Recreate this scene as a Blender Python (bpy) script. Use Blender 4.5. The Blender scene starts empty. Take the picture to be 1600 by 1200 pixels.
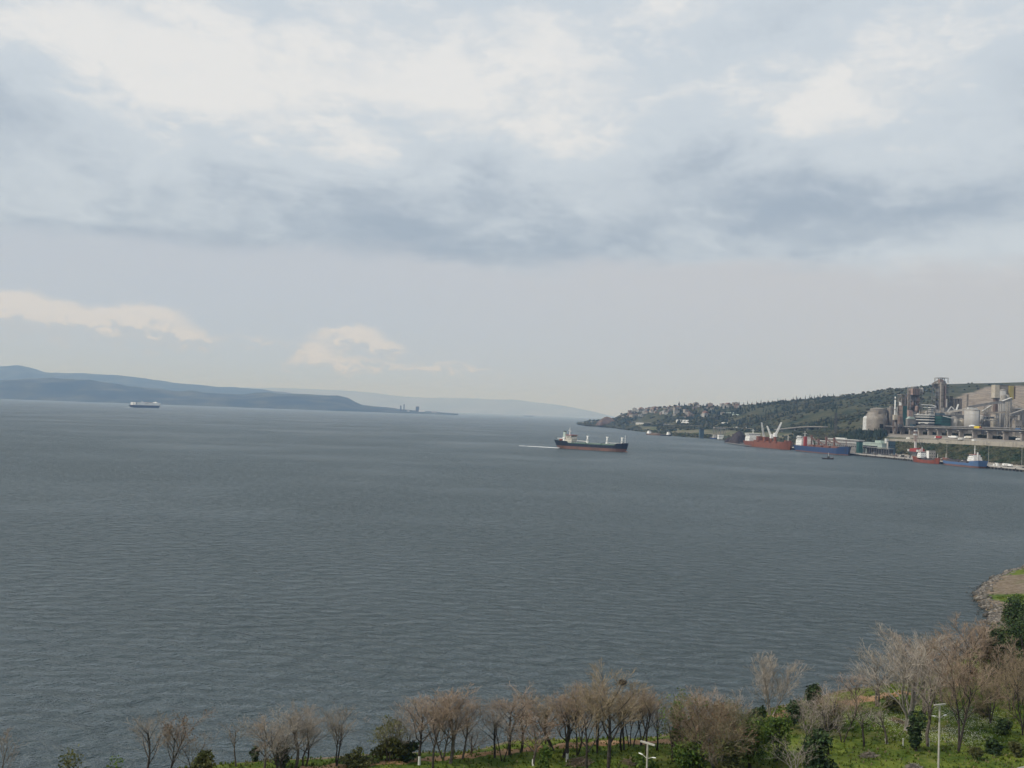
import bpy, math, random
import numpy as np
from mathutils import Vector, Matrix, noise as mnoise
R = math.radians
SC = bpy.context.scene
COL = SC.collection
random.seed(7); NR = np.random.default_rng(7)

# ---------------------------------------------------------------- camera
CAM_H, FPX = 45.0, 1500.0                      # eye height (m), focal length in 1600-px units
PITCH, ROLL = math.atan(45.8/FPX), math.atan(.036)
fwd = Vector((0, math.cos(PITCH), math.sin(PITCH)))
up0 = Vector((0, -math.sin(PITCH), math.cos(PITCH)))
rt = Vector((1, 0, 0))*math.cos(ROLL) + up0*math.sin(ROLL)
upv = -Vector((1, 0, 0))*math.sin(ROLL) + up0*math.cos(ROLL)
cd = bpy.data.cameras.new('camera'); cam = bpy.data.objects.new('camera', cd); COL.objects.link(cam)
m3 = Matrix((rt, upv, -fwd)).transposed()
cam.matrix_world = Matrix.Translation((0, 0, CAM_H)) @ m3.to_4x4()
cd.sensor_width = 36; cd.lens = FPX/1600*36; cd.clip_start = .5; cd.clip_end = 90000
SC.camera = cam

# ---------------------------------------------------------------- world, sun, exposure
SC.view_settings.view_transform = 'Standard'; SC.view_settings.look = 'None'
SC.view_settings.gamma = 1; SC.view_settings.exposure = 0; SC.view_settings.use_curve_mapping = False
SUN_AZ, SUN_EL = -110, 40                     # degrees from +Y towards +X; elevation
sd = bpy.data.lights.new('sun', 'SUN'); sd.energy = 2.8; sd.angle = R(2.0); sd.color = (1, .94, .85)
so = bpy.data.objects.new('sun', sd); COL.objects.link(so)
sdir = Vector((math.sin(R(SUN_AZ))*math.cos(R(SUN_EL)), math.cos(R(SUN_AZ))*math.cos(R(SUN_EL)), math.sin(R(SUN_EL))))
so.rotation_euler = sdir.to_track_quat('Z', 'Y').to_euler(); so.location = (0, 0, 300)

class X:
    """tiny expression builder for shader node trees"""
    def __init__(s, nt, sock): s.nt, s.s = nt, sock
    def op(s, o, *b, clamp=False):
        n = s.nt.nodes.new('ShaderNodeMath'); n.operation = o; n.use_clamp = clamp
        for i, q in enumerate((s,)+b):
            if isinstance(q, X): s.nt.links.new(q.s, n.inputs[i])
            else: n.inputs[i].default_value = q
        return X(s.nt, n.outputs[0])
    def __add__(s, b): return s.op('ADD', b)
    def __sub__(s, b): return s.op('SUBTRACT', b)
    def __mul__(s, b): return s.op('MULTIPLY', b)
    def __truediv__(s, b): return s.op('DIVIDE', b)
    __radd__ = __add__; __rmul__ = __mul__
    def step(s, a, b):
        n = s.nt.nodes.new('ShaderNodeMapRange'); n.interpolation_type = 'SMOOTHSTEP'
        s.nt.links.new(s.s, n.inputs[0]); n.inputs[1].default_value = a; n.inputs[2].default_value = b
        return X(s.nt, n.outputs[0])

def mixc(nt, f, a, b):
    n = nt.nodes.new('ShaderNodeMix'); n.data_type = 'RGBA'
    for k, q in ((0, f), (6, a), (7, b)):
        if isinstance(q, X): nt.links.new(q.s, n.inputs[k])
        elif k == 0: n.inputs[0].default_value = q
        else: n.inputs[k].default_value = (*q, 1)
    return X(nt, n.outputs[2])

def noise_node(nt, vec, scale, detail=6, rough=.55, dist=0, dims='3D'):
    n = nt.nodes.new('ShaderNodeTexNoise'); n.noise_dimensions = dims
    n.inputs['Scale'].default_value = scale; n.inputs['Detail'].default_value = detail
    n.inputs['Roughness'].default_value = rough; n.inputs['Distortion'].default_value = dist
    if vec is not None: nt.links.new(vec.s, n.inputs['Vector'])
    return X(nt, n.outputs[0])

def combine(nt, a, b, c):
    n = nt.nodes.new('ShaderNodeCombineXYZ')
    for i, q in enumerate((a, b, c)):
        if isinstance(q, X): nt.links.new(q.s, n.inputs[i])
        else: n.inputs[i].default_value = q
    return X(nt, n.outputs[0])

def build_world():
    w = bpy.data.worlds.new('World'); SC.world = w; w.use_nodes = True
    nt = w.node_tree; nt.nodes.clear()
    out = nt.nodes.new('ShaderNodeOutputWorld'); bg = nt.nodes.new('ShaderNodeBackground')
    nt.links.new(bg.outputs[0], out.inputs[0]); bg.inputs[1].default_value = .115
    sky = nt.nodes.new('ShaderNodeTexSky'); sky.sky_type = 'NISHITA'; sky.sun_disc = False
    sky.sun_elevation = R(SUN_EL); sky.sun_rotation = R(SUN_AZ % 360); sky.air_density = 1.2; sky.dust_density = 2
    tc = nt.nodes.new('ShaderNodeTexCoord'); sp = nt.nodes.new('ShaderNodeSeparateXYZ')
    nt.links.new(tc.outputs['Generated'], sp.inputs[0])
    x, y, z = (X(nt, sp.outputs[i]) for i in range(3))
    az = x.op('ARCTAN2', y); el = z.op('ARCSINE')                 # radians
    # cloud deck seen in perspective: project the direction on a high plane
    zz = z.op('MAXIMUM', 0.0) + .10
    pv = combine(nt, x/zz, y/zz, 0.0)
    n_big = noise_node(nt, pv, .62, 9, .58, .35)
    n_mid = noise_node(nt, pv, 1.9, 8, .6, .5)
    av = combine(nt, az*1.0, el*2.4, 0.0)                         # puffs near the horizon keep their height
    n_puff = noise_node(nt, av, 9, 10, .6, .2)
    n_wrp = noise_node(nt, av, 5, 5, .55); n_cu = noise_node(nt, combine(nt, az*1.0, el*1.5, 3.1), 34, 9, .6, .1)
    wx = (n_wrp - .5)*.24; wy = (n_mid - .5)*.10
    azw, elw = az + wx, el + wy
    def blob(px, py, sx, sy, amp):                                 # cloud mass centred at an azimuth / elevation
        a0 = (px-800)/FPX; e0 = (645.8+.036*(px-800)-py)/FPX
        dx = (azw - a0)*(FPX/sx); dy = (elw - e0)*(FPX/sy)
        return (dx*dx + dy*dy).op('MULTIPLY', -1.0).op('EXPONENT')*amp
    def billow(scale, k, off):                                     # rounded heaps with creases between them
        jx = noise_node(nt, combine(nt, az + off, el*2.0, 0), scale*1.6, 5, .6, dims='2D'); jy = noise_node(nt, combine(nt, az, el*2.0 + off + 5.0, 0), scale*1.6, 5, .6, dims='2D')
        vn = nt.nodes.new('ShaderNodeTexVoronoi'); vn.feature = 'F1'; vn.normalize = True; vn.voronoi_dimensions = '2D'; vn.inputs['Scale'].default_value = scale; vn.inputs['Detail'].default_value = 2; vn.inputs['Roughness'].default_value = .5
        nt.links.new(combine(nt, az + (jx-.5)*(k/scale), el*1.9 + off + (jy-.5)*(k/scale), 0).s, vn.inputs['Vector']); return X(nt, vn.outputs['Distance'])
    bil = billow(7.5, 1.5, 0.0)
    tone = (n_big - .5)*.95 + (n_mid - .5)*.40 + (n_puff - .5)*.45 + (n_wrp - .5)*.45 + (bil - .30)*-.85 + .575
    for b in [(350, 190, 260, 90, .30), (760, 150, 300, 90, .20), (1300, 200, 170, 80, .30), (1570, 140, 80, 60, .22), (250, 290, 120, 50, .2),
              (40, 230, 150, 70, -.36), (500, 315, 280, 55, -.34), (760, 300, 60, 40, .0), (850, 300, 90, 30, .22), (1290, 345, 190, 55, -.40), (1090, 270, 150, 60, -.22),
              (250, 400, 360, 34, -.36), (800, 395, 300, 38, -.38), (1530, 230, 90, 90, -.18), (1080, 455, 110, 10, -.16), (120, 90, 200, 80, .16),
              (1180, 90, 160, 50, -.14), (110, 455, 220, 60, -.16), (480, 350, 640, 75, -.24), (1230, 330, 420, 75, -.18), (800, 20, 900, 60, .06), (420, 130, 420, 110, .10)]:
        tone = tone + blob(*b)
    cloud = mixc(nt, tone.step(-.22, .60), (3.15, 3.8, 4.65), (5.15, 5.75, 6.4))
    cloud = mixc(nt, tone.step(.56, .98), cloud, (6.85, 6.95, 7.05))
    # breaks of blue between the clouds
    def spot(px, py, sx, sy, amp):
        a0 = (px-800)/FPX; e0 = (645.8+.036*(px-800)-py)/FPX
        dx = (az + (n_puff-.5)*.06 - a0)*(FPX/sx); dy = (el + (n_puff-.5)*.05 - e0)*(FPX/sy)
        return (dx*dx + dy*dy).op('MULTIPLY', -1.0).op('EXPONENT')*amp
    gap = spot(630, -6, 130, 24, 1.5) + spot(1556, 52, 80, 26, 1.3) + spot(180, 0, 70, 16, 1.0) + (n_big.step(.66, .80)*(el.step(.36, .6)))
    gapm = (gap + (n_puff - .5)*1.1).step(.25, .95)*.85
    sky_c = mixc(nt, .75, X(nt, sky.outputs[0]), (2.6, 4.1, 6.4))
    deck = mixc(nt, gapm, cloud, sky_c)
    # smooth pale veil under the deck, warmer to the right of the bay
    veil = mixc(nt, az.step(-.45, .5), (4.4, 4.95, 5.8), (4.75, 4.9, 5.25))
    veil = mixc(nt, el.step(.02, .17), mixc(nt, az.step(-.3, .5), (4.15, 4.95, 6.1), (4.3, 4.65, 5.15)), veil)
    veil = mixc(nt, (n_big-.5)*.5 + .25, veil, (4.85, 5.1, 5.5))
    edge = (el + (n_mid-.5)*.045 + (n_wrp-.5)*.05).step(.142, .172)
    col = mixc(nt, edge, veil, deck)
    # low cumulus banks far out on the left
    cu, topn = None, None; bil3 = billow(42, 1.2, 4.0)
    for px, py, sx, sy, am in [(0, 500, 60, 20, 1), (95, 506, 58, 21, 1), (170, 520, 46, 13, .8), (245, 516, 62, 22, 1), (305, 538, 34, 10, .8), (545, 530, 55, 14, .9), (498, 555, 32, 10, .9), (595, 547, 40, 9, .7), (530, 571, 80, 8, .7), (700, 580, 90, 9, .6), (400, 535, 60, 8, .4), (-120, 500, 90, 18, 1)]:
        a0 = (px-800)/FPX; e0 = (645.8+.036*(px-800)-py)/FPX
        dx = (az + (n_cu-.5)*.03 - a0)*(FPX/sx); dy = (el + (n_cu-.5)*.022 - (bil3-.3)*.03 - e0)*(FPX/(sy*1.3))
        g = (dx*dx + dy*dy).op('MULTIPLY', -1.0).op('EXPONENT')*am; tp = g*(dy + .35)
        cu, topn = (g, tp) if cu is None else (cu+g, topn+tp)
    cum = (cu*1.25 + (n_cu-.5)*.45 - (bil3-.3)*.6).step(.22, .62)
    lit = (topn*.9 + (n_cu-.5)*.8 - (bil3-.3)*.8).step(-.15, .5)
    col = mixc(nt, cum*.70, col, mixc(nt, lit, (4.5, 4.95, 5.6), (6.7, 6.4, 6.1)))
    nt.links.new(col.s, bg.inputs[0])
    w.cycles.sampling_method = 'MANUAL'; w.cycles.sample_map_resolution = 512
build_world()
SC.cycles.max_bounces = 6; SC.cycles.volume_bounces = 0; SC.cycles.transparent_max_bounces = 8
SC.cycles.use_adaptive_sampling = True; SC.cycles.adaptive_threshold = .015

# ---------------------------------------------------------------- pixel <-> place
def ray(px, py):
    """direction through a photo pixel (1600 x 1200)"""
    d = fwd + rt*((px-800)/FPX) + upv*((600-py)/FPX)
    return d
def P(px, py, Y):
    d = ray(px, py); return Vector((0, 0, CAM_H)) + d*(Y/d.y)
def PZ(px, py, z):
    d = ray(px, py); return Vector((0, 0, CAM_H)) + d*((z-CAM_H)/d.z)
def pix(p):
    d = Vector(p) - Vector((0, 0, CAM_H)); k = d.dot(fwd)
    return 800+FPX*d.dot(rt)/k, 600-FPX*d.dot(upv)/k

# ---------------------------------------------------------------- mesh + object helpers
class MB:
    def __init__(s): s.v, s.f, s.m = [], [], []
    def add(s, vs, fs, m=0):
        o = len(s.v); s.v.extend(tuple(q) for q in vs); s.f.extend([tuple(i+o for i in f) for f in fs]); s.m.extend([m]*len(fs)); return s
    def box(s, c, d, m=0, rz=0, top=1.0):
        cx, cy, cz = c; a, b, h = d[0]/2, d[1]/2, d[2]/2; cs, sn = math.cos(rz), math.sin(rz); vs = []
        for k, t in ((-h, 1), (h, top)):
            for x, y in ((-a, -b), (a, -b), (a, b), (-a, b)):
                x *= t; y *= t; vs.append((cx+x*cs-y*sn, cy+x*sn+y*cs, cz+k))
        return s.add(vs, [(3, 2, 1, 0), (4, 5, 6, 7), (0, 1, 5, 4), (1, 2, 6, 5), (2, 3, 7, 6), (3, 0, 4, 7)], m)
    def cyl(s, p, q, r0, r1=None, n=10, cap=True, m=0):
        p, q = Vector(p), Vector(q); r1 = r0 if r1 is None else r1; d = (q-p)
        if d.length < 1e-6: return s
        d.normalize(); a = d.orthogonal().normalized(); b = d.cross(a); vs = []
        for c, r in ((p, r0), (q, r1)):
            for i in range(n):
                t = 2*math.pi*i/n; vs.append(c + a*(r*math.cos(t)) + b*(r*math.sin(t)))
        fs = [(i, (i+1) % n, n+(i+1) % n, n+i) for i in range(n)]
        if cap: fs += [tuple(range(n-1, -1, -1)), tuple(range(n, 2*n))]
        return s.add(vs, fs, m)
    def bar(s, p, q, w, h=None, m=0):
        """square-section beam"""
        p, q = Vector(p), Vector(q); h = h or w; d = (q-p).normalized()
        a = d.cross(Vector((0, 0, 1))); a = Vector((1, 0, 0)) if a.length < 1e-4 else a.normalized(); b = a.cross(d); vs = []
        for c in (p, q):
            for i, j in ((-1, -1), (1, -1), (1, 1), (-1, 1)): vs.append(c + a*(i*w/2) + b*(j*h/2))
        return s.add(vs, [(0, 1, 2, 3), (7, 6, 5, 4), (0, 4, 5, 1), (1, 5, 6, 2), (2, 6, 7, 3), (3, 7, 4, 0)], m)
    def loft(s, secs, ms=0, caps=(0, 0)):
        n = len(secs[0]); o = len(s.v)
        for sec in secs: s.v.extend(tuple(q) for q in sec)
        for k in range(len(secs)-1):
            for i in range(n):
                a, b = o+k*n+i, o+k*n+(i+1) % n
                s.f.append((a, b, b+n, a+n)); s.m.append(ms[i] if isinstance(ms, (list, tuple)) else ms)
        if caps is not None:
            s.f.append(tuple(o+i for i in range(n-1, -1, -1))); s.m.append(caps[0])
            s.f.append(tuple(o+(len(secs)-1)*n+i for i in range(n))); s.m.append(caps[1])
        return s
    def lathe(s, prof, n=20, c=(0, 0, 0), m=0):
        return s.loft([[(c[0]+r*math.cos(2*math.pi*i/n), c[1]+r*math.sin(2*math.pi*i/n), c[2]+z) for i in range(n)] for r, z in prof], m, (m, m))
    def prism(s, poly, z0, z1, m=0):
        n = len(poly)
        return s.add([(x, y, z0) for x, y in poly]+[(x, y, z1) for x, y in poly],
                     [(i, (i+1) % n, n+(i+1) % n, n+i) for i in range(n)]+[tuple(range(n-1, -1, -1)), tuple(range(n, 2*n))], m)
    def build(s, name, mats, parent=None, smooth=False, loc=None):
        me = bpy.data.meshes.new(name); me.from_pydata(s.v, [], s.f)
        mats = mats if isinstance(mats, (list, tuple)) else [mats]
        for q in mats: me.materials.append(q)
        if len(mats) > 1: me.polygons.foreach_set('material_index', s.m)
        if smooth: me.polygons.foreach_set('use_smooth', [True]*len(s.f))
        me.update(); o = bpy.data.objects.new(name, me); COL.objects.link(o)
        if parent: o.parent = parent
        if loc is not None: o.location = loc
        return o

def np_mesh(name, v, f, m, parent=None, smooth=False):
    """fast mesh from numpy arrays; f is (n, k)"""
    me = bpy.data.meshes.new(name); k = f.shape[1]
    me.vertices.add(len(v)); me.vertices.foreach_set('co', np.asarray(v, np.float32).ravel())
    me.loops.add(f.size); me.loops.foreach_set('vertex_index', f.astype(np.int32).ravel())
    me.polygons.add(len(f)); me.polygons.foreach_set('loop_start', np.arange(0, f.size, k, dtype=np.int32))
    try: me.polygons.foreach_set('loop_total', np.full(len(f), k, np.int32))
    except Exception: pass
    if smooth: me.polygons.foreach_set('use_smooth', np.ones(len(f), bool))
    me.update(calc_edges=True); me.validate(); me.materials.append(m)
    o = bpy.data.objects.new(name, me); COL.objects.link(o)
    if parent: o.parent = parent
    return o

def tag(o, label=None, cat=None, group=None, kind=None):
    if label: o['label'] = label
    if cat: o['category'] = cat
    if group: o['group'] = group
    if kind: o['kind'] = kind
    return o
def thing(name, label, cat, loc=(0, 0, 0), rz=0, group=None):
    o = bpy.data.objects.new(name, None); COL.objects.link(o); o.empty_display_size = .5
    o.location = loc; o.rotation_euler = (0, 0, rz); return tag(o, label, cat, group)
def kids(o): return [c for c in bpy.data.objects if c.parent == o]
def dup(root, loc, rz=0, label=None, sc=None, kk=None):
    r = root.copy(); COL.objects.link(r); r.location = loc; r.rotation_euler = (0, 0, rz)
    if label: r['label'] = label
    if sc: r.scale = sc if hasattr(sc, '__len__') else (sc, sc, sc)
    for ch in (kk if kk is not None else kids(root)):
        c = ch.copy(); COL.objects.link(c); c.parent = r
    return r

# ---------------------------------------------------------------- materials
def mat(name, c1, c2=None, scale=1.0, rough=.8, bump=0.0, island=0.0, metal=0.0, detail=6, coord='Object', stretch=None, lo=.35, hi=.65, spec=.3, trans=0.0):
    m = bpy.data.materials.new(name); m.use_nodes = True; nt = m.node_tree; b = nt.nodes['Principled BSDF']
    b.inputs['Roughness'].default_value = rough; b.inputs['Metallic'].default_value = metal; b.inputs['Specular IOR Level'].default_value = spec
    col = None
    if c2 is not None:
        if coord == 'World':
            g = nt.nodes.new('ShaderNodeNewGeometry'); v = X(nt, g.outputs['Position'])
        else:
            t = nt.nodes.new('ShaderNodeTexCoord'); v = X(nt, t.outputs[coord])
        if stretch:
            mp = nt.nodes.new('ShaderNodeMapping'); mp.inputs['Scale'].default_value = stretch; nt.links.new(v.s, mp.inputs[0]); v = X(nt, mp.outputs[0])
        n = noise_node(nt, v, scale, detail)
        col = mixc(nt, n.step(lo, hi), c1, c2)
        if bump:
            bp = nt.nodes.new('ShaderNodeBump'); bp.inputs['Strength'].default_value = min(1, bump); bp.inputs['Distance'].default_value = bump/scale*.3
            nt.links.new(n.s, bp.inputs['Height']); nt.links.new(bp.outputs[0], b.inputs['Normal'])
    if island:
        g = nt.nodes.new('ShaderNodeNewGeometry'); hv = nt.nodes.new('ShaderNodeHueSaturation')
        r = X(nt, g.outputs['Random Per Island'])
        val = r*(2*island) + (1-island); nt.links.new(val.s, hv.inputs['Value'])
        hue = r.op('MULTIPLY', 7.31).op('FRACT')*.04 + .48; nt.links.new(hue.s, hv.inputs['Hue'])
        if col is None: hv.inputs['Color'].default_value = (*c1, 1)
        else: nt.links.new(col.s, hv.inputs['Color'])
        col = X(nt, hv.outputs[0])
    if col is None: b.inputs['Base Color'].default_value = (*c1, 1)
    else: nt.links.new(col.s, b.inputs['Base Color'])
    if trans:
        tr = nt.nodes.new('ShaderNodeBsdfTranslucent'); ms = nt.nodes.new('ShaderNodeMixShader'); ms.inputs[0].default_value = trans
        if col is None: tr.inputs[0].default_value = (*c1, 1)
        else: nt.links.new(col.s, tr.inputs[0])
        o = nt.nodes['Material Output']; nt.links.new(b.outputs[0], ms.inputs[1]); nt.links.new(tr.outputs[0], ms.inputs[2]); nt.links.new(ms.outputs[0], o.inputs[0])
    return m

def sea_mat():
    m = bpy.data.materials.new('sea_water'); m.use_nodes = True; nt = m.node_tree; b = nt.nodes['Principled BSDF']
    g = nt.nodes.new('ShaderNodeNewGeometry'); v = X(nt, g.outputs['Position'])
    mp = nt.nodes.new('ShaderNodeMapping'); mp.inputs['Rotation'].default_value = (0, 0, R(12)); mp.inputs['Scale'].default_value = (.62, 1, 1)
    nt.links.new(v.s, mp.inputs[0]); w = X(nt, mp.outputs[0])
    swell = noise_node(nt, w, .07, 3, .5, .2); chop = noise_node(nt, w, .33, 5, .62, .5); rip = noise_node(nt, v, 1.5, 3, .6)
    gust = noise_node(nt, v, .0042, 5, .62, .4)                    # wind patches: rougher and smoother water
    mp2 = nt.nodes.new('ShaderNodeMapping'); mp2.inputs['Scale'].default_value = (.0011, .006, .01); nt.links.new(v.s, mp2.inputs[0]); lane = noise_node(nt, X(nt, mp2.outputs[0]), 1.0, 5, .6, .6)
    gm = gust.step(.3, .7)*.7 + .55 + lane.step(.4, .65)*.22
    h = swell*1.2 + chop*gm*2.4 + rip*gm*.34
    bp = nt.nodes.new('ShaderNodeBump'); bp.inputs['Strength'].default_value = 1; bp.inputs['Distance'].default_value = 1.15
    nt.links.new(h.s, bp.inputs['Height'])
    # rough sea: wave slopes keep the grazing reflectance well under that of a flat mirror
    nt.nodes.remove(b); df = nt.nodes.new('ShaderNodeBsdfDiffuse'); gl = nt.nodes.new('ShaderNodeBsdfGlossy'); ms = nt.nodes.new('ShaderNodeMixShader'); fr = nt.nodes.new('ShaderNodeFresnel')
    fr.inputs['IOR'].default_value = 1.34; gl.inputs['Roughness'].default_value = .24; gl.inputs['Color'].default_value = (.95, .98, 1, 1)
    for n in (df, gl, fr): nt.links.new(bp.outputs[0], n.inputs['Normal'])
    f = X(nt, fr.outputs[0]); f = f/(f*.82 + 1.0)
    col = mixc(nt, gust.step(.35, .65), (.034, .052, .056), (.046, .066, .071))
    nt.links.new(col.s, df.inputs[0]); nt.links.new(f.s, ms.inputs[0]); nt.links.new(df.outputs[0], ms.inputs[1]); nt.links.new(gl.outputs[0], ms.inputs[2])
    nt.links.new(ms.outputs[0], nt.nodes['Material Output'].inputs[0])
    return m

# numpy value-noise fbm
_lat = NR.random((256, 256))
def vnoise(x, y):
    xi, yi = np.floor(x).astype(int), np.floor(y).astype(int); fx, fy = x-xi, y-yi
    fx, fy = fx*fx*(3-2*fx), fy*fy*(3-2*fy); g = lambda a, b: _lat[a % 256, b % 256]
    return (g(xi, yi)*(1-fx)+g(xi+1, yi)*fx)*(1-fy) + (g(xi, yi+1)*(1-fx)+g(xi+1, yi+1)*fx)*fy
def fbm(x, y, o=4):
    r, a = 0, .5
    for k in range(o): r = r + a*vnoise(x*2**k+17*k, y*2**k+5*k); a *= .5
    return r/(1-.5**o) - .5

# ---------------------------------------------------------------- sea and haze
mb = MB(); mb.add([(-32000, -3500, 0), (32000, -3500, 0), (32000, 39000, 0), (-32000, 39000, 0)], [(0, 1, 2, 3)])
tag(mb.build('sea', sea_mat()), 'grey green choppy water of the wide bay', kind='structure')
mb = MB(); mb.box((0, 17750, 410), (64400, 42900, 840))
hz = mb.build('haze', bpy.data.materials.new('haze_air')); tag(hz, 'pale sea haze over the bay', kind='stuff')
hm = hz.data.materials[0]; hm.use_nodes = True; hm.node_tree.nodes.clear()
ho = hm.node_tree.nodes.new('ShaderNodeOutputMaterial'); hp = hm.node_tree.nodes.new('ShaderNodeVolumePrincipled')
hp.inputs['Color'].default_value = (.34, .57, 1, 1); hp.inputs['Absorption Color'].default_value = (1, 1, 1, 1); hp.inputs['Density'].default_value = 6.6e-5; hp.inputs['Anisotropy'].default_value = .0
hm.node_tree.links.new(hp.outputs[0], ho.inputs['Volume'])
# ---------------------------------------------------------------- far ranges across the bay
def ridge_range(name, prof, Y, depth, m, label, crag=55, amp=.10):
    """a mountain range with real depth: crest profile at Y, slopes to the water in front and behind"""
    xs = np.array([p[0] for p in prof], float); ys = np.array([p[1] for p in prof], float)
    n = 260; cx = np.linspace(xs[0], xs[-1], n); cy = np.interp(cx, xs, ys); rows = 26
    V = np.zeros((n, rows, 3))
    for i in range(n):
        p = P(cx[i], cy[i], Y)
        for j in range(rows):
            t = j/(rows-1)*2-1                                   # -1 front foot, 0 crest, 1 back
            k = (1-abs(t))**(.8 if t < 0 else 1.1)
            V[i, j] = (p.x*(1+t*depth/Y), Y+t*depth, max(p.z, 3)*k)
    hh = fbm(V[..., 0]/900, V[..., 1]/900, 5); big = V[..., 2]
    V[..., 2] = big + hh*np.minimum(big, 200)*amp*8*np.linspace(1, 1, rows)*(1-np.exp(-big/40)) * np.abs(np.linspace(-1, 1, rows))**.7
    cn = fbm(V[..., 0]/420, V[..., 1]/420+7, 5); V[..., 2] += cn*crag*(big > 25)
    V[..., 2] = np.where(big < 1, -2, np.maximum(V[..., 2], .6))
    a = np.arange(n*rows).reshape(n, rows)
    F = np.stack([a[:-1, :-1], a[1:, :-1], a[1:, 1:], a[:-1, 1:]], -1).reshape(-1, 4)
    return tag(np_mesh(name, V.reshape(-1, 3), F, m, smooth=True), label, kind='structure')
M_far = mat('far_forest', (.014, .024, .024), (.085, .088, .064), .0026, .95, coord='World', detail=8, lo=.4, hi=.7)
ridge_range('coastal_hills', [(-260, 600), (-120, 590), (0, 593), (20, 592), (50, 591), (82, 589.5), (110, 591), (140, 593), (160, 597), (200, 602), (240, 605), (262, 608), (280, 611), (300, 610), (320, 613), (345, 613), (380, 614), (400, 612), (422, 612), (435, 614), (475, 614), (500, 616), (528, 618), (542, 622), (554, 629), (566, 634), (600, 637.5), (640, 640.5), (700, 645.2), (716, 646.3)],
            12800, 1500, M_far, 'wooded blue hills along the far left shore of the bay')
ridge_range('distant_mountains', [(-260, 585), (-100, 572), (0, 570), (30, 570), (45, 573), (70, 580), (100, 581.5), (140, 583), (180, 585), (210, 588), (240, 593), (280, 597), (320, 601), (350, 603.5), (400, 607), (440, 611), (480, 617), (520, 625), (560, 633), (600, 640)],
            20500, 3000, M_far, 'pale blue mountain chain behind the wooded coastal hills', amp=.03)
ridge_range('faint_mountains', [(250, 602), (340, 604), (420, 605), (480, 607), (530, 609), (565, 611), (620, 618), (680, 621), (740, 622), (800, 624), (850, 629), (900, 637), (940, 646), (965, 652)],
            35500, 3300, mat('far_haze_paled_range', (.19, .21, .23), (.25, .26, .27), .001, .95, coord='World'), 'faintest mountain outline beyond the open end of the bay', amp=.02)  # base colour paled so this range fades as if behind more haze

# ---------------------------------------------------------------- right-hand coast: one terrain sheet from the quay to the ridge
T_ = [  # px : shore Y, (plain), (slope top), (terrace), (flat end), (mid hill), ridge Y, ridge pixel row
 (903, 4890, (4895, .8), (4900, 1.4), (4910, 2), (4920, 3), (4935, 4), 4950, 663.0),
 (920, 4245, (4260, 3), (4300, 6), (4400, 9), (4500, 11), (4600, 13), 4700, 657),
 (940, 4167, (4190, 3), (4230, 6), (4300, 10), (4400, 12), (4500, 13), 4600, 658),
 (958, 3900, (3930, 4), (3990, 8), (4080, 14), (4150, 20), (4260, 28), 4500, 655),
 (972, 3600, (3640, 4), (3740, 10), (3850, 16), (3950, 22), (4120, 40), 4450, 647),
 (1000, 3214, (3270, 5), (3360, 10), (3460, 15), (3650, 22), (3950, 46), 4300, 640),
 (1060, 2519, (2600, 6), (2700, 12), (2850, 17), (3050, 22), (3350, 48), 3800, 634),
 (1120, 2352, (2420, 6), (2520, 12), (2620, 18), (2780, 25), (3050, 50), 3400, 634),
 (1180, 1850, (1960, 5), (2050, 12), (2200, 20), (2400, 28), (2750, 60), 3200, 632),
 (1250, 1690, (1790, 5), (1860, 14), (1950, 24), (2100, 31), (2500, 72), 3100, 625),
 (1320, 1530, (1620, 5), (1660, 15), (1720, 27), (1850, 36), (2350, 85), 3000, 618),
 (1390, 1400, (1470, 5), (1510, 21), (1560, 30), (1745, 40), (2150, 88), 2900, 608.5),
 (1470, 1280, (1310, 5), (1343, 21), (1350, 31), (1745, 42), (2050, 90), 2850, 600.5),
 (1540, 1180, (1208, 5), (1262, 22), (1269, 31), (1745, 42), (2050, 88), 2800, 598.5),
 (1600, 1115, (1140, 5), (1202, 22), (1209, 31), (1745, 42), (2050, 86), 2800, 597),
 (1700, 900, (930, 5), (1100, 22), (1107, 31), (1700, 42), (2050, 86), 2800, 596),
 (1900, 620, (650, 5), (900, 22), (907, 31), (1500, 42), (2000, 90), 2800, 600),
 (2400, 440, (470, 5), (700, 22), (720, 31), (1300, 42), (1900, 90), 2700, 600)]
_tp = np.array([r[0] for r in T_], float)
def tcontrols(px):
    k = lambda f: float(np.interp(px, _tp, [f(r) for r in T_]))
    ds = k(lambda r: r[1]); c = [(ds-6, -4), (ds+2, 1.6)]
    for i in range(2, 7): c.append((k(lambda r: r[i][0]), k(lambda r: r[i][1])))
    dr = k(lambda r: r[7]); zr = P(px, k(lambda r: r[8]), dr).z
    zr = max(zr, 3)
    return c + [(dr, zr), (dr+500, zr*.86), (dr+1800, zr*.35), (dr+2600, -2)]
def horizon_dir(px): return (px-800)/FPX              # X / Y of a column (level)
_cols = np.concatenate([np.linspace(903, 1600, 420), np.linspace(1604, 2400, 80)])
_rowt = np.concatenate([np.linspace(0, 1, 3)[:-1]] + [np.linspace(i, i+1, s+1)[:-1] for i, s in zip(range(1, 10), (6, 6, 4, 8, 16, 26, 8, 6, 4))] + [[10.0]])
nc, nr = len(_cols), len(_rowt); TV = np.zeros((nc, nr, 3)); TQ = np.zeros((nc, nr))
for i, px in enumerate(_cols):
    c = tcontrols(px); D = np.interp(_rowt, range(len(c)), [q[0] for q in c]); Z = np.interp(_rowt, range(len(c)), [q[1] for q in c])
    # ease the ridge into a rounded crest
    TV[i, :, 0] = D*horizon_dir(px); TV[i, :, 1] = D; TV[i, :, 2] = Z
tt = _rowt[None, :]; hill_w = np.clip((tt-4.6)/1.0, 0, 1)*np.clip((7.6-tt)/.6, .35, 1)
nz = fbm(TV[..., 0]/240, TV[..., 1]/240, 5)
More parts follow.
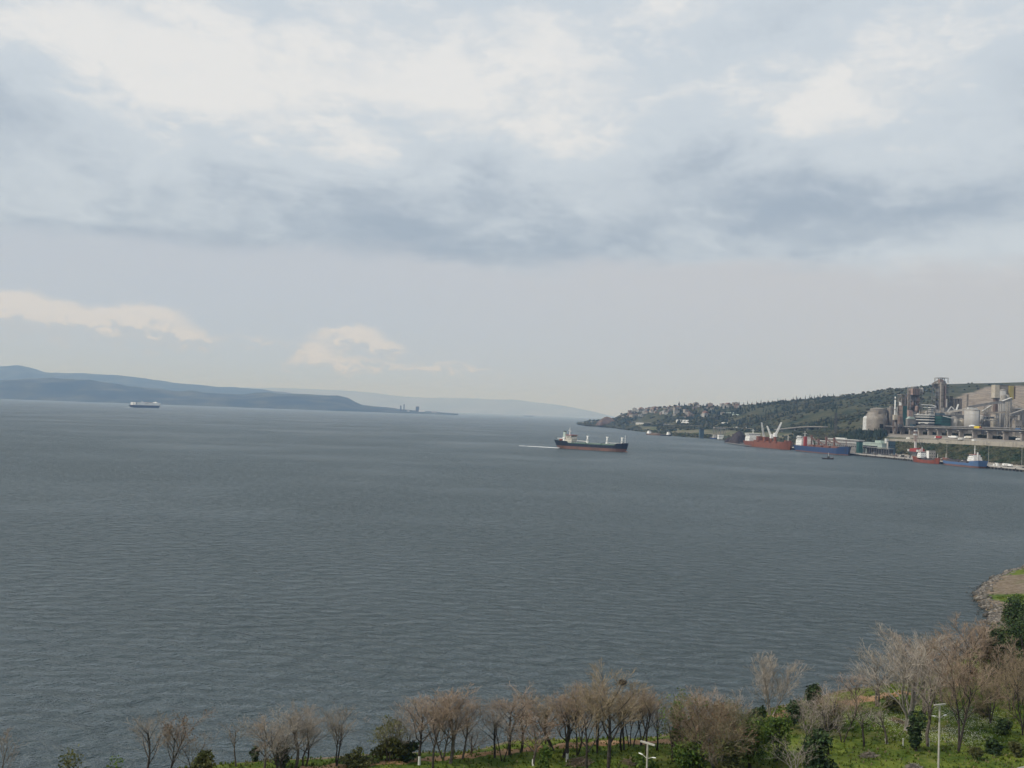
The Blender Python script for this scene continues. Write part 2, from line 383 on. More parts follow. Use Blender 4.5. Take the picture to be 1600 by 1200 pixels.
slope_w = np.clip((tt-2.0)/.3, 0, 1)*np.clip((3.2-tt)/.3, 0, 1)
crest = np.clip(1-np.abs(tt-7)/.55, 0, 1)
TV[..., 2] += nz*np.minimum(TV[..., 2]*.28, 26)*hill_w*(1-.85*crest) + fbm(TV[..., 0]/40, TV[..., 1]/40, 3)*3.2*slope_w
PYv = np.zeros_like(TQ)
for i in range(nc):
    for j in range(nr): PYv[i, j] = pix(TV[i, j])[1] if TV[i, j, 1] > 100 else 0
_pxg = _cols[:, None]+0*tt
qtop = np.interp(_pxg, [1480, 1500, 1545, 1600, 2400], [626, 617, 604.5, 603, 606])
quarry = np.clip((PYv-qtop+fbm(TV[..., 0]/60, TV[..., 1]/60)*9)/2.0, 0, 1)*np.clip((_pxg-1484)/10, 0, 1)*(tt > 4.9)*(tt < 7)
bench = np.clip((PYv-641+fbm(TV[..., 0]/90, TV[..., 1]/90)*10)/4, 0, 1)*np.clip((_pxg-1345)/20, 0, 1)*(tt > 4.2)*(tt < 6)
plain = np.clip((tt-1.0)/.5, 0, 1)*np.clip((4.3-tt)/.4, 0, 1)*np.clip((1270-_pxg)/40, 0, 1)*np.clip((_pxg-985)/30, 0, 1)
yard = np.clip((_pxg-1235)/30, 0, 1)*((tt >= 1) & (tt <= 2.02)) + np.clip((_pxg-1375)/20, 0, 1)*((tt >= 3.99) & (tt < 4.9))
TYPE = np.stack([np.maximum(quarry, bench*.7), plain, np.clip(yard, 0, 1), np.ones_like(plain)], -1)
a = np.arange(nc*nr).reshape(nc, nr)
TF = np.stack([a[:-1, :-1], a[1:, :-1], a[1:, 1:], a[:-1, 1:]], -1).reshape(-1, 4)

def terrain_mat():
    m = bpy.data.materials.new('coast_terrain'); m.use_nodes = True; nt = m.node_tree; b = nt.nodes['Principled BSDF']
    b.inputs['Roughness'].default_value = .95; b.inputs['Specular IOR Level'].default_value = .1
    at = nt.nodes.new('ShaderNodeAttribute'); at.attribute_name = 'cover'; sp = nt.nodes.new('ShaderNodeSeparateColor'); nt.links.new(at.outputs['Color'], sp.inputs[0])
    q, pl, yd = (X(nt, sp.outputs[i]) for i in range(3))
    g = nt.nodes.new('ShaderNodeNewGeometry'); v = X(nt, g.outputs['Position'])
    n1 = noise_node(nt, v, .011, 8, .6); n2 = noise_node(nt, v, .05, 6, .65); n3 = noise_node(nt, v, .18, 5, .6)
    scrub = mixc(nt, (n1*.6+n2*.4).step(.40, .60), (.022, .034, .020), (.082, .080, .045))
    scrub = mixc(nt, n3.step(.55, .75)*.5, scrub, (.125, .108, .072))
    field = mixc(nt, n1.step(.42, .56), (.085, .10, .05), (.17, .15, .10)); field = mixc(nt, n2.step(.5, .66)*.7, field, (.045, .065, .03))
    rock = mixc(nt, (n2*.6+n3*.4).step(.38, .64), (.17, .135, .105), (.33, .28, .22))
    sz = nt.nodes.new('ShaderNodeSeparateXYZ'); nt.links.new(v.s, sz.inputs[0])
    ben = (X(nt, sz.outputs[2])*.16 + n1*2.5).op('FRACT').step(.8, .95); rock = mixc(nt, ben*.35, rock, (.12, .095, .075))
    yc = mixc(nt, n2.step(.35, .65), (.20, .18, .155), (.30, .275, .24))
    c = mixc(nt, pl, scrub, field); c = mixc(nt, q, c, rock); c = mixc(nt, yd, c, yc)
    nt.links.new(c.s, b.inputs['Base Color']); return m
M_terr = terrain_mat()
terr = np_mesh('coast_hillside', TV.reshape(-1, 3), TF, M_terr, smooth=True)
ca = terr.data.color_attributes.new('cover', 'FLOAT_COLOR', 'POINT'); ca.data.foreach_set('color', TYPE.reshape(-1, 4).astype(np.float32).ravel())
tag(terr, 'green hillside with bare tan quarry face above the port', kind='structure')
def tpoint(px, t):
    """point on the coast terrain at column px, profile parameter t (1 shore ... 7 crest)"""
    i = np.interp(px, _cols, np.arange(nc)); j = np.interp(t, _rowt, np.arange(nr)); i0, j0 = min(int(i), nc-2), min(int(j), nr-2); fi, fj = i-i0, j-j0
    v = (TV[i0, j0]*(1-fi)+TV[i0+1, j0]*fi)*(1-fj) + (TV[i0, j0+1]*(1-fi)+TV[i0+1, j0+1]*fi)*fj
    return Vector(v)
def tz(x, y):
    px = 800+FPX*x/y; c = tcontrols(px); t = np.interp(y, [q[0] for q in c], range(len(c))); return tpoint(px, t).z
def tpix(px, py, t0=1.0, t1=7.0):
    """first terrain point of the column whose photo row is py, coming from the shore"""
    ts = np.linspace(t0, t1, 160); prev = None
    for t in ts:
        p = tpoint(px, t)
        if pix(p)[1] <= py: return p
    return tpoint(px, t1)
# ---------------------------------------------------------------- near park shore
_cp = [(-900, 1330), (-400, 1275), (0, 1232), (200, 1212), (340, 1199), (420, 1192), (500, 1189), (560, 1183), (640, 1180), (735, 1174), (800, 1160), (900, 1157), (1000, 1156), (1045, 1149), (1120, 1130), (1210, 1109), (1260, 1096), (1320, 1082), (1400, 1068), (1470, 1050), (1520, 1012), (1546, 982), (1545, 966), (1537, 950), (1527, 938), (1524, 928), (1534, 914), (1558, 902), (1600, 887), (1660, 868)]
COAST = [PZ(a, b, 0).xy for a, b in _cp] + [Vector((270, 430)), Vector((340, 520)), Vector((420, 700))]
COAST = [Vector((-700, 60))] + COAST
_poly = np.array([(v.x, v.y) for v in COAST] + [(900, 700), (900, -700), (-700, -700)])
_seg0, _seg1 = np.array([(v.x, v.y) for v in COAST[:-1]]), np.array([(v.x, v.y) for v in COAST[1:]])
def shore_dist(x, y):
    """signed distance to the waterline, positive on land (numpy arrays)"""
    x, y = np.asarray(x, float), np.asarray(y, float); d = np.full(x.shape, 1e9)
    for (ax, ay), (bx, by) in zip(_seg0, _seg1):
        ex, ey = bx-ax, by-ay; t = np.clip(((x-ax)*ex+(y-ay)*ey)/(ex*ex+ey*ey), 0, 1)
        d = np.minimum(d, np.hypot(x-ax-t*ex, y-ay-t*ey))
    ins = np.zeros(x.shape, bool); n = len(_poly)
    for i in range(n):
        (x0, y0), (x1, y1) = _poly[i], _poly[(i+1) % n]
        if y0 == y1: continue
        c = ((y0 > y) != (y1 > y)) & (x < (x1-x0)*(y-y0)/(y1-y0)+x0); ins ^= c
    return np.where(ins, d, -d)
def ground_z(x, y):
    x, y = np.asarray(x, float), np.asarray(y, float)
    s = shore_dist(x, y) + fbm(x/6, y/6, 3)*np.where(y > 200, 4.5, 1.6)
    zl = .15 + 1.1*(1-np.exp(-np.maximum(s, 0)/2.2)) + .028*np.clip(s, 0, 70) + fbm(x/11, y/11, 4)*1.3*np.clip(s/8, 0, 1) + fbm(x/2.3, y/2.3, 2)*.22*np.clip(s/4, 0, 1)
    hill = np.maximum(0, 84-y)*.36 + np.maximum(0, (x-120)*.05)*np.clip(s/20, 0, 1)
    return np.where(s > 0, zl + np.minimum(hill, 32), np.maximum(s*.4, -4))
def gz(x, y): return float(ground_z(np.array([x]), np.array([y]))[0])
def gpix(px, py):
    """ground point under a photo pixel"""
    z = 2.0
    for k in range(8):
        p = PZ(px, py, z); z = gz(p.x, p.y)
    p = PZ(px, py, z); return Vector((p.x, p.y, gz(p.x, p.y)))
gx = np.concatenate([np.arange(-700, -150, 40), np.arange(-150, 260, 1.0), np.arange(260, 640, 12)])
gy = np.concatenate([np.arange(-500, 60, 20), np.arange(60, 350, 1.0), np.arange(350, 720, 12)])
GX, GY = np.meshgrid(gx, gy, indexing='ij'); GZ = ground_z(GX, GY); SD = shore_dist(GX, GY)
a = np.arange(GX.size).reshape(GX.shape); GF = np.stack([a[:-1, :-1], a[1:, :-1], a[1:, 1:], a[:-1, 1:]], -1).reshape(-1, 4)
keep = (GZ.ravel()[GF] > -3.9).any(1); GF = GF[keep]
_sc = PZ(1590, 915, 1.5); _s2 = PZ(1560, 955, 1.2); _s3 = PZ(1520, 1040, 1.2)
def ell(x, y, c, rx, ry): return np.exp(-(((x-c[0])/rx)**2+((y-c[1])/ry)**2)**2)
sand = np.clip(ell(GX, GY, _sc, 24, 21) + ell(GX, GY, _s2, 9, 26), 0, 1)
sand = np.maximum(sand, np.clip(1-(SD-1.2)/1.6, 0, 1)*(SD > -8))
bare = np.clip((fbm(GX/7, GY/7, 3)-.10)*7, 0, 1)*.8
GT = np.stack([sand, bare, 0*sand, 0*sand+1], -1)
def park_mat():
    m = bpy.data.materials.new('park_turf'); m.use_nodes = True; nt = m.node_tree; b = nt.nodes['Principled BSDF']
    b.inputs['Roughness'].default_value = .95; b.inputs['Specular IOR Level'].default_value = .1
    at = nt.nodes.new('ShaderNodeAttribute'); at.attribute_name = 'cover'; sp = nt.nodes.new('ShaderNodeSeparateColor'); nt.links.new(at.outputs['Color'], sp.inputs[0])
    s, br = X(nt, sp.outputs[0]), X(nt, sp.outputs[1])
    g = nt.nodes.new('ShaderNodeNewGeometry'); v = X(nt, g.outputs['Position'])
    n1 = noise_node(nt, v, .12, 6, .6); n2 = noise_node(nt, v, .7, 6, .65); n3 = noise_node(nt, v, 2.6, 4, .6)
    c = mixc(nt, (n1*.5+n2*.5).step(.40, .60), (.054, .090, .015), (.145, .178, .031))
    c = mixc(nt, br*(n2.step(.35, .65)), c, (.15, .115, .06))
    earth = mixc(nt, n2.step(.35, .65), (.14, .105, .07), (.25, .20, .15)); earth = mixc(nt, n3.step(.52, .68)*.7, earth, (.095, .085, .06)); earth = mixc(nt, n1.step(.5, .62)*.6, earth, (.12, .125, .06))
    c = mixc(nt, (s + (n2-.5)*.5).step(.35, .65), c, earth)
    nt.links.new(c.s, b.inputs['Base Color'])
    bp = nt.nodes.new('ShaderNodeBump'); bp.inputs['Strength'].default_value = .8; bp.inputs['Distance'].default_value = .35
    nt.links.new((n2+n3*.4).s, bp.inputs['Height']); nt.links.new(bp.outputs[0], b.inputs['Normal']); return m
park = np_mesh('park_ground', np.stack([GX, GY, GZ], -1).reshape(-1, 3), GF, park_mat(), smooth=True)
ca = park.data.color_attributes.new('cover', 'FLOAT_COLOR', 'POINT'); ca.data.foreach_set('color', GT.reshape(-1, 4).astype(np.float32).ravel())
tag(park, 'green grassy park ground along the near shore', kind='structure')
# ---------------------------------------------------------------- shared paints and building materials
def MM(): pass
M = {}
M['conc'] = mat('concrete_pale', (.30, .28, .25), (.38, .36, .33), .25, .9)
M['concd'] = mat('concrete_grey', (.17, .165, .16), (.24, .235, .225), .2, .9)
M['tan'] = mat('dusty_tan_cladding', (.19, .168, .145), (.28, .255, .225), .12, .9)
M['beige'] = mat('beige_cladding', (.40, .36, .29), (.48, .44, .37), .15, .85)
M['stain'] = mat('stained_wall_concrete', (.36, .33, .28), (.22, .20, .175), .25, .9, stretch=(1, 1, .25), lo=.42, hi=.75)
M['brown'] = mat('brown_steel_cladding', (.135, .10, .085), (.19, .145, .125), .15, .8)
M['pink'] = mat('dusty_reddish_steel', (.27, .195, .17), (.36, .27, .24), .18, .85)
M['steel'] = mat('grey_steel_frame', (.13, .13, .135), (.20, .20, .20), .3, .7)
M['steeld'] = mat('dark_steel_frame', (.05, .055, .06), (.09, .09, .092), .3, .7)
M['silo'] = mat('weathered_silo_concrete', (.34, .33, .315), (.43, .42, .40), .12, .85, stretch=(1, 1, .15))
M['teal'] = mat('dark_teal_cladding', (.018, .07, .065), (.028, .09, .08), .15, .6)
M['tealp'] = mat('pale_green_roofing', (.32, .40, .36), (.42, .48, .44), .15, .6)
M['bluec'] = mat('blue_grey_cladding', (.045, .080, .105), (.06, .10, .13), .15, .6)
M['white'] = mat('white_paint', (.74, .74, .72), (.82, .82, .80), .3, .5)
M['cream'] = mat('cream_paint', (.55, .52, .45), (.66, .62, .55), .3, .6)
M['dirtyw'] = mat('dirty_white_paint', (.46, .46, .45), (.60, .60, .58), .4, .6)
M['glass'] = mat('dark_window_glass', (.018, .024, .028), None, rough=.12, spec=.6)
M['black'] = mat('black_rubber', (.015, .015, .016), None, rough=.8)
M['asph'] = mat('asphalt', (.045, .045, .047), (.06, .06, .06), .5, .9)
M['roofpale'] = mat('pale_metal_roof', (.48, .48, .46), (.58, .57, .55), .1, .55)
M['yellow'] = mat('ochre_cladding', (.34, .28, .10), (.40, .335, .14), .1, .8)
M['yelp'] = mat('yellow_paint', (.70, .52, .04), None, rough=.5)
M['red'] = mat('red_paint', (.27, .04, .035), (.33, .06, .05), .5, .5)
M['orange'] = mat('orange_hull_paint', (.20, .068, .036), (.13, .055, .036), .35, .6, lo=.42, hi=.72, stretch=(1, 1, .2))
M['redor'] = mat('orange_red_hull_paint', (.24, .062, .036), (.16, .052, .036), .4, .55, stretch=(1, 1, .25))
M['anti'] = mat('faded_red_bottom_paint', (.165, .088, .072), (.115, .078, .065), .3, .75, stretch=(.5, 1, .35), lo=.4, hi=.7)
M['navy'] = mat('navy_hull_paint', (.012, .020, .036), (.040, .036, .036), .4, .5, stretch=(1, 1, .2), lo=.5, hi=.78)
M['blueh'] = mat('blue_hull_paint', (.026, .055, .135), (.05, .062, .10), .35, .55, stretch=(1, 1, .2), lo=.45, hi=.75)
M['blueh2'] = mat('light_blue_hull_paint', (.070, .135, .27), (.09, .13, .21), .4, .55, stretch=(1, 1, .25), lo=.45, hi=.75)
M['deckg'] = mat('green_deck_paint', (.07, .14, .11), (.11, .16, .13), .3, .7)
M['deckr'] = mat('rusty_deck_paint', (.20, .09, .06), (.15, .08, .06), .3, .8)
M['hatch'] = mat('grey_green_hatch_paint', (.16, .21, .18), (.21, .25, .22), .3, .7)
M['ore'] = mat('dark_ore', (.035, .028, .032), (.06, .048, .05), .15, .95, bump=.6)
M['orebr'] = mat('brown_spoil', (.10, .07, .058), (.16, .115, .09), .03, .95, bump=.5)
M['foam'] = mat('sea_foam', (.82, .84, .85), (.50, .54, .56), .12, .7, detail=8)

# ---------------------------------------------------------------- port frame: Y along the quay, v metres inland
QX = lambda Y: 577-.161*(Y-1082)
U2, V2 = Vector((-.159, .987)), Vector((.987, .159)); QROT = math.atan2(.159, .987)
def QP(Y, v, z=3.0): return Vector((QX(Y)+v*.987, Y+v*.159, z))
def colx(px, py, v=0.0):
    """where the view column through (px, py) crosses the line v metres inland of the quay edge"""
    d = ray(px, py); k = d.x/d.y                                  # X = k Y
    # QX(Yq)+v*.987 = k (Yq+v*.159)
    Yq = (577+.161*1082+v*.987-k*v*.159)/(k+.161); return Yq

def quay():
    t = thing('quay', 'long concrete quay on dark piles along the port shore', 'quay', QP(1440, 0, 0), QROT)
    L0, L1 = 1055-1440, 1838-1440
    mb = MB(); mb.box((16, (L0+L1)/2/.987, 2.55), (32, (L1-L0)/.987, .9)); mb.build('deck_slab', M['conc'], t)
    mb = MB(); mb.box((18.5, (L0+L1)/2/.987, .8), (25, (L1-L0)/.987-1, 2.5)); mb.build('back_wall', M['steeld'], t)  # dark colour gives the recess under the deck its shade
    me = None; n = 0
    y = L0+3
    while y < L1/.987-2:
        if me is None:
            o = MB().cyl((0, 0, -2), (0, 0, 2.1), .55, n=8).build('pile', M['concd'], t); me = o.data
        else:
            o = bpy.data.objects.new('pile', me); COL.objects.link(o); o.parent = t
        o.location = (.9, y, 0); y += 6.2; n += 1
    y = L0+8; me = None
    while y < L1-4:
        if me is None: o = MB().box((0, 0, 2.35), (.5, 1.6, 1.5)).build('fender', M['black'], t); me = o.data
        else: o = bpy.data.objects.new('fender', me); COL.objects.link(o); o.parent = t
        o.location = (-.27, y, 0); y += 24.8
quay()

# ---------------------------------------------------------------- ships
def hull_loft(mb, L, B, z0, z1, sheer=(0, 0), rake=(.05, .06), full=.80, fine0=.25, zk=0.0, zd=8.0, m=0, mtop=1, n=18, fc=None, poop=None, endw=1.0):
    """hull skin between heights z0 and z1; bow at +x. Flare and rake follow the height over the keel."""
    secs = []
    ts = sorted(set([i/n for i in range(n+1)] + [.01, .03, .94, .97, .99] + ([fc-.005, fc+.02] if fc else []) + ([poop-.02, poop+.005] if poop else [])))
    for t in ts:
        sh = sheer[0]*max(0, 1-t/.3)**2 + sheer[1]*max(0, (t-.65)/.35)**2
        top = z1 + (sh + (2.4 if fc and t > fc+.01 else 0) + (2.4 if poop and t < poop-.01 else 0) if mtop >= 0 else 0)
        sec = []
        for z, sgn in ((z0, -1), (z0, 1), (top, 1), (top, -1)):
            q = min(1, max(0, (z-zk)/(zd-zk)))
            x = -L/2+(1-q)*rake[0]*L + t*(L-(1-q)*(rake[0]+rake[1])*L)
            st = min(1, (fine0+(1-fine0)*q*endw) + (1-(fine0+(1-fine0)*q*endw))*min(1, t/.22)**.7)
            bw = 1 if t < full else max(0, 1-((t-full)/(1-full))**(1.7+.9*q))
            y = max(.06, B/2*st*bw)
            sec.append((x, sgn*y, z))
        secs.append(sec)
    mb.loft(secs, [m, m, max(mtop, 0), m], (m, m)); return mb

def win_row(c, n, w, h, gap, axis, parent, mname='glass'):
    """a row of windows as thin proud panes; axis 'x' or 'y' is the run direction"""
    me = None
    for i in range(n):
        off = (i-(n-1)/2)*(w+gap)
        if me is None:
            o = MB().box((0, 0, 0), (w, .12, h) if axis == 'x' else (.12, w, h)).build('window', M[mname], parent); me = o.data
        else: o = bpy.data.objects.new('window', me); COL.objects.link(o); o.parent = parent
        o.location = (c[0]+off, c[1], c[2]) if axis == 'x' else (c[0], c[1]+off, c[2])

def sh(name, mats, parent, *shapes):
    mb = MB()
    for k in shapes: getattr(mb, k[0])(*k[1:-1], **k[-1]) if isinstance(k[-1], dict) else getattr(mb, k[0])(*k[1:])
    return mb.build(name, mats, parent)

def main_ship():
    # light general-cargo ship under way: bow to the right and towards the viewer
    a, b = PZ(876, 700.5, 0), PZ(978, 706.8, 0); d = (b-a); L = 112
    c = (a+b)/2 + Vector((0, 8, 0)); rz = math.atan2(d.y, d.x)
    t = thing('cargo_ship', 'navy cargo ship with faded red bottom under way trailing a white wake', 'ship', (c.x, c.y, 0), rz)
    lo = MB(); hull_loft(lo, L, 17, -1.2, 3.9, rake=(.055, .055), zk=-4, zd=8, mtop=-1, fine0=.15); lo.box((L*.455, 0, .15), (8.5, 2.0, 1.5), 0, top=.8)
    lo.build('lower_hull', M['anti'], t)
    hi = MB(); hull_loft(hi, L, 17, 3.92, 7.7, sheer=(1.2, 1.6), rake=(.055, .055), zk=-4, zd=8, m=0, mtop=1, fc=.86, poop=.20, fine0=.15)
    hi.build('upper_hull', [M['navy'], M['deckg']], t)
    bl = MB(); bl.box((2, -8.2, 8.2), (74, .15, .9)); bl.box((2, 8.2, 8.2), (74, .15, .9)); bl.build('bulwark', M['deckg'], t)
    for x, ln in ((-16, 17), (6, 20), (29, 18)):
        sh('hatch_cover', M['hatch'], t, ('box', (x, 0, 8.6), (ln, 11, 1.9)))
    z = 7.0
    h = sh('deckhouse', M['cream'], t, ('box', (-34, 0, z+2.6), (10.5, 14, 7.2)), ('box', (-33.5, 0, z+7.2), (9, 12.5, 2.6)), ('box', (-33.5, 0, z+9.9), (8, 15.6, 2.9)))  # cream beside the white wings: shade on this block put into its paint
    sh('side_wing', M['white'], t, ('box', (-41.6, -4.2, z+4.2), (3.2, 6, 9)), ('box', (-41.6, 4.2, z+4.2), (3.2, 6, 9)))
    sh('aft_house', M['white'], t, ('box', (-47.6, 0, z+2.2), (7, 10, 4.6)))
    sh('boat_deck', M['white'], t, ('box', (-46, 0, z+6.6), (12, 14.4, .5)))
    sh('bridge_roof', M['red'], t, ('box', (-33.2, 0, z+11.6), (9.4, 16.4, .5)))
    win_row((-29.4, 0, z+10.2), 7, 1.4, 1.2, .5, 'y', h); win_row((-33.5, -7.9, z+10.2), 4, 1.2, 1.2, .5, 'x', h)
    for k in range(3): win_row((-34, -7.1, z+.6+2.5*k), 5, .7, .9, 1.5, 'x', h); win_row((-28.7, 0, z+.9+2.3*k), 5, .7, .9, 1.8, 'y', h)
    f = sh('funnel', [M['tealp'], M['black']], t, ('box', (-44.5, 0, z+11.2), (3.8, 3.4, 8.4), 0, 0, .86), ('box', (-44.5, 0, z+15.8), (3.1, 2.8, .9), 1))
    sh('exhaust_pipe', M['black'], f, ('cyl', (-45.0, 0, z+16), (-45.2, 0, z+17), .35))
    mb = MB(); mb.cyl((-36.5, 0, z+10), (-36.5, 0, z+20.5), .75, .28, 8); mb.box((-36.5, 0, z+17.5), (1, 5.6, .4)); mb.box((-35.6, 0, z+16.2), (2.2, 1.6, .5)); mb.cyl((-36.5, 0, z+20.5), (-36.5, 0, z+22.6), .12, .08, 6)
    mb.build('radar_mast', M['white'], t)
    mb = MB(); mb.loft([[(-48.5+x*6.2, -7.0+yy*(1-abs(2*x-1)**3), z+4.9+zz) for yy, zz in ((-1.1, 0), (-.8, -1.1), (.8, -1.1), (1.1, 0), (.7, 1.0), (-.7, 1.0))] for x in (0, .15, .5, .85, 1)])
    mb.build('lifeboat', M['redor'], t)
    for x in (-7.5, 23.2, 46.0):
        p = sh('crane_post', M['white'], t, ('cyl', (x, 0, 7.5), (x, 0, 17.6), 1.25, 1.05, 12), ('box', (x, 0, 9.8), (2.5, 3.6, 2.6)), ('box', (x+.1, 0, 18.1), (2.9, 2.1, 1.1)))
        sh('crane_cab', M['dirtyw'], p, ('box', (x+.6, -1.9, 13.2), (1.8, 1.4, 2.2)))
    for x0, x1, z0, z1 in ((-7.5, -26.5, 11.0, 11.7), (23.2, 45.0, 10.8, 10.9)):
        sh('crane_jib', M['dirtyw'], t, ('bar', (x0, -1.3, z0), (x1, -.5, z1), .7), ('bar', (x0, 1.3, z0), (x1, .5, z1), .7), *[('bar', (x0+(x1-x0)*k/6, -1.3+.8*k/6, z0+.1), (x0+(x1-x0)*k/6, 1.3-.8*k/6, z0+.1), .4) for k in range(1, 7)])
    sh('foremast', M['white'], t, ('cyl', (50.6, 0, 10.8), (50.6, 0, 21.5), .38, .22, 8), ('box', (50.6, 0, 17.5), (.3, 2.4, .25)))
    mb = MB()
    for k in range(7): mb.box((-27+k*2.7, -7.9, 8.9), (.35, .35, 2.2))
    mb.box((50, 0, 11.3), (3.2, 4, 1.0)); mb.cyl((47.5, -2.2, 10.6), (47.5, -2.2, 11.8), .5); mb.build('deck_fittings', M['steel'], t)
    # wake: churned ribbon on the water
    w0, w1 = PZ(875, 700.4, 0), PZ(812, 696.6, 0); n = 40; V = []; F = []
    dr = (w1-w0); nrm = Vector((-dr.y, dr.x, 0)).normalized()
    for i in range(n+1):
        s = i/n; wd = (3.6+1.2*s)*(1-.6*s)*(1+.5*(vnoise(np.array([s*9.]), np.array([2.5]))[0]-.5)); c0 = w0+dr*s+nrm*math.sin(s*7)*.6
        for k in range(5): V.append((c0.x+nrm.x*wd*(k-2)/2, c0.y+nrm.y*wd*(k-2)/2, .08+.75*(1-abs(k-2)/2)*(1-.6*s)))
    for i in range(n):
        for k in range(4): F.append((i*5+k, i*5+k+1, i*5+k+6, i*5+k+5))
    tag(MB().add(V, F).build('wake', M['foam']), 'thin white wake trailing behind the navy cargo ship', kind='stuff')
main_ship()

def car_carrier():
    a, b = PZ(206, 636.6, 0), PZ(249, 637.6, 0); c = (a+b)/2; d = b-a; L = d.length*1.06; rz = math.atan2(d.y, d.x)
    t = thing('car_carrier', 'large white car carrier ship with dark blue hull passing the far hills', 'ship', (c.x, c.y, 0), rz)
    mb = MB(); hull_loft(mb, L, 30, -1, 14.5, rake=(.03, .06), zk=-6, zd=16, m=0, mtop=-1, fine0=.5); mb.build('lower_hull', M['navy'], t)
    u = MB(); hull_loft(u, L*.93, 30, 14.55, 31, rake=(.0, .03), zk=14, zd=32, m=0, mtop=0, full=.88, fine0=.9); u.v = [(x+L*.035, y, z) for x, y, z in u.v]; up = u.build('upper_hull', M['white'], t)
    sh('stern_ramp_housing', M['white'], t, ('box', (-L*.475, -6, 23), (5, 8, 17)), ('box', (-L*.445, 8, 23), (4, 10, 17)))
    sh('mooring_opening', M['glass'], up, ('box', (-L*.40, -15.02, 23.5), (4.5, .5, 13)))
    sh('vent_grille', M['steel'], up, ('box', (-L*.05, -15.05, 24), (34, .4, 2.6)))
    sh('bridge', M['white'], t, ('box', (L*.33, 0, 33.2), (15, 24, 4.4)), ('box', (L*.45, 0, 26), (6, 18, 5)))
    win_row((L*.33, -12.1, 33.6), 6, 1.7, 1.5, .6, 'x', up)
    sh('funnel', M['dirtyw'], t, ('box', (-L*.15, -4, 34.5), (6, 5, 7.5), 0, 0, .8))
    sh('radar_mast', M['white'], t, ('cyl', (L*.33, 0, 35), (L*.33, 0, 45), .8, .4, 6), ('box', (L*.33, 0, 41), (1, 7, .8)), ('cyl', (-L*.15, 3, 31), (-L*.15, 3, 43), .8, .3, 6))
    sh('vent_housing', M['pink'], t, ('box', (L*.06, 0, 32), (60, 18, 2.2)))
    w = MB(); e = Vector((-math.cos(rz), -math.sin(rz), 0)); V = []; nn = Vector((-e.y, e.x, 0)); o = Vector((c.x, c.y, 0))+e*L*.46
    for i in range(13):
        s = i/12; q = o+e*95*s; wd = 7*(1-.75*s)
        for k in (-1, 0, 1): V.append((q.x+nn.x*k*wd, q.y+nn.y*k*wd, .08+(1-abs(k))*1.3*(1-s)))
    w.add(V, [(i*3+k, i*3+k+1, i*3+k+4, i*3+k+3) for i in range(12) for k in (0, 1)])
    tag(w.build('wake', M['foam']), 'short white wake behind the far car carrier', kind='stuff')
car_carrier()

def moored(px0, px1, py, beam, off):
    """centre and length of a ship lying along the quay between two photo columns"""
    y0, y1 = colx(px0, py-4, -off), colx(px1, py+3, -off); p0, p1 = QP(y0, -off, 0), QP(y1, -off, 0)
    c = (p0+p1)/2; d = p1-p0; return (c.x, c.y, 0), d.length, math.atan2(d.y, d.x)

def house_block(t, x, B, z0, levels, lm, m='white', lh=2.7, taper=1.0, bow=1):
    """stepped accommodation block with window rows on the bow face and both sides"""
    h = None
    mb = MB()
    for k, (lx, ly) in enumerate(levels): mb.box((x, 0, z0+lh*(k+.5)), (lx, ly, lh-.04))
    h = mb.build('deckhouse', M[m], t)
    for k, (lx, ly) in enumerate(levels):
        top = k == len(levels)-1
        w, hh = (1.3, 1.15) if top else (.75, .85)
        n = max(2, int(ly/(w+(.5 if top else 1.6)))); win_row((x+bow*(lx/2+.05), 0, z0+lh*(k+.55)), n, w, hh, .5 if top else 1.6, 'y', h)
        n = max(2, int(lx/(w+(.6 if top else 1.7))))
        for sg in (-1, 1): win_row((x, sg*(ly/2+.05), z0+lh*(k+.55)), n, w, hh, .6 if top else 1.7, 'x', h)
    return h, z0+lh*len(levels)

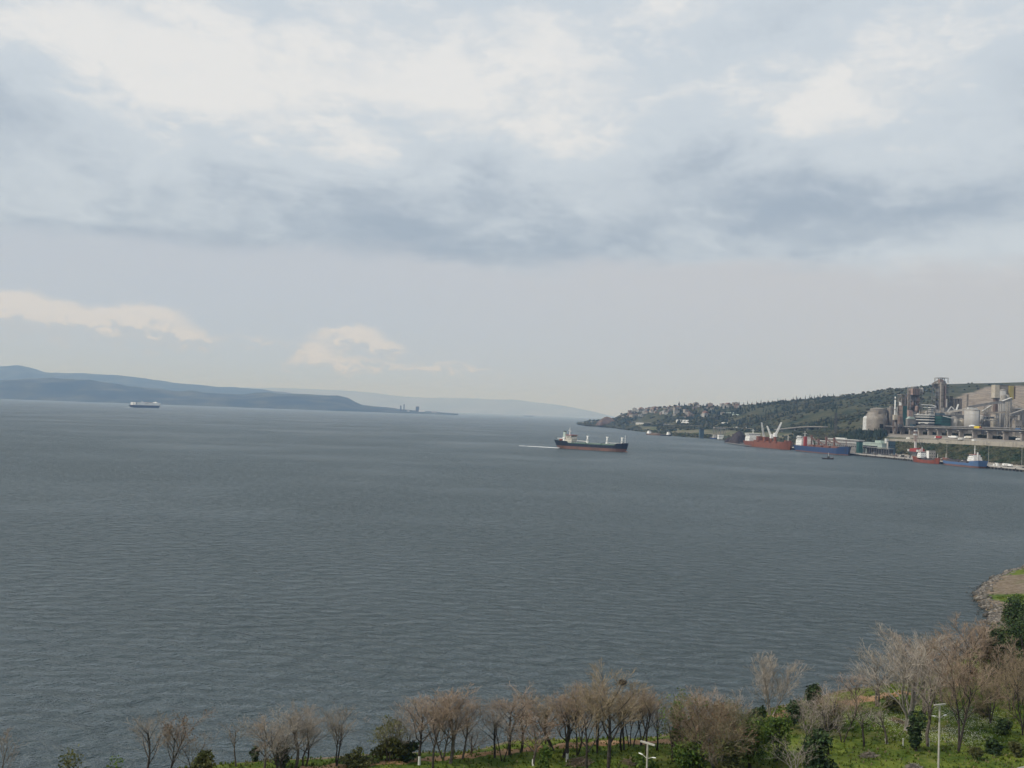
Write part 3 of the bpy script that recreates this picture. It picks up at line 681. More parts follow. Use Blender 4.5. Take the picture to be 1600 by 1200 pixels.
def orange_bulker():
    c, L, rz = moored(1170, 1236, 699, 25, 14)
    t = thing('bulk_carrier', 'orange bulk carrier at the quay with white crane jibs raised in V shapes', 'ship', c, rz)
    mb = MB(); hull_loft(mb, L, 25, -1, 9.5, sheer=(.6, 1.5), rake=(.03, .05), zk=-8, zd=11, m=0, mtop=1, fc=.90, full=.84, fine0=.5); mb.build('hull', [M['orange'], M['deckr']], t)
    sh('boot_stripe', M['anti'], t, ('box', (-3, 0, .1), (L*.78, 25.15, 1.5)))
    h, z = house_block(t, -L*.40, 25, 10, [(20, 22), (20, 22), (18, 21), (17, 20), (15, 24)], .84, bow=1)
    sh('bridge_roof', M['white'], t, ('box', (-L*.40, 0, z+.3), (17, 25.5, .7)))
    sh('funnel', M['white'], t, ('box', (-L*.40-14, 0, 16), (6, 7, 12), 0, 0, .85), ('box', (-L*.40-14, 0, 23), (4.6, 5.6, 2.2)))
    sh('radar_mast', M['white'], t, ('cyl', (-L*.40, 0, z), (-L*.40, 0, z+9), .7, .35, 8), ('box', (-L*.40, 0, z+6), (.8, 6, .5)))
    for i, x in enumerate((-.24, -.10, .05, .20, .33)):
        sh('hatch_coaming', M['orange'], t, ('box', (x*L, 0, 10.9), (16, 15, 2.6)))
    # cranes: pedestal on the deck, slewing house and twin-beam jib
    def crane(fx, tip, zp, m='white', wide=3.0, pm='orange'):
        x = fx*L; p = sh('crane_pedestal', M[pm], t, ('cyl', (x, 0, 9), (x, 0, zp-6), wide*.62, wide*.55, 12))
        sh('crane_house', M[m], p, ('box', (x, 0, zp-3), (wide*1.35, wide*1.2, 7), 0, 0, .8))
        a0 = Vector((x+.8*(1 if tip[0] > x else -1), 0, zp-4)); b0 = Vector(tip)
        j = MB()
        for sg in (-1, 1): j.bar(a0+Vector((0, sg*1.5, 0)), b0+Vector((0, sg*.5, 0)), 1.1, 1.5)
        for k in range(1, 8): q = a0.lerp(b0, k/8); w = 1.5-1.0*k/8; j.bar(q+Vector((0, -w, 0)), q+Vector((0, w, 0)), .6)
        j.build('crane_jib', M[m], p)
        w_ = MB(); w_.bar(Vector((x, 0, zp+.4)), b0, .22); w_.build('luffing_cable', M['steel'], p)
    loc = lambda px, py: (Matrix.Rotation(-rz, 3, 'Z') @ (P(px, py, c[1]+20) - Vector(c)))
    for px, py, fx, zp, wd in ((1190, 660, -.115, 21, 2.6), (1198.5, 665.5, .055, 24, 4.0), (1221, 660, .14, 27, 4.4)):
        # tip found by following the jib back from its pedestal
        base = Vector(c)+Matrix.Rotation(rz, 3, 'Z') @ Vector((fx*L, 0, zp)); tipw = P(px, py, base.y); tl = Matrix.Rotation(-rz, 3, 'Z') @ (tipw-Vector(c))
        crane(fx, tl, zp, 'dirtyw' if fx < 0 else 'white', wd)
    sh('grab_house', M['orange'], t, ('box', (-.19*L, -3, 15), (9, 9, 9))); sh('grab_house', M['orange'], t, ('box', (-.02*L, -4, 15), (8, 9, 9)))
    sh('foremast', M['white'], t, ('cyl', (.43*L, 0, 13), (.43*L, 0, 24), .5, .3, 8), ('box', (.43*L, 0, 20), (.5, 3, .4)))
    sh('forecastle_house', M['orange'], t, ('box', (.425*L, 0, 14.2), (7, 10, 2.5)))
orange_bulker()

def blue_bulker():
    c, L, rz = moored(1249, 1327, 706, 24, 13)
    t = thing('bulk_carrier', 'blue bulk carrier at the quay with red masts and tall white deckhouse', 'ship', c, rz)
    mb = MB(); hull_loft(mb, L, 24, -1, 1.6, rake=(.03, .045), zk=-8, zd=11, mtop=-1, full=.84, fine0=.5); mb.build('boot_stripe', M['anti'], t)
    mb = MB(); hull_loft(mb, L, 24.1, 1.62, 9.3, sheer=(.5, 1.6), rake=(.03, .045), zk=-8, zd=11, m=0, mtop=1, fc=.91, full=.84, fine0=.5); mb.build('hull', [M['blueh'], M['deckr']], t)
    h, z = house_block(t, -L*.385, 24, 9.8, [(19, 22), (19, 21), (17, 20), (16, 19), (13, 23)], .84)
    sh('bridge_roof', M['dirtyw'], t, ('box', (-L*.385, 0, z+.3), (14, 24, .6)))
    sh('stern_house', M['white'], t, ('box', (-L*.385-13, 0, 14.4), (7, 15, 9)), ('box', (-L*.385-14, -3, 22), (4.5, 5, 6)))
    sh('funnel', M['red'], t, ('box', (-L*.30, -6, 17), (4.6, 4.6, 15), 0, 0, .9))
    sh('radar_mast', M['dirtyw'], t, ('cyl', (-L*.385, 0, z), (-L*.385, 0, z+10), .7, .35, 8), ('box', (-L*.385, 0, z+6), (.8, 7, .5)))
    for x in (-.17, -.02, .14, .29): sh('hatch_coaming', M['deckr'], t, ('box', (x*L, 0, 10.8), (17, 14, 2.6)))
    for fx, hgt in ((-.24, 27), (-.095, 22), (.06, 26), (.215, 25)):
        x = fx*L; p = sh('crane_pedestal', M['anti'], t, ('cyl', (x, 0, 9), (x, 0, hgt-5), 1.5, 1.3, 10), ('box', (x, 0, hgt-2.5), (3.4, 3.2, 5.5), 0, 0, .8))
        sh('crane_jib', M['anti'], p, ('bar', (x, -1.2, hgt-4), (x+20, -.5, hgt-9), .9), ('bar', (x, 1.2, hgt-4), (x+20, .5, hgt-9), .9))
    sh('foremast', M['anti'], t, ('cyl', (.44*L, 0, 13), (.44*L, 0, 23), .5, .3, 8), ('box', (.44*L, 0, 19), (.5, 3, .4)))
blue_bulker()

def coaster(px0, px1, py, B, off, name, label, hullm, lowm, zd, house_at, scale=1.0, bow=1, split=.42, cargo=True, mastz=11):
    c, L, rz = moored(px0, px1, py, B, off)
    if bow < 0: rz += math.pi
    t = thing(name, label, 'ship', c, rz)
    mb = MB(); hull_loft(mb, L, B, -.8, zd*split, rake=(.03, .05), zk=-3, zd=zd, mtop=-1, full=.78, fine0=.45); mb.build('lower_hull', M[lowm], t)
    mb = MB(); hull_loft(mb, L, B*1.01, zd*split+.02, zd, sheer=(1.4, 1.6), rake=(.03, .05), zk=-3, zd=zd, m=0, mtop=1, fc=.90, poop=.22, full=.78, fine0=.45); mb.build('upper_hull', [M[hullm], M['deckr']], t)
    if cargo:
        for x in (-.09, .12, .30):
            sh('hatch_coaming', M['steeld'], t, ('box', (x*L, 0, zd+.7), (L*.17, B*.66, 1.7)))
            mb = MB(); mb.lathe([(L*.085, 0), (L*.05, 1.1), (.2, 1.9)], 10, (0, 0, 0)); o = mb.build('cargo_heap', M['ore'], t); o.location = (x*L, 0, zd+1.5); o.scale = (1, B*.33/(L*.085), 1)
    h, z = house_block(t, house_at*L, B, zd+2.2, [(L*.16, B*.86), (L*.14, B*.82), (L*.10, B*.74)], .8)
    sh('bridge_roof', M['red'], t, ('box', (house_at*L, 0, z+.15), (L*.11, B*.8, .35)))
    sh('funnel', M['dirtyw'], t, ('cyl', (house_at*L-L*.07, 0, zd+3), (house_at*L-L*.07, 0, z+3), 1.2, 1.0, 10))
    sh('radar_mast', M['white'], t, ('cyl', (house_at*L, 0, z), (house_at*L, 0, z+mastz), .55, .25, 8), ('box', (house_at*L, 0, z+mastz*.6), (.5, 3, .4)))
    sh('foremast', M['white'], t, ('cyl', (.42*L, 0, zd+2), (.42*L, 0, zd+9), .3, .2, 6))
    return t
coaster(1473, 1536, 729, 13, 8, 'coaster_ship', 'light blue coaster with red lower hull moored at the near end of the quay', 'blueh2', 'anti', 5.2, -.30, bow=-1, split=.40)
coaster(1431, 1468, 723, 10.5, 7, 'coaster_ship', 'short orange red coaster moored below the red quayside crane', 'redor', 'redor', 4.0, -.24, bow=1, split=.35, cargo=True, mastz=6)

def small_ship(px, py, L, B, rz, name, label, hullm, zd=2.6, cargo=True, house=True, hx=-.32, lev=2, hm='white'):
    p = PZ(px, py, 0); t = thing(name, label, 'boat', (p.x, p.y, 0), rz)
    mb = MB(); hull_loft(mb, L, B, -.6, zd, sheer=(.6, 1.6), rake=(.04, .07), zk=-2, zd=zd, m=0, mtop=1, full=.7, fine0=.5); mb.build('hull', [M[hullm], M['deckr']], t)
    if house:
        k = sh('deckhouse', M[hm], t, *[('box', (hx*L, 0, zd+1.3+2.5*i), (L*(.17-.03*i), B*(.8-.1*i), 2.45)) for i in range(lev)])
        win_row((hx*L+L*(.17-.03*(lev-1))/2+.05, 0, zd+1.5+2.5*(lev-1)), 3, B*.14, 1.0, B*.06, 'y', k)
        sh('radar_mast', M['dirtyw'], t, ('cyl', (hx*L, 0, zd+2.5*lev), (hx*L, 0, zd+2.5*lev+5), .25, .15, 6))
        sh('funnel', M['steeld'], t, ('cyl', (hx*L-L*.1, 0, zd), (hx*L-L*.1, 0, zd+2.5*lev), .6*B/8, .5*B/8, 8))
    if cargo: sh('cargo_hold', M['brown'], t, ('box', (.08*L, 0, zd+1.0), (L*.5, B*.7, 2.2), 0, 0, .85))
    return t
cr = -R(80)
small_ship(1022, 680.0, 62, 11, cr+R(18), 'freighter', 'small dark freighter moored by the wooded shore, white house at its far end', 'orebr', 3.6, hx=-.36, lev=3)
small_ship(1040, 681.0, 48, 10, cr+R(25), 'freighter', 'small freighter with white wheelhouse moored just behind the dark one', 'navy', 3.0, hx=.22, lev=3, cargo=False)
small_ship(1117, 686.0, 34, 9.5, cr+R(12), 'tugboat', 'blue hulled tugboat with white wheelhouse beside the blue tower', 'blueh', 3.2, hx=-.05, lev=3, cargo=False)
small_ship(1293.5, 717.5, 15, 4.4, R(-4), 'launch', 'small dark launch alone on open water before the blue bulk carrier', 'black', 1.3, hx=.05, lev=1, cargo=False, hm='steeld')
small_ship(826.5, 650.6, 190, 24, R(4), 'distant_ship', 'tiny distant ship on the hazy sea line in mid bay', 'navy', 14, hx=-.3, lev=5, cargo=False)
# ---------------------------------------------------------------- cement plant
class Blk:
    """box-shaped footprint aligned with the coast: photo columns of its far-left edge, near corner and right edge"""
    def __init__(s, name, label, cat, x0, xm, x1, ytop, d, zb, ymid=None, group=None, rot=None):
        ymid = ymid or (ytop+660)/2; N = P(xm, ymid, d); k = lambda px: ray(px, ymid).x/ray(px, ymid).y
        u = U2 if rot is None else Vector((-math.sin(rot), math.cos(rot))); v = V2 if rot is None else Vector((math.cos(rot), math.sin(rot)))
        k0, k1 = k(x0), k(x1)
        s.a = (k0*N.y-N.x)/(u.x-k0*u.y) if x0 < xm else .5; s.b = (k1*N.y-N.x)/(v.x-k1*v.y) if x1 > xm else .5
        c = Vector((N.x, N.y))+u*s.a/2+v*s.b/2; s.rot = QROT if rot is None else rot
        s.d, s.xm, s.zb = d, xm, zb; s.h = P(xm, ytop, d).z-zb
        s.o = thing(name, label, cat, (c.x, c.y, zb), s.rot, group)
    def z(s, py): return P(s.xm, py, s.d).z-s.zb
    def part(s, name, m, *shapes): return sh(name, M[m], s.o, *shapes)
    def wall(s, m, z0=0, z1=None, name='wall', ix=0, iy=0, cx=0, cy=0):
        z1 = s.h if z1 is None else z1; return s.part(name, m, ('box', (cx, cy, (z0+z1)/2), (s.b-ix, s.a-iy, z1-z0)))
    def windows(s, parent, rows, n_s, n_w, w, h, mname='glass'):
        for z in rows:
            if n_s: win_row((0, -s.a/2-.06, z), n_s, w, h, s.b/n_s-w, 'x', parent, mname)
            if n_w: win_row((-s.b/2-.06, 0, z), n_w, w, h, s.a/n_w-w, 'y', parent, mname)

ZG = 38.0
def frame_tower(B, z0, z1, nlev, m='steel', mf='steeld', bw=.9, brace=True):
    """open steel tower: corner and mid columns, floor slabs, diagonal bracing"""
    a, b = B.a/2, B.b/2
    for x in (-b, 0, b):
        for y in (-a, 0, a):
            if x == 0 and y == 0: continue
            B.part('column', m, ('bar', (x, y, z0), (x, y, z1), bw))
    for k in range(nlev+1):
        z = z0+(z1-z0)*k/nlev
        if k: B.part('floor_deck', mf, ('box', (0, 0, z), (B.b+1.2, B.a+1.2, .7)))
    if brace:
        for k in range(nlev):
            za, zb = z0+(z1-z0)*k/nlev, z0+(z1-z0)*(k+1)/nlev; s = 1 if k % 2 else -1
            B.part('brace', m, ('bar', (-b*s, -a-.1, za), (b*s, -a-.1, zb), bw*.6)); B.part('brace', m, ('bar', (-b-.1, -a*s, za), (-b-.1, a*s, zb), bw*.6))
def cyclone(B, x, y, z, r, h, m='tan'):
    mb = MB(); mb.lathe([(r*.25, -h*.75), (r*.35, -h*.7), (r, -h*.05), (r, h*.6), (r*.55, h*.75), (r*.5, h*.9)], 14, (x, y, z)); mb.build('cyclone', M[m], B.o)

# domed raw-material hall at the left end of the plant
p = P(1369, 655, 1640); R0 = 17*1640/1500
t = thing('storage_dome', 'dusty tan domed storage hall at the seaward end of the cement plant', 'storage hall', (p.x, p.y, ZG), QROT)
zz = lambda py, px=1369, d=1640: P(px, py, d).z-ZG
rp = 1640/1500
MB().lathe([(R0, 0), (R0, zz(656)), (R0*.97, zz(653)), (12.2*rp, zz(644.5)), (11.9*rp, zz(644.5))], 28).build('skirt_wall', M['tan'], t)
MB().lathe([(11.9*rp, zz(660)), (11.9*rp, zz(639.4)), (12.3*rp, zz(639.4)), (12.3*rp, zz(638.6)), (4*rp, zz(637)), (.5, zz(636.8))], 28, (3.6*rp, 1, 0)).build('drum', M['tan'], t)
for k in range(7): a_ = -2.7+k*.42; MB().box((3.6*rp+12*rp*math.cos(a_), 1+12*rp*math.sin(a_), (zz(645)+zz(640))/2), (.7, .7, zz(640)-zz(645)-.5), 0, a_).build('drum_rib', M['concd'], t)
MB().cyl((-R0*.78, 4, 0), (-R0*.78, 4, zz(653)), 7, 6.4, 16).lathe([(6.4, zz(653)), (4.5, zz(651)), (.3, zz(650.2))], 16, (-R0*.78, 4, 0)).build('annex_silo', M['dirtyw'], t)  # sunlit left lobe of the hall, its brightness put into whiter paint
sh('loading_door', M['glass'], t, ('box', (-1, -R0-.1, 8), (6, 1.2, 7))); sh('roof_vent', M['tan'], t, ('box', (-3, -R0*.66, zz(644)), (4, 5, 5)))
sh('conveyor_bridge', M['brown'], t, ('bar', (6, -R0*.9, 6), (13, -R0*.72, 20), 2.2))

B = Blk('process_building', 'tall tan windowless building between the storage dome and white chimney', 'industrial building', 1385.5, 1391, 1399, 637.5, 1630, ZG)
w = B.wall('tan'); B.part('parapet', 'concd', ('box', (0, 0, B.h+.4), (B.b+.8, B.a+.8, .8))); B.part('roof_vent', 'tan', ('box', (0, 0, B.h+2.0), (B.b*.5, B.a*.4, 2.6)))
for x in (-.25, .25): B.part('pilaster', 'concd', ('box', (x*B.b, -B.a/2-.2, B.h/2), (.9, .5, B.h-1)))

p = P(1398.3, 648, 1600); t = thing('chimney', 'slim white chimney with a dark ring near its tip', 'chimney', (p.x, p.y, ZG), 0); zz = lambda py: P(1398.3, py, 1600).z-ZG
MB().cyl((0, 0, 0), (0, 0, zz(624.6)), 1.25, 1.05, 14).build('shaft', M['white'], t); MB().cyl((0, 0, zz(624.6)), (0, 0, zz(622.6)), 1.2, n=14).build('dark_band', M['steeld'], t)
MB().cyl((0, 0, zz(622.6)), (0, 0, zz(619.8)), 1.05, .95, 14).build('tip', M['white'], t); MB().lathe([(1.9, zz(640)), (1.9, zz(639.5))], 14).build('platform', M['steel'], t)

B = Blk('filter_house', 'small beige filter house below the white chimney', 'industrial building', 1394.5, 1397, 1403.5, 648, 1575, ZG)
B.wall('beige', B.z(656)); B.part('under_frame', 'brown', *[('bar', (sx*B.b*.4, sy*B.a*.4, 0), (sx*B.b*.4, sy*B.a*.4, B.z(656)), 1.2) for sx in (-1, 1) for sy in (-1, 1)]); B.part('hopper', 'steeld', ('box', (0, 0, B.z(656)-2), (B.b*.8, B.a*.8, 4)))

B = Blk('mill_building', 'tall mill building, brown face towards the sea and teal end wall', 'industrial building', 1402.5, 1410.5, 1417, 634, 1590, ZG)
w = B.wall('brown'); B.part('end_cladding', 'teal', ('box', (0, -B.a/2-.15, B.h*.55), (B.b-.2, .3, B.h*.9))); B.part('roof', 'brown', ('box', (0, 0, B.h+.3), (B.b+.6, B.a+.6, .6)))
B.windows(w, [B.z(641), B.z(648), B.z(655)], 0, 4, 2.2, 1.4, 'steeld')
B.part('roof_silo', 'dirtyw', ('cyl', (-B.b*.3, B.a*.22, B.h), (-B.b*.3, B.a*.22, B.h+6.5), 1.9, 1.9, 12), ('cyl', (-B.b*.3, B.a*.05, B.h), (-B.b*.3, B.a*.05, B.h+4), 1.5, 1.5, 12))
B.part('side_duct', 'dirtyw', ('bar', (-B.b/2-1.2, B.a*.42, 8), (-B.b/2-1.2, B.a*.42, B.h-2), 1.8))

# preheater tower with overhanging head
B = Blk('preheater_tower', 'dusty reddish preheater tower, lower and broader, with overhanging head blocks', 'industrial tower', 1415, 1422.5, 1439, 606, 1680, ZG)
frame_tower(B, 0, B.z(617), 6, 'steel', 'steeld', 1.1)
B.part('core', 'steeld', ('box', (1, 1, B.z(640)*.5), (B.b*.72, B.a*.72, B.z(640)))); B.part('core', 'concd', ('box', (1, 1, (B.z(640)+B.z(617))/2), (B.b*.6, B.a*.55, B.z(617)-B.z(640)-.2)))
for x, y, py in ((-.28, -.3, 632), (.28, -.3, 626), (-.3, .25, 622), (.1, -.42, 640)): cyclone(B, x*B.b, y*B.a, B.z(py), 3.6, 9, 'pink')
B.part('head_block', 'pink', ('box', (-B.b*.08, -2, (B.z(617)+B.z(607))/2), (B.b*.62, B.a*1.12, B.z(607)-B.z(617))))
for k in range(4): B.part('head_rib', 'steeld', ('box', (-B.b*.08+(k-1.5)*B.b*.16, -2-B.a*.56-.15, (B.z(617)+B.z(607))/2), (.9, .5, B.z(607)-B.z(617)-1)))
B.part('head_roof', 'concd', ('box', (-B.b*.08, -2, B.z(607)+.5), (B.b*.66, B.a*1.16, .8)), ('box', (-B.b*.05, -2, B.z(605)), (B.b*.3, B.a*.6, 3)))
B.part('overhang_block', 'pink', ('box', (B.b*.50, 0, (B.z(613)+B.z(606.5))/2), (B.b*.36, B.a*.8, B.z(606.5)-B.z(613))))
for x in (.38, .62): cyclone(B, x*B.b, -B.a*.42, B.z(611), 2.6, 8, 'conc')
for x in (-.62, -.52): B.part('stack_pipe', 'tan', ('cyl', (x*B.b, -B.a*.25, 10), (x*B.b, -B.a*.25, B.z(606 if x < -.6 else 610)), 1.0, 1.0, 8))
B.part('top_mast', 'steel', ('cyl', (-B.b*.55, 0, B.z(612)), (-B.b*.55, 0, B.z(602.5)), .5, .3, 6))
B2 = Blk('filter_tower', 'low open steel platform tower with ducts beside the broader preheater tower', 'industrial tower', 1403, 1409, 1419, 616, 1700, ZG)
frame_tower(B2, 0, B2.z(618), 7, 'tan', 'concd', .9); B2.part('duct', 'tan', ('bar', (-B2.b*.2, -B2.a*.2, 10), (-B2.b*.2, -B2.a*.2, B2.z(622)), 4.2)); B2.part('duct', 'pink', ('bar', (B2.b*.25, -B2.a*.3, 20), (B2.b*.45, B2.a*.2, B2.z(617)), 3.2)); B2.part('roof_deck', 'tan', ('box', (0, 0, B2.z(616.5)), (B2.b*1.3, B2.a*1.1, 1.2)))

# tallest preheater tower
B = Blk('preheater_tower', 'tallest preheater tower with pale shaft and open cage on top', 'industrial tower', 1456.5, 1467, 1481, 590, 1650, ZG)
frame_tower(B, 0, B.z(604), 8, 'steel', 'steeld', 1.0)
B.part('stair_shaft', 'tan', ('box', (-B.b*.30, -B.a*.5-2.4, B.z(597)/2), (4.6, 4.2, B.z(597))))
for k in range(9): B.part('landing', 'steeld', ('box', (-B.b*.30, -B.a*.5-4.6, B.z(597)*(k+.6)/9), (4.8, .5, .6)))
B.part('riser_duct', 'pink', ('cyl', (B.b*.12, -B.a*.5-1.6, 0), (B.b*.12, -B.a*.5-1.6, B.z(602)), 1.5, 1.3, 10))
for x, y, py in ((-.2, .3, 640), (.3, -.1, 632), (.25, .2, 622), (-.2, -.1, 614), (.3, -.25, 612)): cyclone(B, x*B.b, y*B.a, B.z(py), 4.0, 11, 'steel')
B.part('core', 'steeld', ('box', (B.b*.12, 0, B.z(625)/2), (B.b*.6, B.a*.6, B.z(625))))
B.part('head_block', 'tan', ('box', (0, -1, (B.z(604)+B.z(598))/2), (B.b*.8, B.a*.7, B.z(598)-B.z(604))))
for x in (-.42, 0, .42):
    for y in (-.42, .42): B.part('cage_post', 'steel', ('bar', (x*B.b+2, y*B.a, B.z(598)), (x*B.b+2, y*B.a, B.z(590.3)), .8))
B.part('cage_roof', 'steel', ('box', (2, 0, B.z(590)), (B.b*.92, B.a*.92, .8))); B.part('cage_panel', 'pink', ('box', (-3, -B.a*.38, (B.z(598)+B.z(593))/2), (B.b*.45, .6, B.z(593)-B.z(598)))); B.part('cage_panel', 'steel', ('box', (B.b*.3, -B.a*.2, (B.z(598)+B.z(595))/2), (B.b*.3, .6, B.z(595)-B.z(598)))); B.part('cage_vessel', 'pink', ('cyl', (0, 0, B.z(598)), (0, 0, B.z(592)), 4.5, 3.8, 12), ('cyl', (7, 1, B.z(598)), (7, 1, B.z(594)), 3, 2, 12))
B.part('inclined_duct', 'tan', ('bar', (-B.b*.2, 0, B.z(594)), (-B.b*.75, B.a*.2, B.z(600)), 2.6), ('bar', (-B.b*.75, B.a*.2, B.z(600)), (-B.b*.45, B.a*.2, B.z(606)), 2.4))
B.part('balcony', 'steel', ('box', (-B.b*.45, B.a*.1, B.z(600)), (B.b*.5, B.a*.8, .7)))
B = Blk('cooler_building', 'dark steel cooler building leaning against the tallest preheater tower', 'industrial building', 1478, 1481, 1488, 619, 1690, ZG)
frame_tower(B, 0, B.h, 5, 'steeld', 'steeld', 1.0); B.wall('steel', 2, B.z(628), 'wall', 2, 2)

# offices with white floor bands
B = Blk('office_building', 'plant office block with white floor bands and blue grey glazing', 'office building', 1429, 1452, 1459.5, 648, 1560, ZG)
w = B.wall('steeld')
for py in (648.5, 651.8, 656.2, 660.6): B.part('floor_band', 'white', ('box', (-.3, -.3, B.z(py)), (B.b+1.4, B.a+1.4, .95)))
B.windows(w, [B.z(650.2), B.z(654), B.z(658.4)], 5, 14, 1.9, 2.0)
B.part('lower_panel', 'dirtyw', ('box', (-B.b/2-.3, B.a*.25, B.z(661.6)), (.4, 14, 1.6)), ('box', (-B.b/2-.3, -B.a*.32, B.z(661.6)), (.4, 9, 1.6)))
B.part('roof_plant', 'steel', ('box', (0, B.a*.1, B.h+1.3), (B.b*.4, B.a*.2, 2.2)))
B = Blk('stair_tower', 'stair tower with white bands rising above the plant office block', 'office building', 1451, 1454.5, 1458.8, 636.5, 1585, ZG)
w = B.wall('concd')
for py in (637, 640.5, 643.5, 646.8): B.part('floor_band', 'white', ('box', (0, 0, B.z(py)), (B.b+.9, B.a+.9, .7)))
B.windows(w, [B.z(638.8), B.z(642), B.z(645.2)], 3, 3, 1.5, 1.6)
g = thing('pipe_gantry', 'white overhead pipe gantry above the plant office block', 'gantry', tuple(P(1452, 636, 1620).xy)+(ZG,), 0); gp = lambda px, py, d=1620: P(px, py, d)-Vector(g.location)
sh('pipe', M['white'], g, ('bar', gp(1440, 632.3), gp(1456, 632.8), 1.0), ('bar', gp(1456, 632.8), gp(1462.5, 635), 1.0)); sh('pipe', M['white'], g, ('bar', gp(1442, 636.4), gp(1452, 636.4), .7)); sh('pipe', M['dirtyw'], g, ('bar', gp(1456, 636.4), gp(1462, 636.8), .7))
for px in (1441, 1449, 1457, 1462): sh('support', M['steel'], g, ('bar', gp(px, 633), Vector((gp(px, 633).x, gp(px, 633).y, 0)), .8))

B = Blk('packing_building', 'dark blue green packing building with a white sloped canopy edge', 'industrial building', 1459.5, 1471, 1485.5, 650, 1570, ZG)
w = B.wall('teal'); B.windows(w, [B.z(655), B.z(659)], 6, 7, 1.8, 1.1); B.part('canopy', 'white', ('bar', (-B.b*.4, -B.a/2-2, B.z(650)), (B.b*.55, -B.a/2-2, B.z(652.8)), 1.6, .9)); B.part('roof', 'steeld', ('box', (0, 0, B.h+.8), (B.b+.6, B.a+.6, 1.6))); B.part('roof_hall', 'bluec', ('box', (-B.b*.2, 2, B.h+3.2), (B.b*.5, B.a*.7, 3.2)))
B = Blk('clinker_store', 'grey gabled clinker store in front of the broader preheater tower', 'industrial building', 1414, 1418, 1431, 654.5, 1585, ZG)
B.wall('concd', name='wall'); hb, ha = B.b/2+.3, B.a/2+.3
MB().loft([[(-hb, y, B.h), (hb, y, B.h), (hb*.35, y, B.h+4), (-hb*.35, y, B.h+4)] for y in (-ha, ha)]).build('roof', M['tealp'], B.o); B.part('blue_annex', 'bluec', ('box', (B.b*.05, -B.a/2-4, 6.5), (B.b*.5, 8, 13)))

# silos
def silo(name, label, px, w, ytop, d, m, rim=True, zb=ZG, group=None, roofm=None, yroof=None):
    p = P(px, 655, d); r = w*d/1500; t = thing(name, label, 'silo', (p.x, p.y, zb), QROT, group); h = P(px, ytop, d).z-zb
    MB().cyl((0, 0, 0), (0, 0, h), r, r, 32).build('shell', M[m], t, False).data.polygons.foreach_set('use_smooth', [True]*32+[False]*2)
    if rim: MB().cyl((0, 0, h-.1), (0, 0, h+1.2), r*1.035, r*1.035, 32).build('rim', M['conc'], t)
    MB().lathe([(r*.95, h+1.2), (r*.4, h+2.6), (.3, h+2.9)], 24).build('roof_cone', M[roofm or 'conc'], t); return t, h, r
t, h, r = silo('cement_silo', 'largest stout grey cement silo behind the viaduct', 1518.5, 11.2, 641, 1570, 'silo')
sh('roof_house', M['dirtyw'], t, ('box', (-5, -2, h+3), (8, 4, 3.2)), ('box', (3.5, -1, h+2.6), (7, 6, 2.6)), ('box', (8, 2, h+2), (5, 5, 2)))
for k in range(3): MB().lathe([(r+.12, h*(.3+.25*k)), (r+.12, h*(.3+.25*k)+.4)], 32).build('shell_ring', M['silo'], t)
sh('ladder', M['steel'], t, ('bar', (r*.55, -r*.88, 0), (r*.55, -r*.88, h), .8))
t, h, r = silo('cement_silo', 'short bluish silo left of the stout grey silo, under a loading deck', 1490.5, 5.4, 653.5, 1580, 'conc', False)
t, h, r = silo('cement_silo', 'short tan silo squeezed beside the stout grey silo', 1501, 4.2, 655.5, 1585, 'beige', False)
B = Blk('loading_deck', 'grey loading deck resting on the two short silos', 'industrial building', 1475, 1484, 1507, 646, 1595, P(1490, 653.5, 1590).z-.2)
B.part('deck', 'concd', ('box', (0, 0, B.h*.4), (B.b, B.a, B.h*.8))); B.part('roof', 'conc', ('box', (0, 0, B.h*.9), (B.b*.7, B.a*.5, B.h*.3))); B.part('railing', 'dirtyw', ('bar', (-B.b/2, -B.a/2-.1, B.h*.95), (B.b/2, -B.a/2-.1, B.h*.95), .35))
t, h, r = silo('concrete_silo', 'tall pale concrete silo under the beige headhouse', 1563, 7.6, 610, 1620, 'silo', True)
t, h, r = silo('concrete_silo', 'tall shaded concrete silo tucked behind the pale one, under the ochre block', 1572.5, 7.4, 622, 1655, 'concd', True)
B = Blk('silo_headhouse', 'beige and ochre headhouse on top of the tall concrete silos', 'industrial building', 1548.5, 1554.5, 1586, 601.5, 1612, P(1562, 622, 1612).z)
B.part('left_block', 'beige', ('box', (-B.b*.39, 0, B.h*.5), (B.b*.22, B.a, B.h)))
B.part('mid_block', 'tan', ('box', (-B.b*.02, 1, B.h*.5+1.5), (B.b*.50, B.a*.9, B.h-3.2)))
B.part('ochre_block', 'yellow', ('box', (B.b*.30, -.5, B.h*.5-1), (B.b*.22, B.a*1.04, B.h+1.5))); B.part('end_block', 'brown', ('box', (B.b*.46, 0, B.h*.5-.5), (B.b*.095, B.a*1.0, B.h)))
B.part('floor_deck', 'steeld', ('box', (-B.b*.1, 0, -.4), (B.b*.8, B.a*1.05, .8))); B.part('roof_edge', 'concd', ('box', (0, 0, B.h+.5), (B.b*.98, B.a*.8, .8)))
for k in range(5): B.part('seam', 'concd', ('box', (-B.b*.24+k*B.b*.1, 1-B.a*.45-.1, B.h*.5+1), (.4, .25, B.h-4)))
B.part('silo_cap', 'conc', ('cyl', (-B.b*.12, -B.a*.5-1.5, -6), (-B.b*.12, -B.a*.5-1.5, 5), 4.4, 4.4, 20), ('cyl', (B.b*.08, -B.a*.5-1.5, -6), (B.b*.08, -B.a*.5-1.5, 6.2), 3.4, 3.4, 16))
B.part('support_leg', 'brown', ('box', (-B.b*.36, 0, -13), (6, B.a*.6, 24)))
t, h, r = silo('blending_silo', 'broad tan blending silo at the right end of the plant', 1592, 9.5, 640, 1640, 'tan', True)
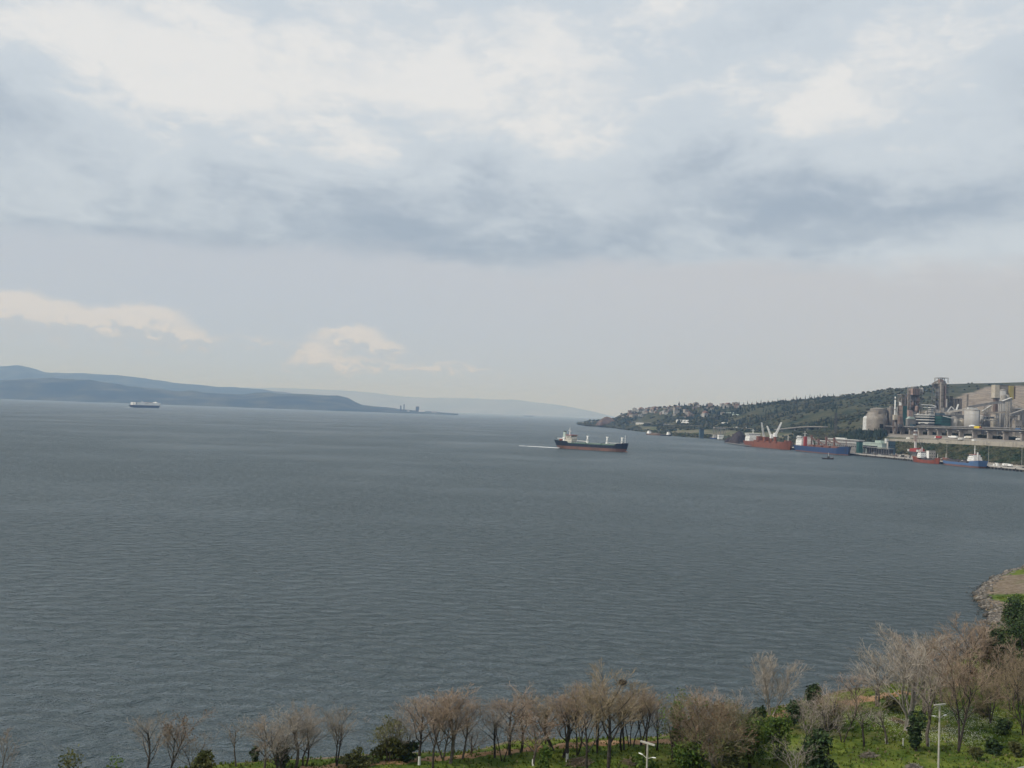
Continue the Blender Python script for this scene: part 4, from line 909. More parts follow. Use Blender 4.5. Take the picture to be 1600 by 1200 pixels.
t, h, r = silo('blending_silo', 'lower tan silo before the broad tan one', 1586, 6.0, 651, 1600, 'tan', False)

def lattice_tower(name, label, cat, px, y0, y1, d, w, zb, m='steel', nb=7):
    p = P(px, (y0+y1)/2, d); t = thing(name, label, cat, (p.x, p.y, zb), QROT); h = P(px, y0, d).z-zb
    for sx in (-1, 1):
        for sy in (-1, 1): sh('column', M[m], t, ('bar', (sx*w, sy*w, 0), (sx*w*.8, sy*w*.8, h), .7))
    for k in range(nb):
        za, zc = h*k/nb, h*(k+1)/nb; s = 1 if k % 2 else -1; wa = w*(1-.2*k/nb)
        sh('brace', M[m], t, ('bar', (-wa*s, -wa, za), (wa*s, -wa, zc), .45), ('bar', (-wa, wa*s, za), (-wa, -wa*s, zc), .45), ('bar', (-wa, -wa, zc), (wa, -wa, zc), .4), ('bar', (-wa, -wa, zc), (-wa, wa, zc), .4))
    return t, h
lattice_tower('lattice_tower', 'steel lattice tower carrying the conveyor beside the tall concrete silos', 'lattice tower', 1574, 628, 664, 1575, 2.6, ZG, 'conc', 8)
lattice_tower('lattice_tower', 'grey lattice frame between the tall silos and the tan blending silos', 'lattice tower', 1581.5, 634, 664, 1585, 2.4, ZG, 'concd', 6)

def conveyor(label, a, b, w=4.0, m='concd', roof='conc', legs=(), h=None, cat='conveyor'):
    """enclosed conveyor gallery between two photo points given as (px, py, depth), on trestle legs"""
    pa, pb = P(*a), P(*b); o = (pa+pb)/2; t = thing('conveyor', label, cat, (o.x, o.y, ZG)); O = Vector((o.x, o.y, ZG)); h = h or w*.8
    sh('gallery', M[m], t, ('bar', pa-O, pb-O, w, h)); up = Vector((0, 0, h/2+.25)); sh('gallery_roof', M[roof], t, ('bar', pa-O+up, pb-O+up, w+.6, .45))
    for f in legs:
        q = (pa-O).lerp(pb-O, f); mb = MB()
        for s in (-1, 1): mb.bar((q.x+s*w*.3, q.y, q.z-h/2), (q.x+s*w*.7, q.y, 0), .7)
        for k in (.35, .7): mb.bar((q.x-w*.55, q.y, q.z*k), (q.x+w*.55, q.y, q.z*k), .5)
        mb.build('trestle', M['steel'], t)
    return t
conveyor('pale conveyor gallery climbing to the roof of the stout grey silo', (1476, 645.5, 1590), (1513, 639.2, 1572), 3.6, 'conc', 'dirtyw', (.15, .5))
conveyor('long dark conveyor gallery running above the stout grey silo', (1513, 636.5, 1600), (1557, 629.2, 1590), 4.4, 'steel', 'concd', (.25, .6))
conveyor('dark conveyor gallery crossing in front of the tall concrete silos', (1557, 629.2, 1590), (1569, 628.6, 1588), 4.6, 'steel', 'steel', (.5,))
conveyor('pale roofed conveyor end rising to the ochre headhouse block', (1566, 628.5, 1586), (1580, 623.2, 1590), 4.8, 'concd', 'roofpale', ())
conveyor('short pale conveyor slanting up behind the stout grey silo', (1534, 644, 1630), (1549, 634.5, 1630), 3.4, 'beige', 'roofpale', (.3, .8))
conveyor('low level conveyor passing before the tall concrete silos', (1538, 646.3, 1600), (1579, 643.4, 1572), 3.0, 'tan', 'concd', (.2, .5, .8))
conveyor('conveyor climbing to the right past the tan blending silos', (1578, 648.5, 1570), (1606, 639, 1580), 3.6, 'concd', 'conc', (.3, .7))
conveyor('brown conveyor descending the quarry face behind the ochre headhouse', (1580, 630, 1760), (1604, 641, 1740), 3.2, 'tan', 'tan', (.5,))
t = thing('transfer_frame', 'white A shaped steel frame above the loading deck', 'steel frame', tuple(P(1487, 643, 1610).xy)+(ZG,)); O = Vector(t.location); q = lambda px, py: P(px, py, 1610)-O
sh('leg', M['dirtyw'], t, ('bar', q(1480.5, 643), q(1486.5, 635.3), 1.4)); sh('leg', M['dirtyw'], t, ('bar', q(1493, 642), q(1486.5, 635.3), 1.4)); sh('tie_beam', M['dirtyw'], t, ('bar', q(1482, 641.6), q(1492, 641.2), .7)); sh('post', M['steel'], t, ('bar', q(1487, 641), Vector((q(1487, 641).x, q(1487, 641).y, 0)), 1.2))
t = thing('chute', 'white slanting chute right of the white A shaped frame', 'chute', tuple(P(1495, 641, 1605).xy)+(ZG,)); O = Vector(t.location); q = lambda px, py: P(px, py, 1605)-O
sh('chute_pipe', M['white'], t, ('bar', q(1494, 641.5), q(1497.6, 631.5), 1.8)); sh('support', M['steel'], t, ('bar', q(1494, 641), Vector((q(1494, 641).x, q(1494, 641).y, 0)), 1.3))
B = Blk('shed', 'brown open shed on the quarry edge behind the A shaped frame', 'shed', 1485, 1488, 1503, 621.5, 1800, 48)
B.wall('tan', 0, B.h-2, ix=3, iy=2); B.part('roof', 'conc', ('box', (0, 0, B.h-1), (B.b+1, B.a+1, 1.6)))
for x in (-.45, -.15, .15, .45): B.part('column', 'steeld', ('bar', (x*B.b, -B.a/2, 0), (x*B.b, -B.a/2, B.h-1.8), 1.0))
B = Blk('crusher_house', 'narrow tan crusher tower standing on the quarry floor', 'industrial building', 1509.5, 1510.5, 1513, 616, 1850, 50)
B.wall('tan'); B.part('cabin', 'tan', ('box', (0, 0, B.h*.45), (B.b*2.2, B.a*2, 6)))
B = Blk('dark_hall', 'dark low hall with pale skylights between the stout silo and tall silos', 'industrial building', 1533, 1541, 1553, 652, 1610, ZG)
w = B.wall('steeld'); B.part('roof', 'bluec', ('box', (0, 0, B.h+.5), (B.b+1, B.a+1, 1.0))); B.windows(w, [B.z(657)], 4, 4, 2.2, 1.6, 'dirtyw'); B.part('skylight', 'dirtyw', ('box', (-B.b*.1, -B.a*.1, B.h+1.2), (B.b*.5, 3, .6)))
B = Blk('grey_hall', 'grey hall between the plant office block and the short silos', 'industrial building', 1462, 1466, 1480, 641, 1640, ZG)
w = B.wall('concd'); B.part('roof', 'conc', ('box', (0, 0, B.h+.4), (B.b+.8, B.a+.8, .8))); B.windows(w, [B.z(646)], 5, 4, 2, 1.2)

M['pierc'] = mat('stained_pier_concrete', (.26, .23, .205), (.34, .31, .285), .3, .9)
# process clutter that fills the plant: pipe racks, bins and ducts, each standing on the plant ground
def clutter(label, px, ytop, d, w, dep, m, kind):
    p = P(px, 660, d); h = P(px, ytop, d).z-ZG; t = thing({'bin': 'storage_bin', 'rack': 'pipe_rack', 'fan': 'fan_house', 'filter': 'dust_filter'}[kind], label, {'bin': 'storage bin', 'rack': 'pipe rack', 'fan': 'fan house', 'filter': 'dust filter'}[kind], (p.x, p.y, ZG), QROT)
    if kind == 'bin':
        MB().lathe([(w*.12, h*.5), (w*.5, h*.68), (w*.5, h), (w*.2, h*1.05)], 14).build('bin_shell', M[m], t)
        for x in (-.4, .4):
            for y in (-.4, .4): sh('leg', M['steeld'], t, ('bar', (x*w, y*w, 0), (x*w, y*w, h*.75), .7))
    elif kind == 'rack':
        for k in range(4): sh('frame', M['steel'], t, ('bar', ((k-1.5)*w/3, -dep/2, 0), ((k-1.5)*w/3, -dep/2, h), .6), ('bar', ((k-1.5)*w/3, dep/2, 0), ((k-1.5)*w/3, dep/2, h), .6), ('bar', ((k-1.5)*w/3, -dep/2, h), ((k-1.5)*w/3, dep/2, h), .6))
        for k in range(4): sh('pipe', M[m], t, ('cyl', (-w/2, (k-1.5)*dep/4, h+.9), (w/2, (k-1.5)*dep/4, h+.9), .55+.2*(k % 2), None, 8))
    elif kind == 'fan':
        sh('wall', M[m], t, ('box', (0, 0, h*.5), (w, dep, h))); sh('roof', M['concd'], t, ('box', (0, 0, h+.25), (w+.8, dep+.8, .5))); sh('exhaust_duct', M['conc'], t, ('cyl', (w*.2, -dep*.2, h), (w*.2, -dep*.2, h*1.35), 1.3, 1.1, 10)); win_row((0, -dep/2-.06, h*.6), 3, w*.16, 1.3, w*.14, 'x', t)
    else:
        sh('filter_body', M[m], t, ('box', (0, 0, h*.72), (w, dep, h*.5)));  sh('hopper', M['steel'], t, ('box', (0, 0, h*.38), (w*.5, dep*.5, h*.18), 0, 0, 1.9)); sh('duct', M['tan'], t, ('bar', (w*.5, 0, h*.8), (w*1.1, 0, h*.3), 1.8))
        for x in (-.45, .45):
            for y in (-.45, .45): sh('leg', M['steeld'], t, ('bar', (x*w, y*dep, 0), (x*w, y*dep, h*.5), .7))
for a_ in [
 ('pinkish dust filter between the mill building and the broader preheater tower', 1420.5, 640, 1640, 7, 8, 'pink', 'filter'), ('grey dust filter at the foot of the broader preheater tower', 1428, 643, 1640, 9, 8, 'concd', 'filter'),
 ('brown dust filter right of the broader preheater tower', 1441, 646, 1650, 8, 8, 'brown', 'filter'), ('small grey bin left of the plant stair tower', 1447.5, 644, 1640, 6, 6, 'conc', 'bin'),
 ('tan bin at the foot of the tallest preheater tower', 1469, 643, 1610, 6.5, 6, 'tan', 'bin'), ('grey fan house right of the tallest preheater tower', 1476, 637, 1640, 9, 9, 'concd', 'fan'),
 ('dark pipe rack above the loading deck', 1490, 641, 1640, 24, 5, 'steel', 'rack'), ('pale pipe rack in front of the dark low hall', 1545, 657, 1575, 26, 4, 'conc', 'rack'),
 ('reddish fan house behind the dark low hall', 1539, 648, 1660, 10, 9, 'pink', 'fan'), ('grey bin between stout silo and the dark low hall', 1533.5, 650, 1590, 5.5, 5, 'silo', 'bin'),
 ('beige fan house below the brown process leg of the headhouse', 1553, 654, 1590, 9, 8, 'beige', 'fan'), ('brown dust filter beside the filter house', 1406.5, 650, 1570, 6, 6, 'brown', 'filter'),
 ('grey bin right of the clinker store', 1434.5, 647, 1610, 6, 6, 'silo', 'bin'), ('low tan fan house before the blending silos', 1589, 657, 1560, 12, 8, 'tan', 'fan')]: clutter(*a_)
# ---------------------------------------------------------------- highway viaduct: twin decks on wall piers
VA, VB = Vector((688+.1456*190, 1290-190)), Vector((635.6, 1650)); VD = (VB-VA).normalized(); VN = Vector((VD.y, -VD.x)); VROT = math.atan2(VD.y, VD.x)
def vcol(px, py, off=0):
    d = ray(px, py); k = d.x/d.y; a0 = VA+VN*off
    s = (k*a0.y-a0.x)/(VD.x-k*VD.y); return s
def viaduct(label, off, ztop, girder, pier_px, width, z_l=0.0):
    t = thing('viaduct', label, 'viaduct', (VA.x+VN.x*off, VA.y+VN.y*off, 0), VROT); L = (VB-VA).length
    ss = sorted(vcol(px, 680, off) for px in pier_px) + [L]; ss = [0.0]+[s for s in ss if 4 < s < L-4]+[L]
    zt = lambda s: ztop + z_l*(s/L)
    for s0, s1 in zip(ss[:-1], ss[1:]):
        c = (s0+s1)/2; z = zt(c)
        sh('deck_span', M['concd'], t, ('box', (c, 0, z-.25), (s1-s0-.12, width, .5)))
        sh('girder', M['steeld'], t, ('box', (c, 0, z-.5-girder/2), (s1-s0-.3, width*.72, girder-.02)))
        for sg in (-1, 1): sh('parapet', M['concd'], t, ('box', (c, sg*(width/2-.15), z+.52), (s1-s0-.12, .3, 1.04)))
        sh('road_surface', M['asph'], t, ('box', (c, 0, z+.015), (s1-s0-.12, width-.7, .03)))
    for s in ss[1:-1]:
        z = zt(s)-.5-girder
        w = VA+VN*off+VD*s; g = min(tz(w.x, w.y), z-6)-1.5
        pr = sh('pier', M['pierc'], t, ('box', (s, 0, (g+z-1.2)/2), (2.6, width*.55, z-1.2-g))); sh('pier_cap', M['conc'], pr, ('box', (s, 0, z-.6), (3.2, width*.8, 1.18)))
    return t
piers = [1387, 1398.5, 1410, 1423.5, 1438, 1453, 1467.5, 1483.5, 1502, 1523, 1546.5, 1571.5, 1599, 1629]
viaduct('nearer carriageway of the highway viaduct on wall piers before the plant', 0, 46.9, 1.9, piers, 12.5, -.8)
viaduct('farther carriageway of the highway viaduct, slightly higher, close to the plant', 27, 50.4, 1.6, [p+6 for p in piers], 12.5, -2.4)

# retaining wall under the viaduct terrace
def retaining_wall():
    pts = []
    for px in np.linspace(1392, 1640, 40):
        c = tcontrols(px); d0 = c[3][0]+2.5; pts.append((d0*horizon_dir(px), d0))
    t = thing('retaining_wall', 'long pale retaining wall below the viaduct terrace', 'wall', (0, 0, 0)); n = 0
    yt = lambda px: np.interp(px, [1392, 1402, 1450, 1500, 1540, 1600, 1640], [685.5, 685.6, 686.5, 688.5, 689.6, 691, 692])
    yb = lambda px: np.interp(px, [1392, 1402, 1450, 1500, 1540, 1600, 1640], [688, 690.5, 697, 699, 698, 698, 698])
    pxs = np.linspace(1392, 1640, 40)
    for i in range(39):
        (xa, ya), (xb, yb_) = pts[i], pts[i+1]; pa, pb = pxs[i], pxs[i+1]
        d = Vector((xb-xa, yb_-ya)).normalized(); nn = Vector((-d.y, d.x)) if Vector((-d.y, d.x)).x > 0 else Vector((d.y, -d.x)); g = .06
        a0, b0 = Vector((xa, ya))+d*g, Vector((xb, yb_))-d*g
        za, zb2 = P(pa, yt(pa), ya).z, P(pb, yt(pb), yb_).z; la, lb = P(pa, yb(pa), ya).z-2, P(pb, yb(pb), yb_).z-2
        q = lambda v, z: (v.x, v.y, z); th = nn*.9
        MB().loft([[q(a0, la), q(a0, za), q(a0+th, za), q(a0+th, la)], [q(b0, lb), q(b0, zb2), q(b0+th, zb2), q(b0+th, lb)]]).build('wall_panel', M['stain'], t)
retaining_wall()
# ---------------------------------------------------------------- port yard: sheds, crane, heap, jetty, masts
B = Blk('transit_shed', 'long shed with pale roof right behind the blue bulk carrier', 'shed', 1274, 1338, 1344, 692.5, 1480, 4, ymid=694)
w = B.wall('concd', 0, B.h-.8); B.part('roof', 'roofpale', ('box', (0, 0, B.h), (B.b+2, B.a+2, 1.0))); B.windows(w, [B.h*.6], 2, 22, 3, 1.6)
B = Blk('transit_shed', 'higher pale roofed shed behind, below the dark conifer grove', 'shed', 1290, 1342, 1350, 688, 1560, 4, ymid=690)
w = B.wall('concd', 0, B.h-.8); B.part('roof', 'roofpale', ('box', (0, 0, B.h), (B.b+2, B.a+2, 1.0))); B.part('roof_vent', 'dirtyw', ('box', (0, B.a*.1, B.h+1.4), (4, B.a*.3, 1.8))); B.windows(w, [B.h*.6], 2, 16, 3, 1.6)
B = Blk('warehouse', 'pale green roofed warehouse with a dark open front on the yard', 'warehouse', 1348, 1378, 1389, 692.5, 1440, 4, ymid=695)
B.wall('tealp', 0, B.h-1); B.part('roof', 'tealp', ('box', (0, 0, B.h-.4), (B.b+1.5, B.a+1.5, 1.0))); B.part('open_front', 'glass', ('box', (-B.b/2-.1, B.a*.1, B.h*.55), (.3, B.a*.75, B.h*.3))); B.part('annex', 'tealp', ('box', (B.b*.1, -B.a*.2, B.h+1.8), (B.b*.7, B.a*.3, 3.6))); B.part('stair_tower', 'dirtyw', ('box', (B.b*.4, -B.a*.42, B.h*.6+2), (4, 5, B.h*1.2+4)))
B = Blk('warehouse', 'blue grey box shaped warehouse next to the pale green roofed one', 'warehouse', 1385.5, 1388, 1399, 689.5, 1420, 4, ymid=694)
w = B.wall('bluec'); B.part('roof', 'concd', ('box', (0, 0, B.h+.3), (B.b+.5, B.a+.5, .6))); B.part('side_panel', 'conc', ('box', (-B.b/2-.1, 0, B.h*.5), (.25, B.a*.94, B.h*.92))); B.windows(w, [B.h*.7], 3, 0, 1.8, 1.2)
B = Blk('open_shed', 'low open sided shed on posts along the quay apron', 'shed', 1349, 1392, 1394, 701, 1395, 3.0, ymid=703)
B.part('roof', 'concd', ('box', (0, 0, B.h), (max(B.b, 9), B.a, .8)))
for k in range(12): B.part('post', 'steel', ('bar', (-3.5, B.a*(k/11-.5)*.97, 0), (-3.5, B.a*(k/11-.5)*.97, B.h), .6))
B.part('back_wall', 'steeld', ('box', (4, 0, B.h*.45), (.4, B.a*.95, B.h*.8)))
B = Blk('dark_kiosk', 'dark green storage bin beside the shed with pale roof', 'storage bin', 1338, 1342, 1348, 690.5, 1450, 4, ymid=694); B.wall('teal'); B.part('roof', 'steeld', ('box', (0, 0, B.h+.3), (B.b+.5, B.a+.5, .6)))
B = Blk('port_office', 'white and grey port office behind the short orange red coaster', 'office building', 1447.5, 1451.5, 1462, 704.5, 1285, 3.0, ymid=709)
w = B.wall('conc'); B.part('side_cladding', 'white', ('box', (-B.b/2-.15, 0, B.h/2), (.3, B.a-.2, B.h-.2))); B.part('roof', 'concd', ('box', (0, 0, B.h+.3), (B.b+.6, B.a+.6, .6))); B.windows(w, [B.h*.35, B.h*.7], 3, 0, 1.3, 1.1)

def unloader():
    """quayside ship unloader: dark portal legs, red machine house, reddish white lattice mast with raised boom"""
    yq = colx(1432, 708, 14); p = QP(yq, 14); t = thing('harbour_crane', 'quayside crane with red machine house and tall pinkish lattice mast', 'crane', p, QROT); Y = p.y
    z = lambda py: P(1430, py, Y).z-3.0
    for sx in (-5, 5):
        for sy in (-8, 8): sh('portal_leg', M['steeld'], t, ('bar', (sx, sy, 0), (sx*.8, sy*.8, z(706)), 1.3))
    sh('portal_beam', M['steeld'], t, ('box', (0, 0, z(706.5)), (12, 18, 1.6))); sh('hopper', M['steel'], t, ('box', (0, 0, z(710)), (7, 9, 4), 0, 0, 1.4), ('box', (0, -3, z(712.5)), (4, 5, 3)))
    m = sh('machine_house', M['red'], t, ('box', (0, -1, z(703.2)), (12, 16, 4.2)), ('box', (1, -1, z(701.2)), (8, 8, 2.2))); sh('cab', M['dirtyw'], m, ('box', (-4, -10.5, z(704)), (4, 3, 3.2)), ('box', (-4, 9, z(704)), (6, 3, 2.8)))
    sh('mast_column', M['dirtyw'], t, ('bar', (0, 3, z(700.5)), (0, 3, z(690)), 2.4))
    for sx in (-1.6, 1.6):
        for sy in (1.4, 4.6): sh('mast_chord', M['pink'], t, ('bar', (sx*.7, sy, z(690)), (sx, sy, z(673)), .6))
    for k in range(5):
        a, b = z(690-3.4*k), z(690-3.4*(k+1)); s = 1 if k % 2 else -1
        sh('brace', M['pink'], t, ('bar', (-1.5*s, 1.3, a), (1.5*s, 1.3, b), .45), ('bar', (-1.5, 3-1.6*s, a), (-1.5, 3+1.6*s, b), .45))
    sh('mast_head', M['dirtyw'], t, ('box', (0, 3, z(673)), (3.6, 4, 1.6)), ('box', (-.5, 3, z(679)), (3.4, 4, 2.0))); sh('stay', M['steel'], t, ('bar', (0, 3, z(673)), (3, -9, z(701)), .35))
unloader()

def heap(label, px, py, w, ytop, d, m, cat='heap', name='ore_heap', seed=1):
    p = P(px, py, d); r = w*d/1500; zb = tz(p.x, p.y)-.5 if d > 1200 else 3; h = P(px, ytop, d).z-zb; n, k = 22, 8; V, F = [], []
    for j in range(k+1):
        for i in range(n):
            a = 2*math.pi*i/n; rr = r*(1-(j/k)**1.7)**.75*(1+.18*math.sin(3*a+seed)+.08*math.sin(7*a+seed*2)); V.append((rr*math.cos(a)+r*.12*j/k, rr*math.sin(a)*.8, h*(j/k)**.9*(1+.07*math.sin(5*a+j+seed))))
    for j in range(k):
        for i in range(n): F.append((j*n+i, j*n+(i+1) % n, (j+1)*n+(i+1) % n, (j+1)*n+i))
    F.append(tuple(k*n+i for i in range(n))); mb = MB().add(V, F); o = mb.build(name, M[m], smooth=True, loc=(p.x, p.y, zb)); tag(o, label, cat)
heap('dark purple ore heap on the shore left of the orange bulk carrier', 1153, 686, 14.5, 674.5, 1960, 'ore')
heap('small grey ore heap between the jetty and the dark purple heap', 1138, 688, 7, 683, 2030, 'ore', seed=4)

def jetty():
    p0, p1 = PZ(1136, 691.5, 2.2), PZ(1172, 696.2, 2.2); d = p1-p0; t = thing('jetty', 'low narrow jetty on piles reaching towards the orange bulk carrier', 'jetty', (p0.x, p0.y, 0), math.atan2(d.y, d.x)); L = d.length
    sh('walkway', M['concd'], t, ('box', (L/2, 0, 2.0), (L, 6, .7))); sh('far_walkway', M['concd'], t, ('box', (L/2, 26, 2.6), (L*.9, 5, .8)))
    me = None
    for k in range(16):
        for y in (-2, 26):
            if me is None: o = MB().cyl((0, 0, -2), (0, 0, 1.7), .6, n=8).build('pile', M['steeld'], t); me = o.data
            else: o = bpy.data.objects.new('pile', me); COL.objects.link(o); o.parent = t
            o.location = (4+k*(L-8)/15, y, 0)
jetty()

# shore works left of the jetty
B = Blk('storage_tower', 'blue grey storage tower on the shore before the green fields', 'tower', 1092, 1094, 1100, 671, 2400, 1, ymid=677); B.wall('bluec', B.h*.25); B.part('lower_wall', 'bluec', ('box', (0, 0, B.h*.125), (B.b+.4, B.a+.4, B.h*.25))); B.part('roof', 'steeld', ('box', (0, 0, B.h+.5), (B.b+.8, B.a+.8, 1)))
B = Blk('shore_building', 'small white shore building beside the blue tugboat', 'building', 1121, 1123, 1131, 679.5, 2250, 2, ymid=682); w = B.wall('white'); B.windows(w, [B.h*.6], 4, 1, 1.6, 1.4); B.part('roof', 'conc', ('box', (0, 0, B.h+.3), (B.b+.6, B.a+.6, .6)))
t = thing('loading_gantry', 'pale flat loading gantry on posts above the small white shore building', 'gantry', tuple(P(1124, 672, 2330).xy)+(4,), QROT); zt = P(1124, 668.7, 2330).z-4
sh('top_deck', M['conc'], t, ('box', (0, 0, zt), (28, 12, 1.8))); [sh('post', M['concd'], t, ('bar', (x, y, 0), (x, y, zt-.9), 1.2)) for x in (-13, -4.5, 4.5, 13) for y in (-5, 5)]

def light_mast(label, px, ytop, d, zb, cat='light mast', group=None):
    p = P(px, 700, d); h = P(px, ytop, d).z-zb; t = thing('light_mast', label, cat, (p.x, p.y, zb), QROT, group)
    sh('pole', M['conc'], t, ('cyl', (0, 0, 0), (0, 0, h), .26, .16, 8)); sh('lamp_head', M['steel'], t, ('box', (0, 0, h+.3), (2.4, .8, .6)))
light_mast('tall light mast behind the stern of the light blue coaster', 1545, 694, 1155, 3.5)
light_mast('tall light mast by the near end of the quay', 1597, 697, 1118, 4)
light_mast('light mast with pale base beyond the holds of the light blue coaster', 1479.5, 690, 1255, 3.5)
p = P(1306, 650, 2000)
lattice_tower('power_pylon', 'thin grey pylon standing on the slope above the conifer grove', 'pylon', 1306, 645, 668, 1760, 1.8, tz(P(1306, 668, 1760).x, 1760)-1, 'steeld', 6)

# ---------------------------------------------------------------- vehicles
def vehicle(name, label, cat, loc, rz, paint, L=12.0, W=2.5, H=3.6, kind='truck', cab='white', group=None):
    t = thing(name, label, cat, loc, rz, group)
    if kind == 'truck':
        sh('cab', M[cab], t, ('box', (L*.40, 0, 1.75), (L*.17, W*.95, 2.5), 0, 0, .92)); sh('cargo_box', M[paint], t, ('box', (-L*.10, 0, .95+(H-1)/2), (L*.78, W, H-1.0))); sh('chassis', M['steeld'], t, ('box', (0, 0, .75), (L*.94, W*.6, .35)))
        sh('windscreen', M['glass'], t, ('box', (L*.40+L*.082, 0, 2.3), (.12, W*.8, .8))); ws = (-.38, -.28, .36)
    elif kind == 'tank':
        sh('cab', M[cab], t, ('box', (L*.40, 0, 1.75), (L*.17, W*.95, 2.5), 0, 0, .92)); sh('tank', M[paint], t, ('cyl', (-L*.47, 0, 2.2), (L*.28, 0, 2.2), W*.5, W*.5, 12)); sh('chassis', M['steeld'], t, ('box', (0, 0, .75), (L*.94, W*.6, .35))); ws = (-.38, -.28, .36)
    else:
        sh('body', M[paint], t, ('box', (0, 0, .68), (L, W, .72), 0, 0, .95)); sh('cabin', M['glass'], t, ('box', (-L*.04, 0, 1.25), (L*.55, W*.88, .55), 0, 0, .82)); sh('roof', M[paint], t, ('box', (-L*.04, 0, 1.55), (L*.42, W*.70, .08))); ws = (-.31, .31)
    r = .52 if kind != 'car' else .33
    for x in ws:
        for s in (-1, 1): sh('wheel', M['black'], t, ('cyl', (x*L, s*W*.34, r), (x*L, s*W*.52, r), r, r, 10))
    return t
def on_deck(px, py, off, ztop, name, label, cat, paint, kind='truck', rev=False, zl=-.8, lane=0, **k):
    s = vcol(px, py, off+lane); L = (VB-VA).length; q = VA+VD*s+VN*(off+lane); vehicle(name, label, cat, (q.x, q.y, ztop+zl*s/L+.03), VROT+(math.pi if rev else 0), paint, kind=kind, **k)
on_deck(1528, 668, 0, 46.9, 'box_truck', 'yellow box truck with red cab crossing the nearer viaduct deck', 'truck', 'yelp', cab='red', rev=True, L=15, H=4.2, lane=-2.5)
on_deck(1591, 670, 0, 46.9, 'delivery_van', 'pale blue van on the nearer viaduct deck near the right edge', 'van', 'blueh2', L=9, H=3.2, cab='blueh2', lane=-2.5)
on_deck(1519, 664, 27, 50.4, 'tanker_truck', 'white tanker truck on the farther viaduct deck before the stout silo', 'truck', 'white', kind='tank', zl=-2.4, L=13)
on_deck(1513, 664, 27, 50.4, 'passenger_car', 'white car behind the white tanker truck on the farther deck', 'car', 'white', kind='car', zl=-2.4, L=4.5, W=1.8)
on_deck(1577, 670, 0, 46.9, 'passenger_car', 'white car alone on the nearer viaduct deck', 'car', 'white', kind='car', L=4.5, W=1.8, lane=-2)
on_deck(1395, 664, 27, 50.4, 'panel_van', 'white panel van on the farther deck below the white chimney', 'van', 'white', zl=-2.4, L=7, H=3)
def on_ground(px, py, d, rz, name, label, cat, paint, kind='truck', z=None, **k):
    p = P(px, py, d); vehicle(name, label, cat, (p.x, p.y, tz(p.x, p.y)+.05 if z is None else z), rz, paint, kind=kind, **k)
for px, py, paint, kind, name, cat, L, lab in [
  (1468, 684.5, 'red', 'truck', 'box_truck', 'truck', 13, 'red truck parked on the terrace under the viaduct'),
  (1492, 684, 'white', 'truck', 'box_truck', 'truck', 14, 'white truck parked between two viaduct piers'),
  (1486.5, 683.5, 'white', 'truck', 'panel_van', 'van', 6, 'white van beside the parked white truck under the viaduct'),
  (1515, 684.5, 'cream', 'truck', 'box_truck', 'truck', 15, 'cream trailer truck parked on the terrace against a viaduct pier'),
  (1503.5, 687, 'dirtyw', 'truck', 'box_truck', 'truck', 9, 'pale truck on the road along the top of the retaining wall'),
  (1523.5, 689, 'white', 'truck', 'panel_van', 'van', 5.5, 'white van on the road above the retaining wall'),
  (1595, 687.5, 'dirtyw', 'truck', 'box_truck', 'truck', 12, 'pale truck on the terrace by the last viaduct pier'),
  (1393.5, 675, 'white', 'truck', 'panel_van', 'van', 6, 'white van on the ramp left of the retaining wall'),
  (1422, 686, 'cream', 'truck', 'box_truck', 'truck', 10, 'cream truck at the far end of the retaining wall')]:
    p = tpix(px, py+1.0, 3.4, 4.6); vehicle(name, lab, cat, (p.x, p.y, p.z+.05), VROT+.05, paint, kind=kind, L=L, H=3.8 if L > 8 else 2.8)
i = 0
for yq, v, paint, kind, L, lab in [
  (1128, 20, 'white', 'truck', 6, 'white van in the row on the apron past the light blue coaster'), (1120, 24, 'white', 'car', 4.4, 'white car farther back in the apron row past the coaster'),
  (1137, 22, 'dirtyw', 'truck', 10, 'dirty white truck on the apron near the tall light mast'), (1108, 22, 'steeld', 'car', 4.4, 'dark car on the apron between white vehicles'),
  (1101, 25, 'brown', 'truck', 8, 'brown truck parked on the apron near the quay end'), (1094, 21, 'white', 'car', 4.4, 'white car closest to the quay end'),
  (1145, 27, 'white', 'tank', 11, 'white tank truck on the apron behind the tall light mast'), (1088, 27, 'steeld', 'truck', 7, 'dark truck parked at the quay end'),
  (1215, 21, 'dirtyw', 'truck', 9, 'dirty white truck behind the holds of the light blue coaster'), (1232, 24, 'steeld', 'car', 4.4, 'dark car on the apron between the two coasters'),
  (1340, 18, 'brown', 'car', 4.6, 'brown car on the quay left of the red quayside crane'), (1352, 20, 'steeld', 'truck', 8, 'dark truck on the quay left of the red quayside crane'),
  (1400, 14, 'white', 'car', 4.4, 'white car on the quay before the low open shed')]:
    vehicle('parked_truck' if kind != 'car' else 'parked_car', lab, 'truck' if kind != 'car' else 'car', QP(yq, v, 3.05), QROT+math.pi/2, paint, kind=kind, L=L, W=2.4 if kind != 'car' else 1.8, H=3.4)
for px, py, lab in [(1153, 667.5, 'white truck on the coast road above the dark purple ore heap'), (1166, 669.5, 'white truck on the coast road behind the orange bulk carrier'), (1100.5, 665, 'white van on the coast road above the blue grey tower'), (1147, 669, 'small white van on the coast road above the loading gantry')]:
    p = tpix(px, py, 1.2, 5); vehicle('coast_truck', lab, 'truck', (p.x, p.y, p.z+.1), QROT+math.pi/2+.15, 'white', L=11, H=3.8)
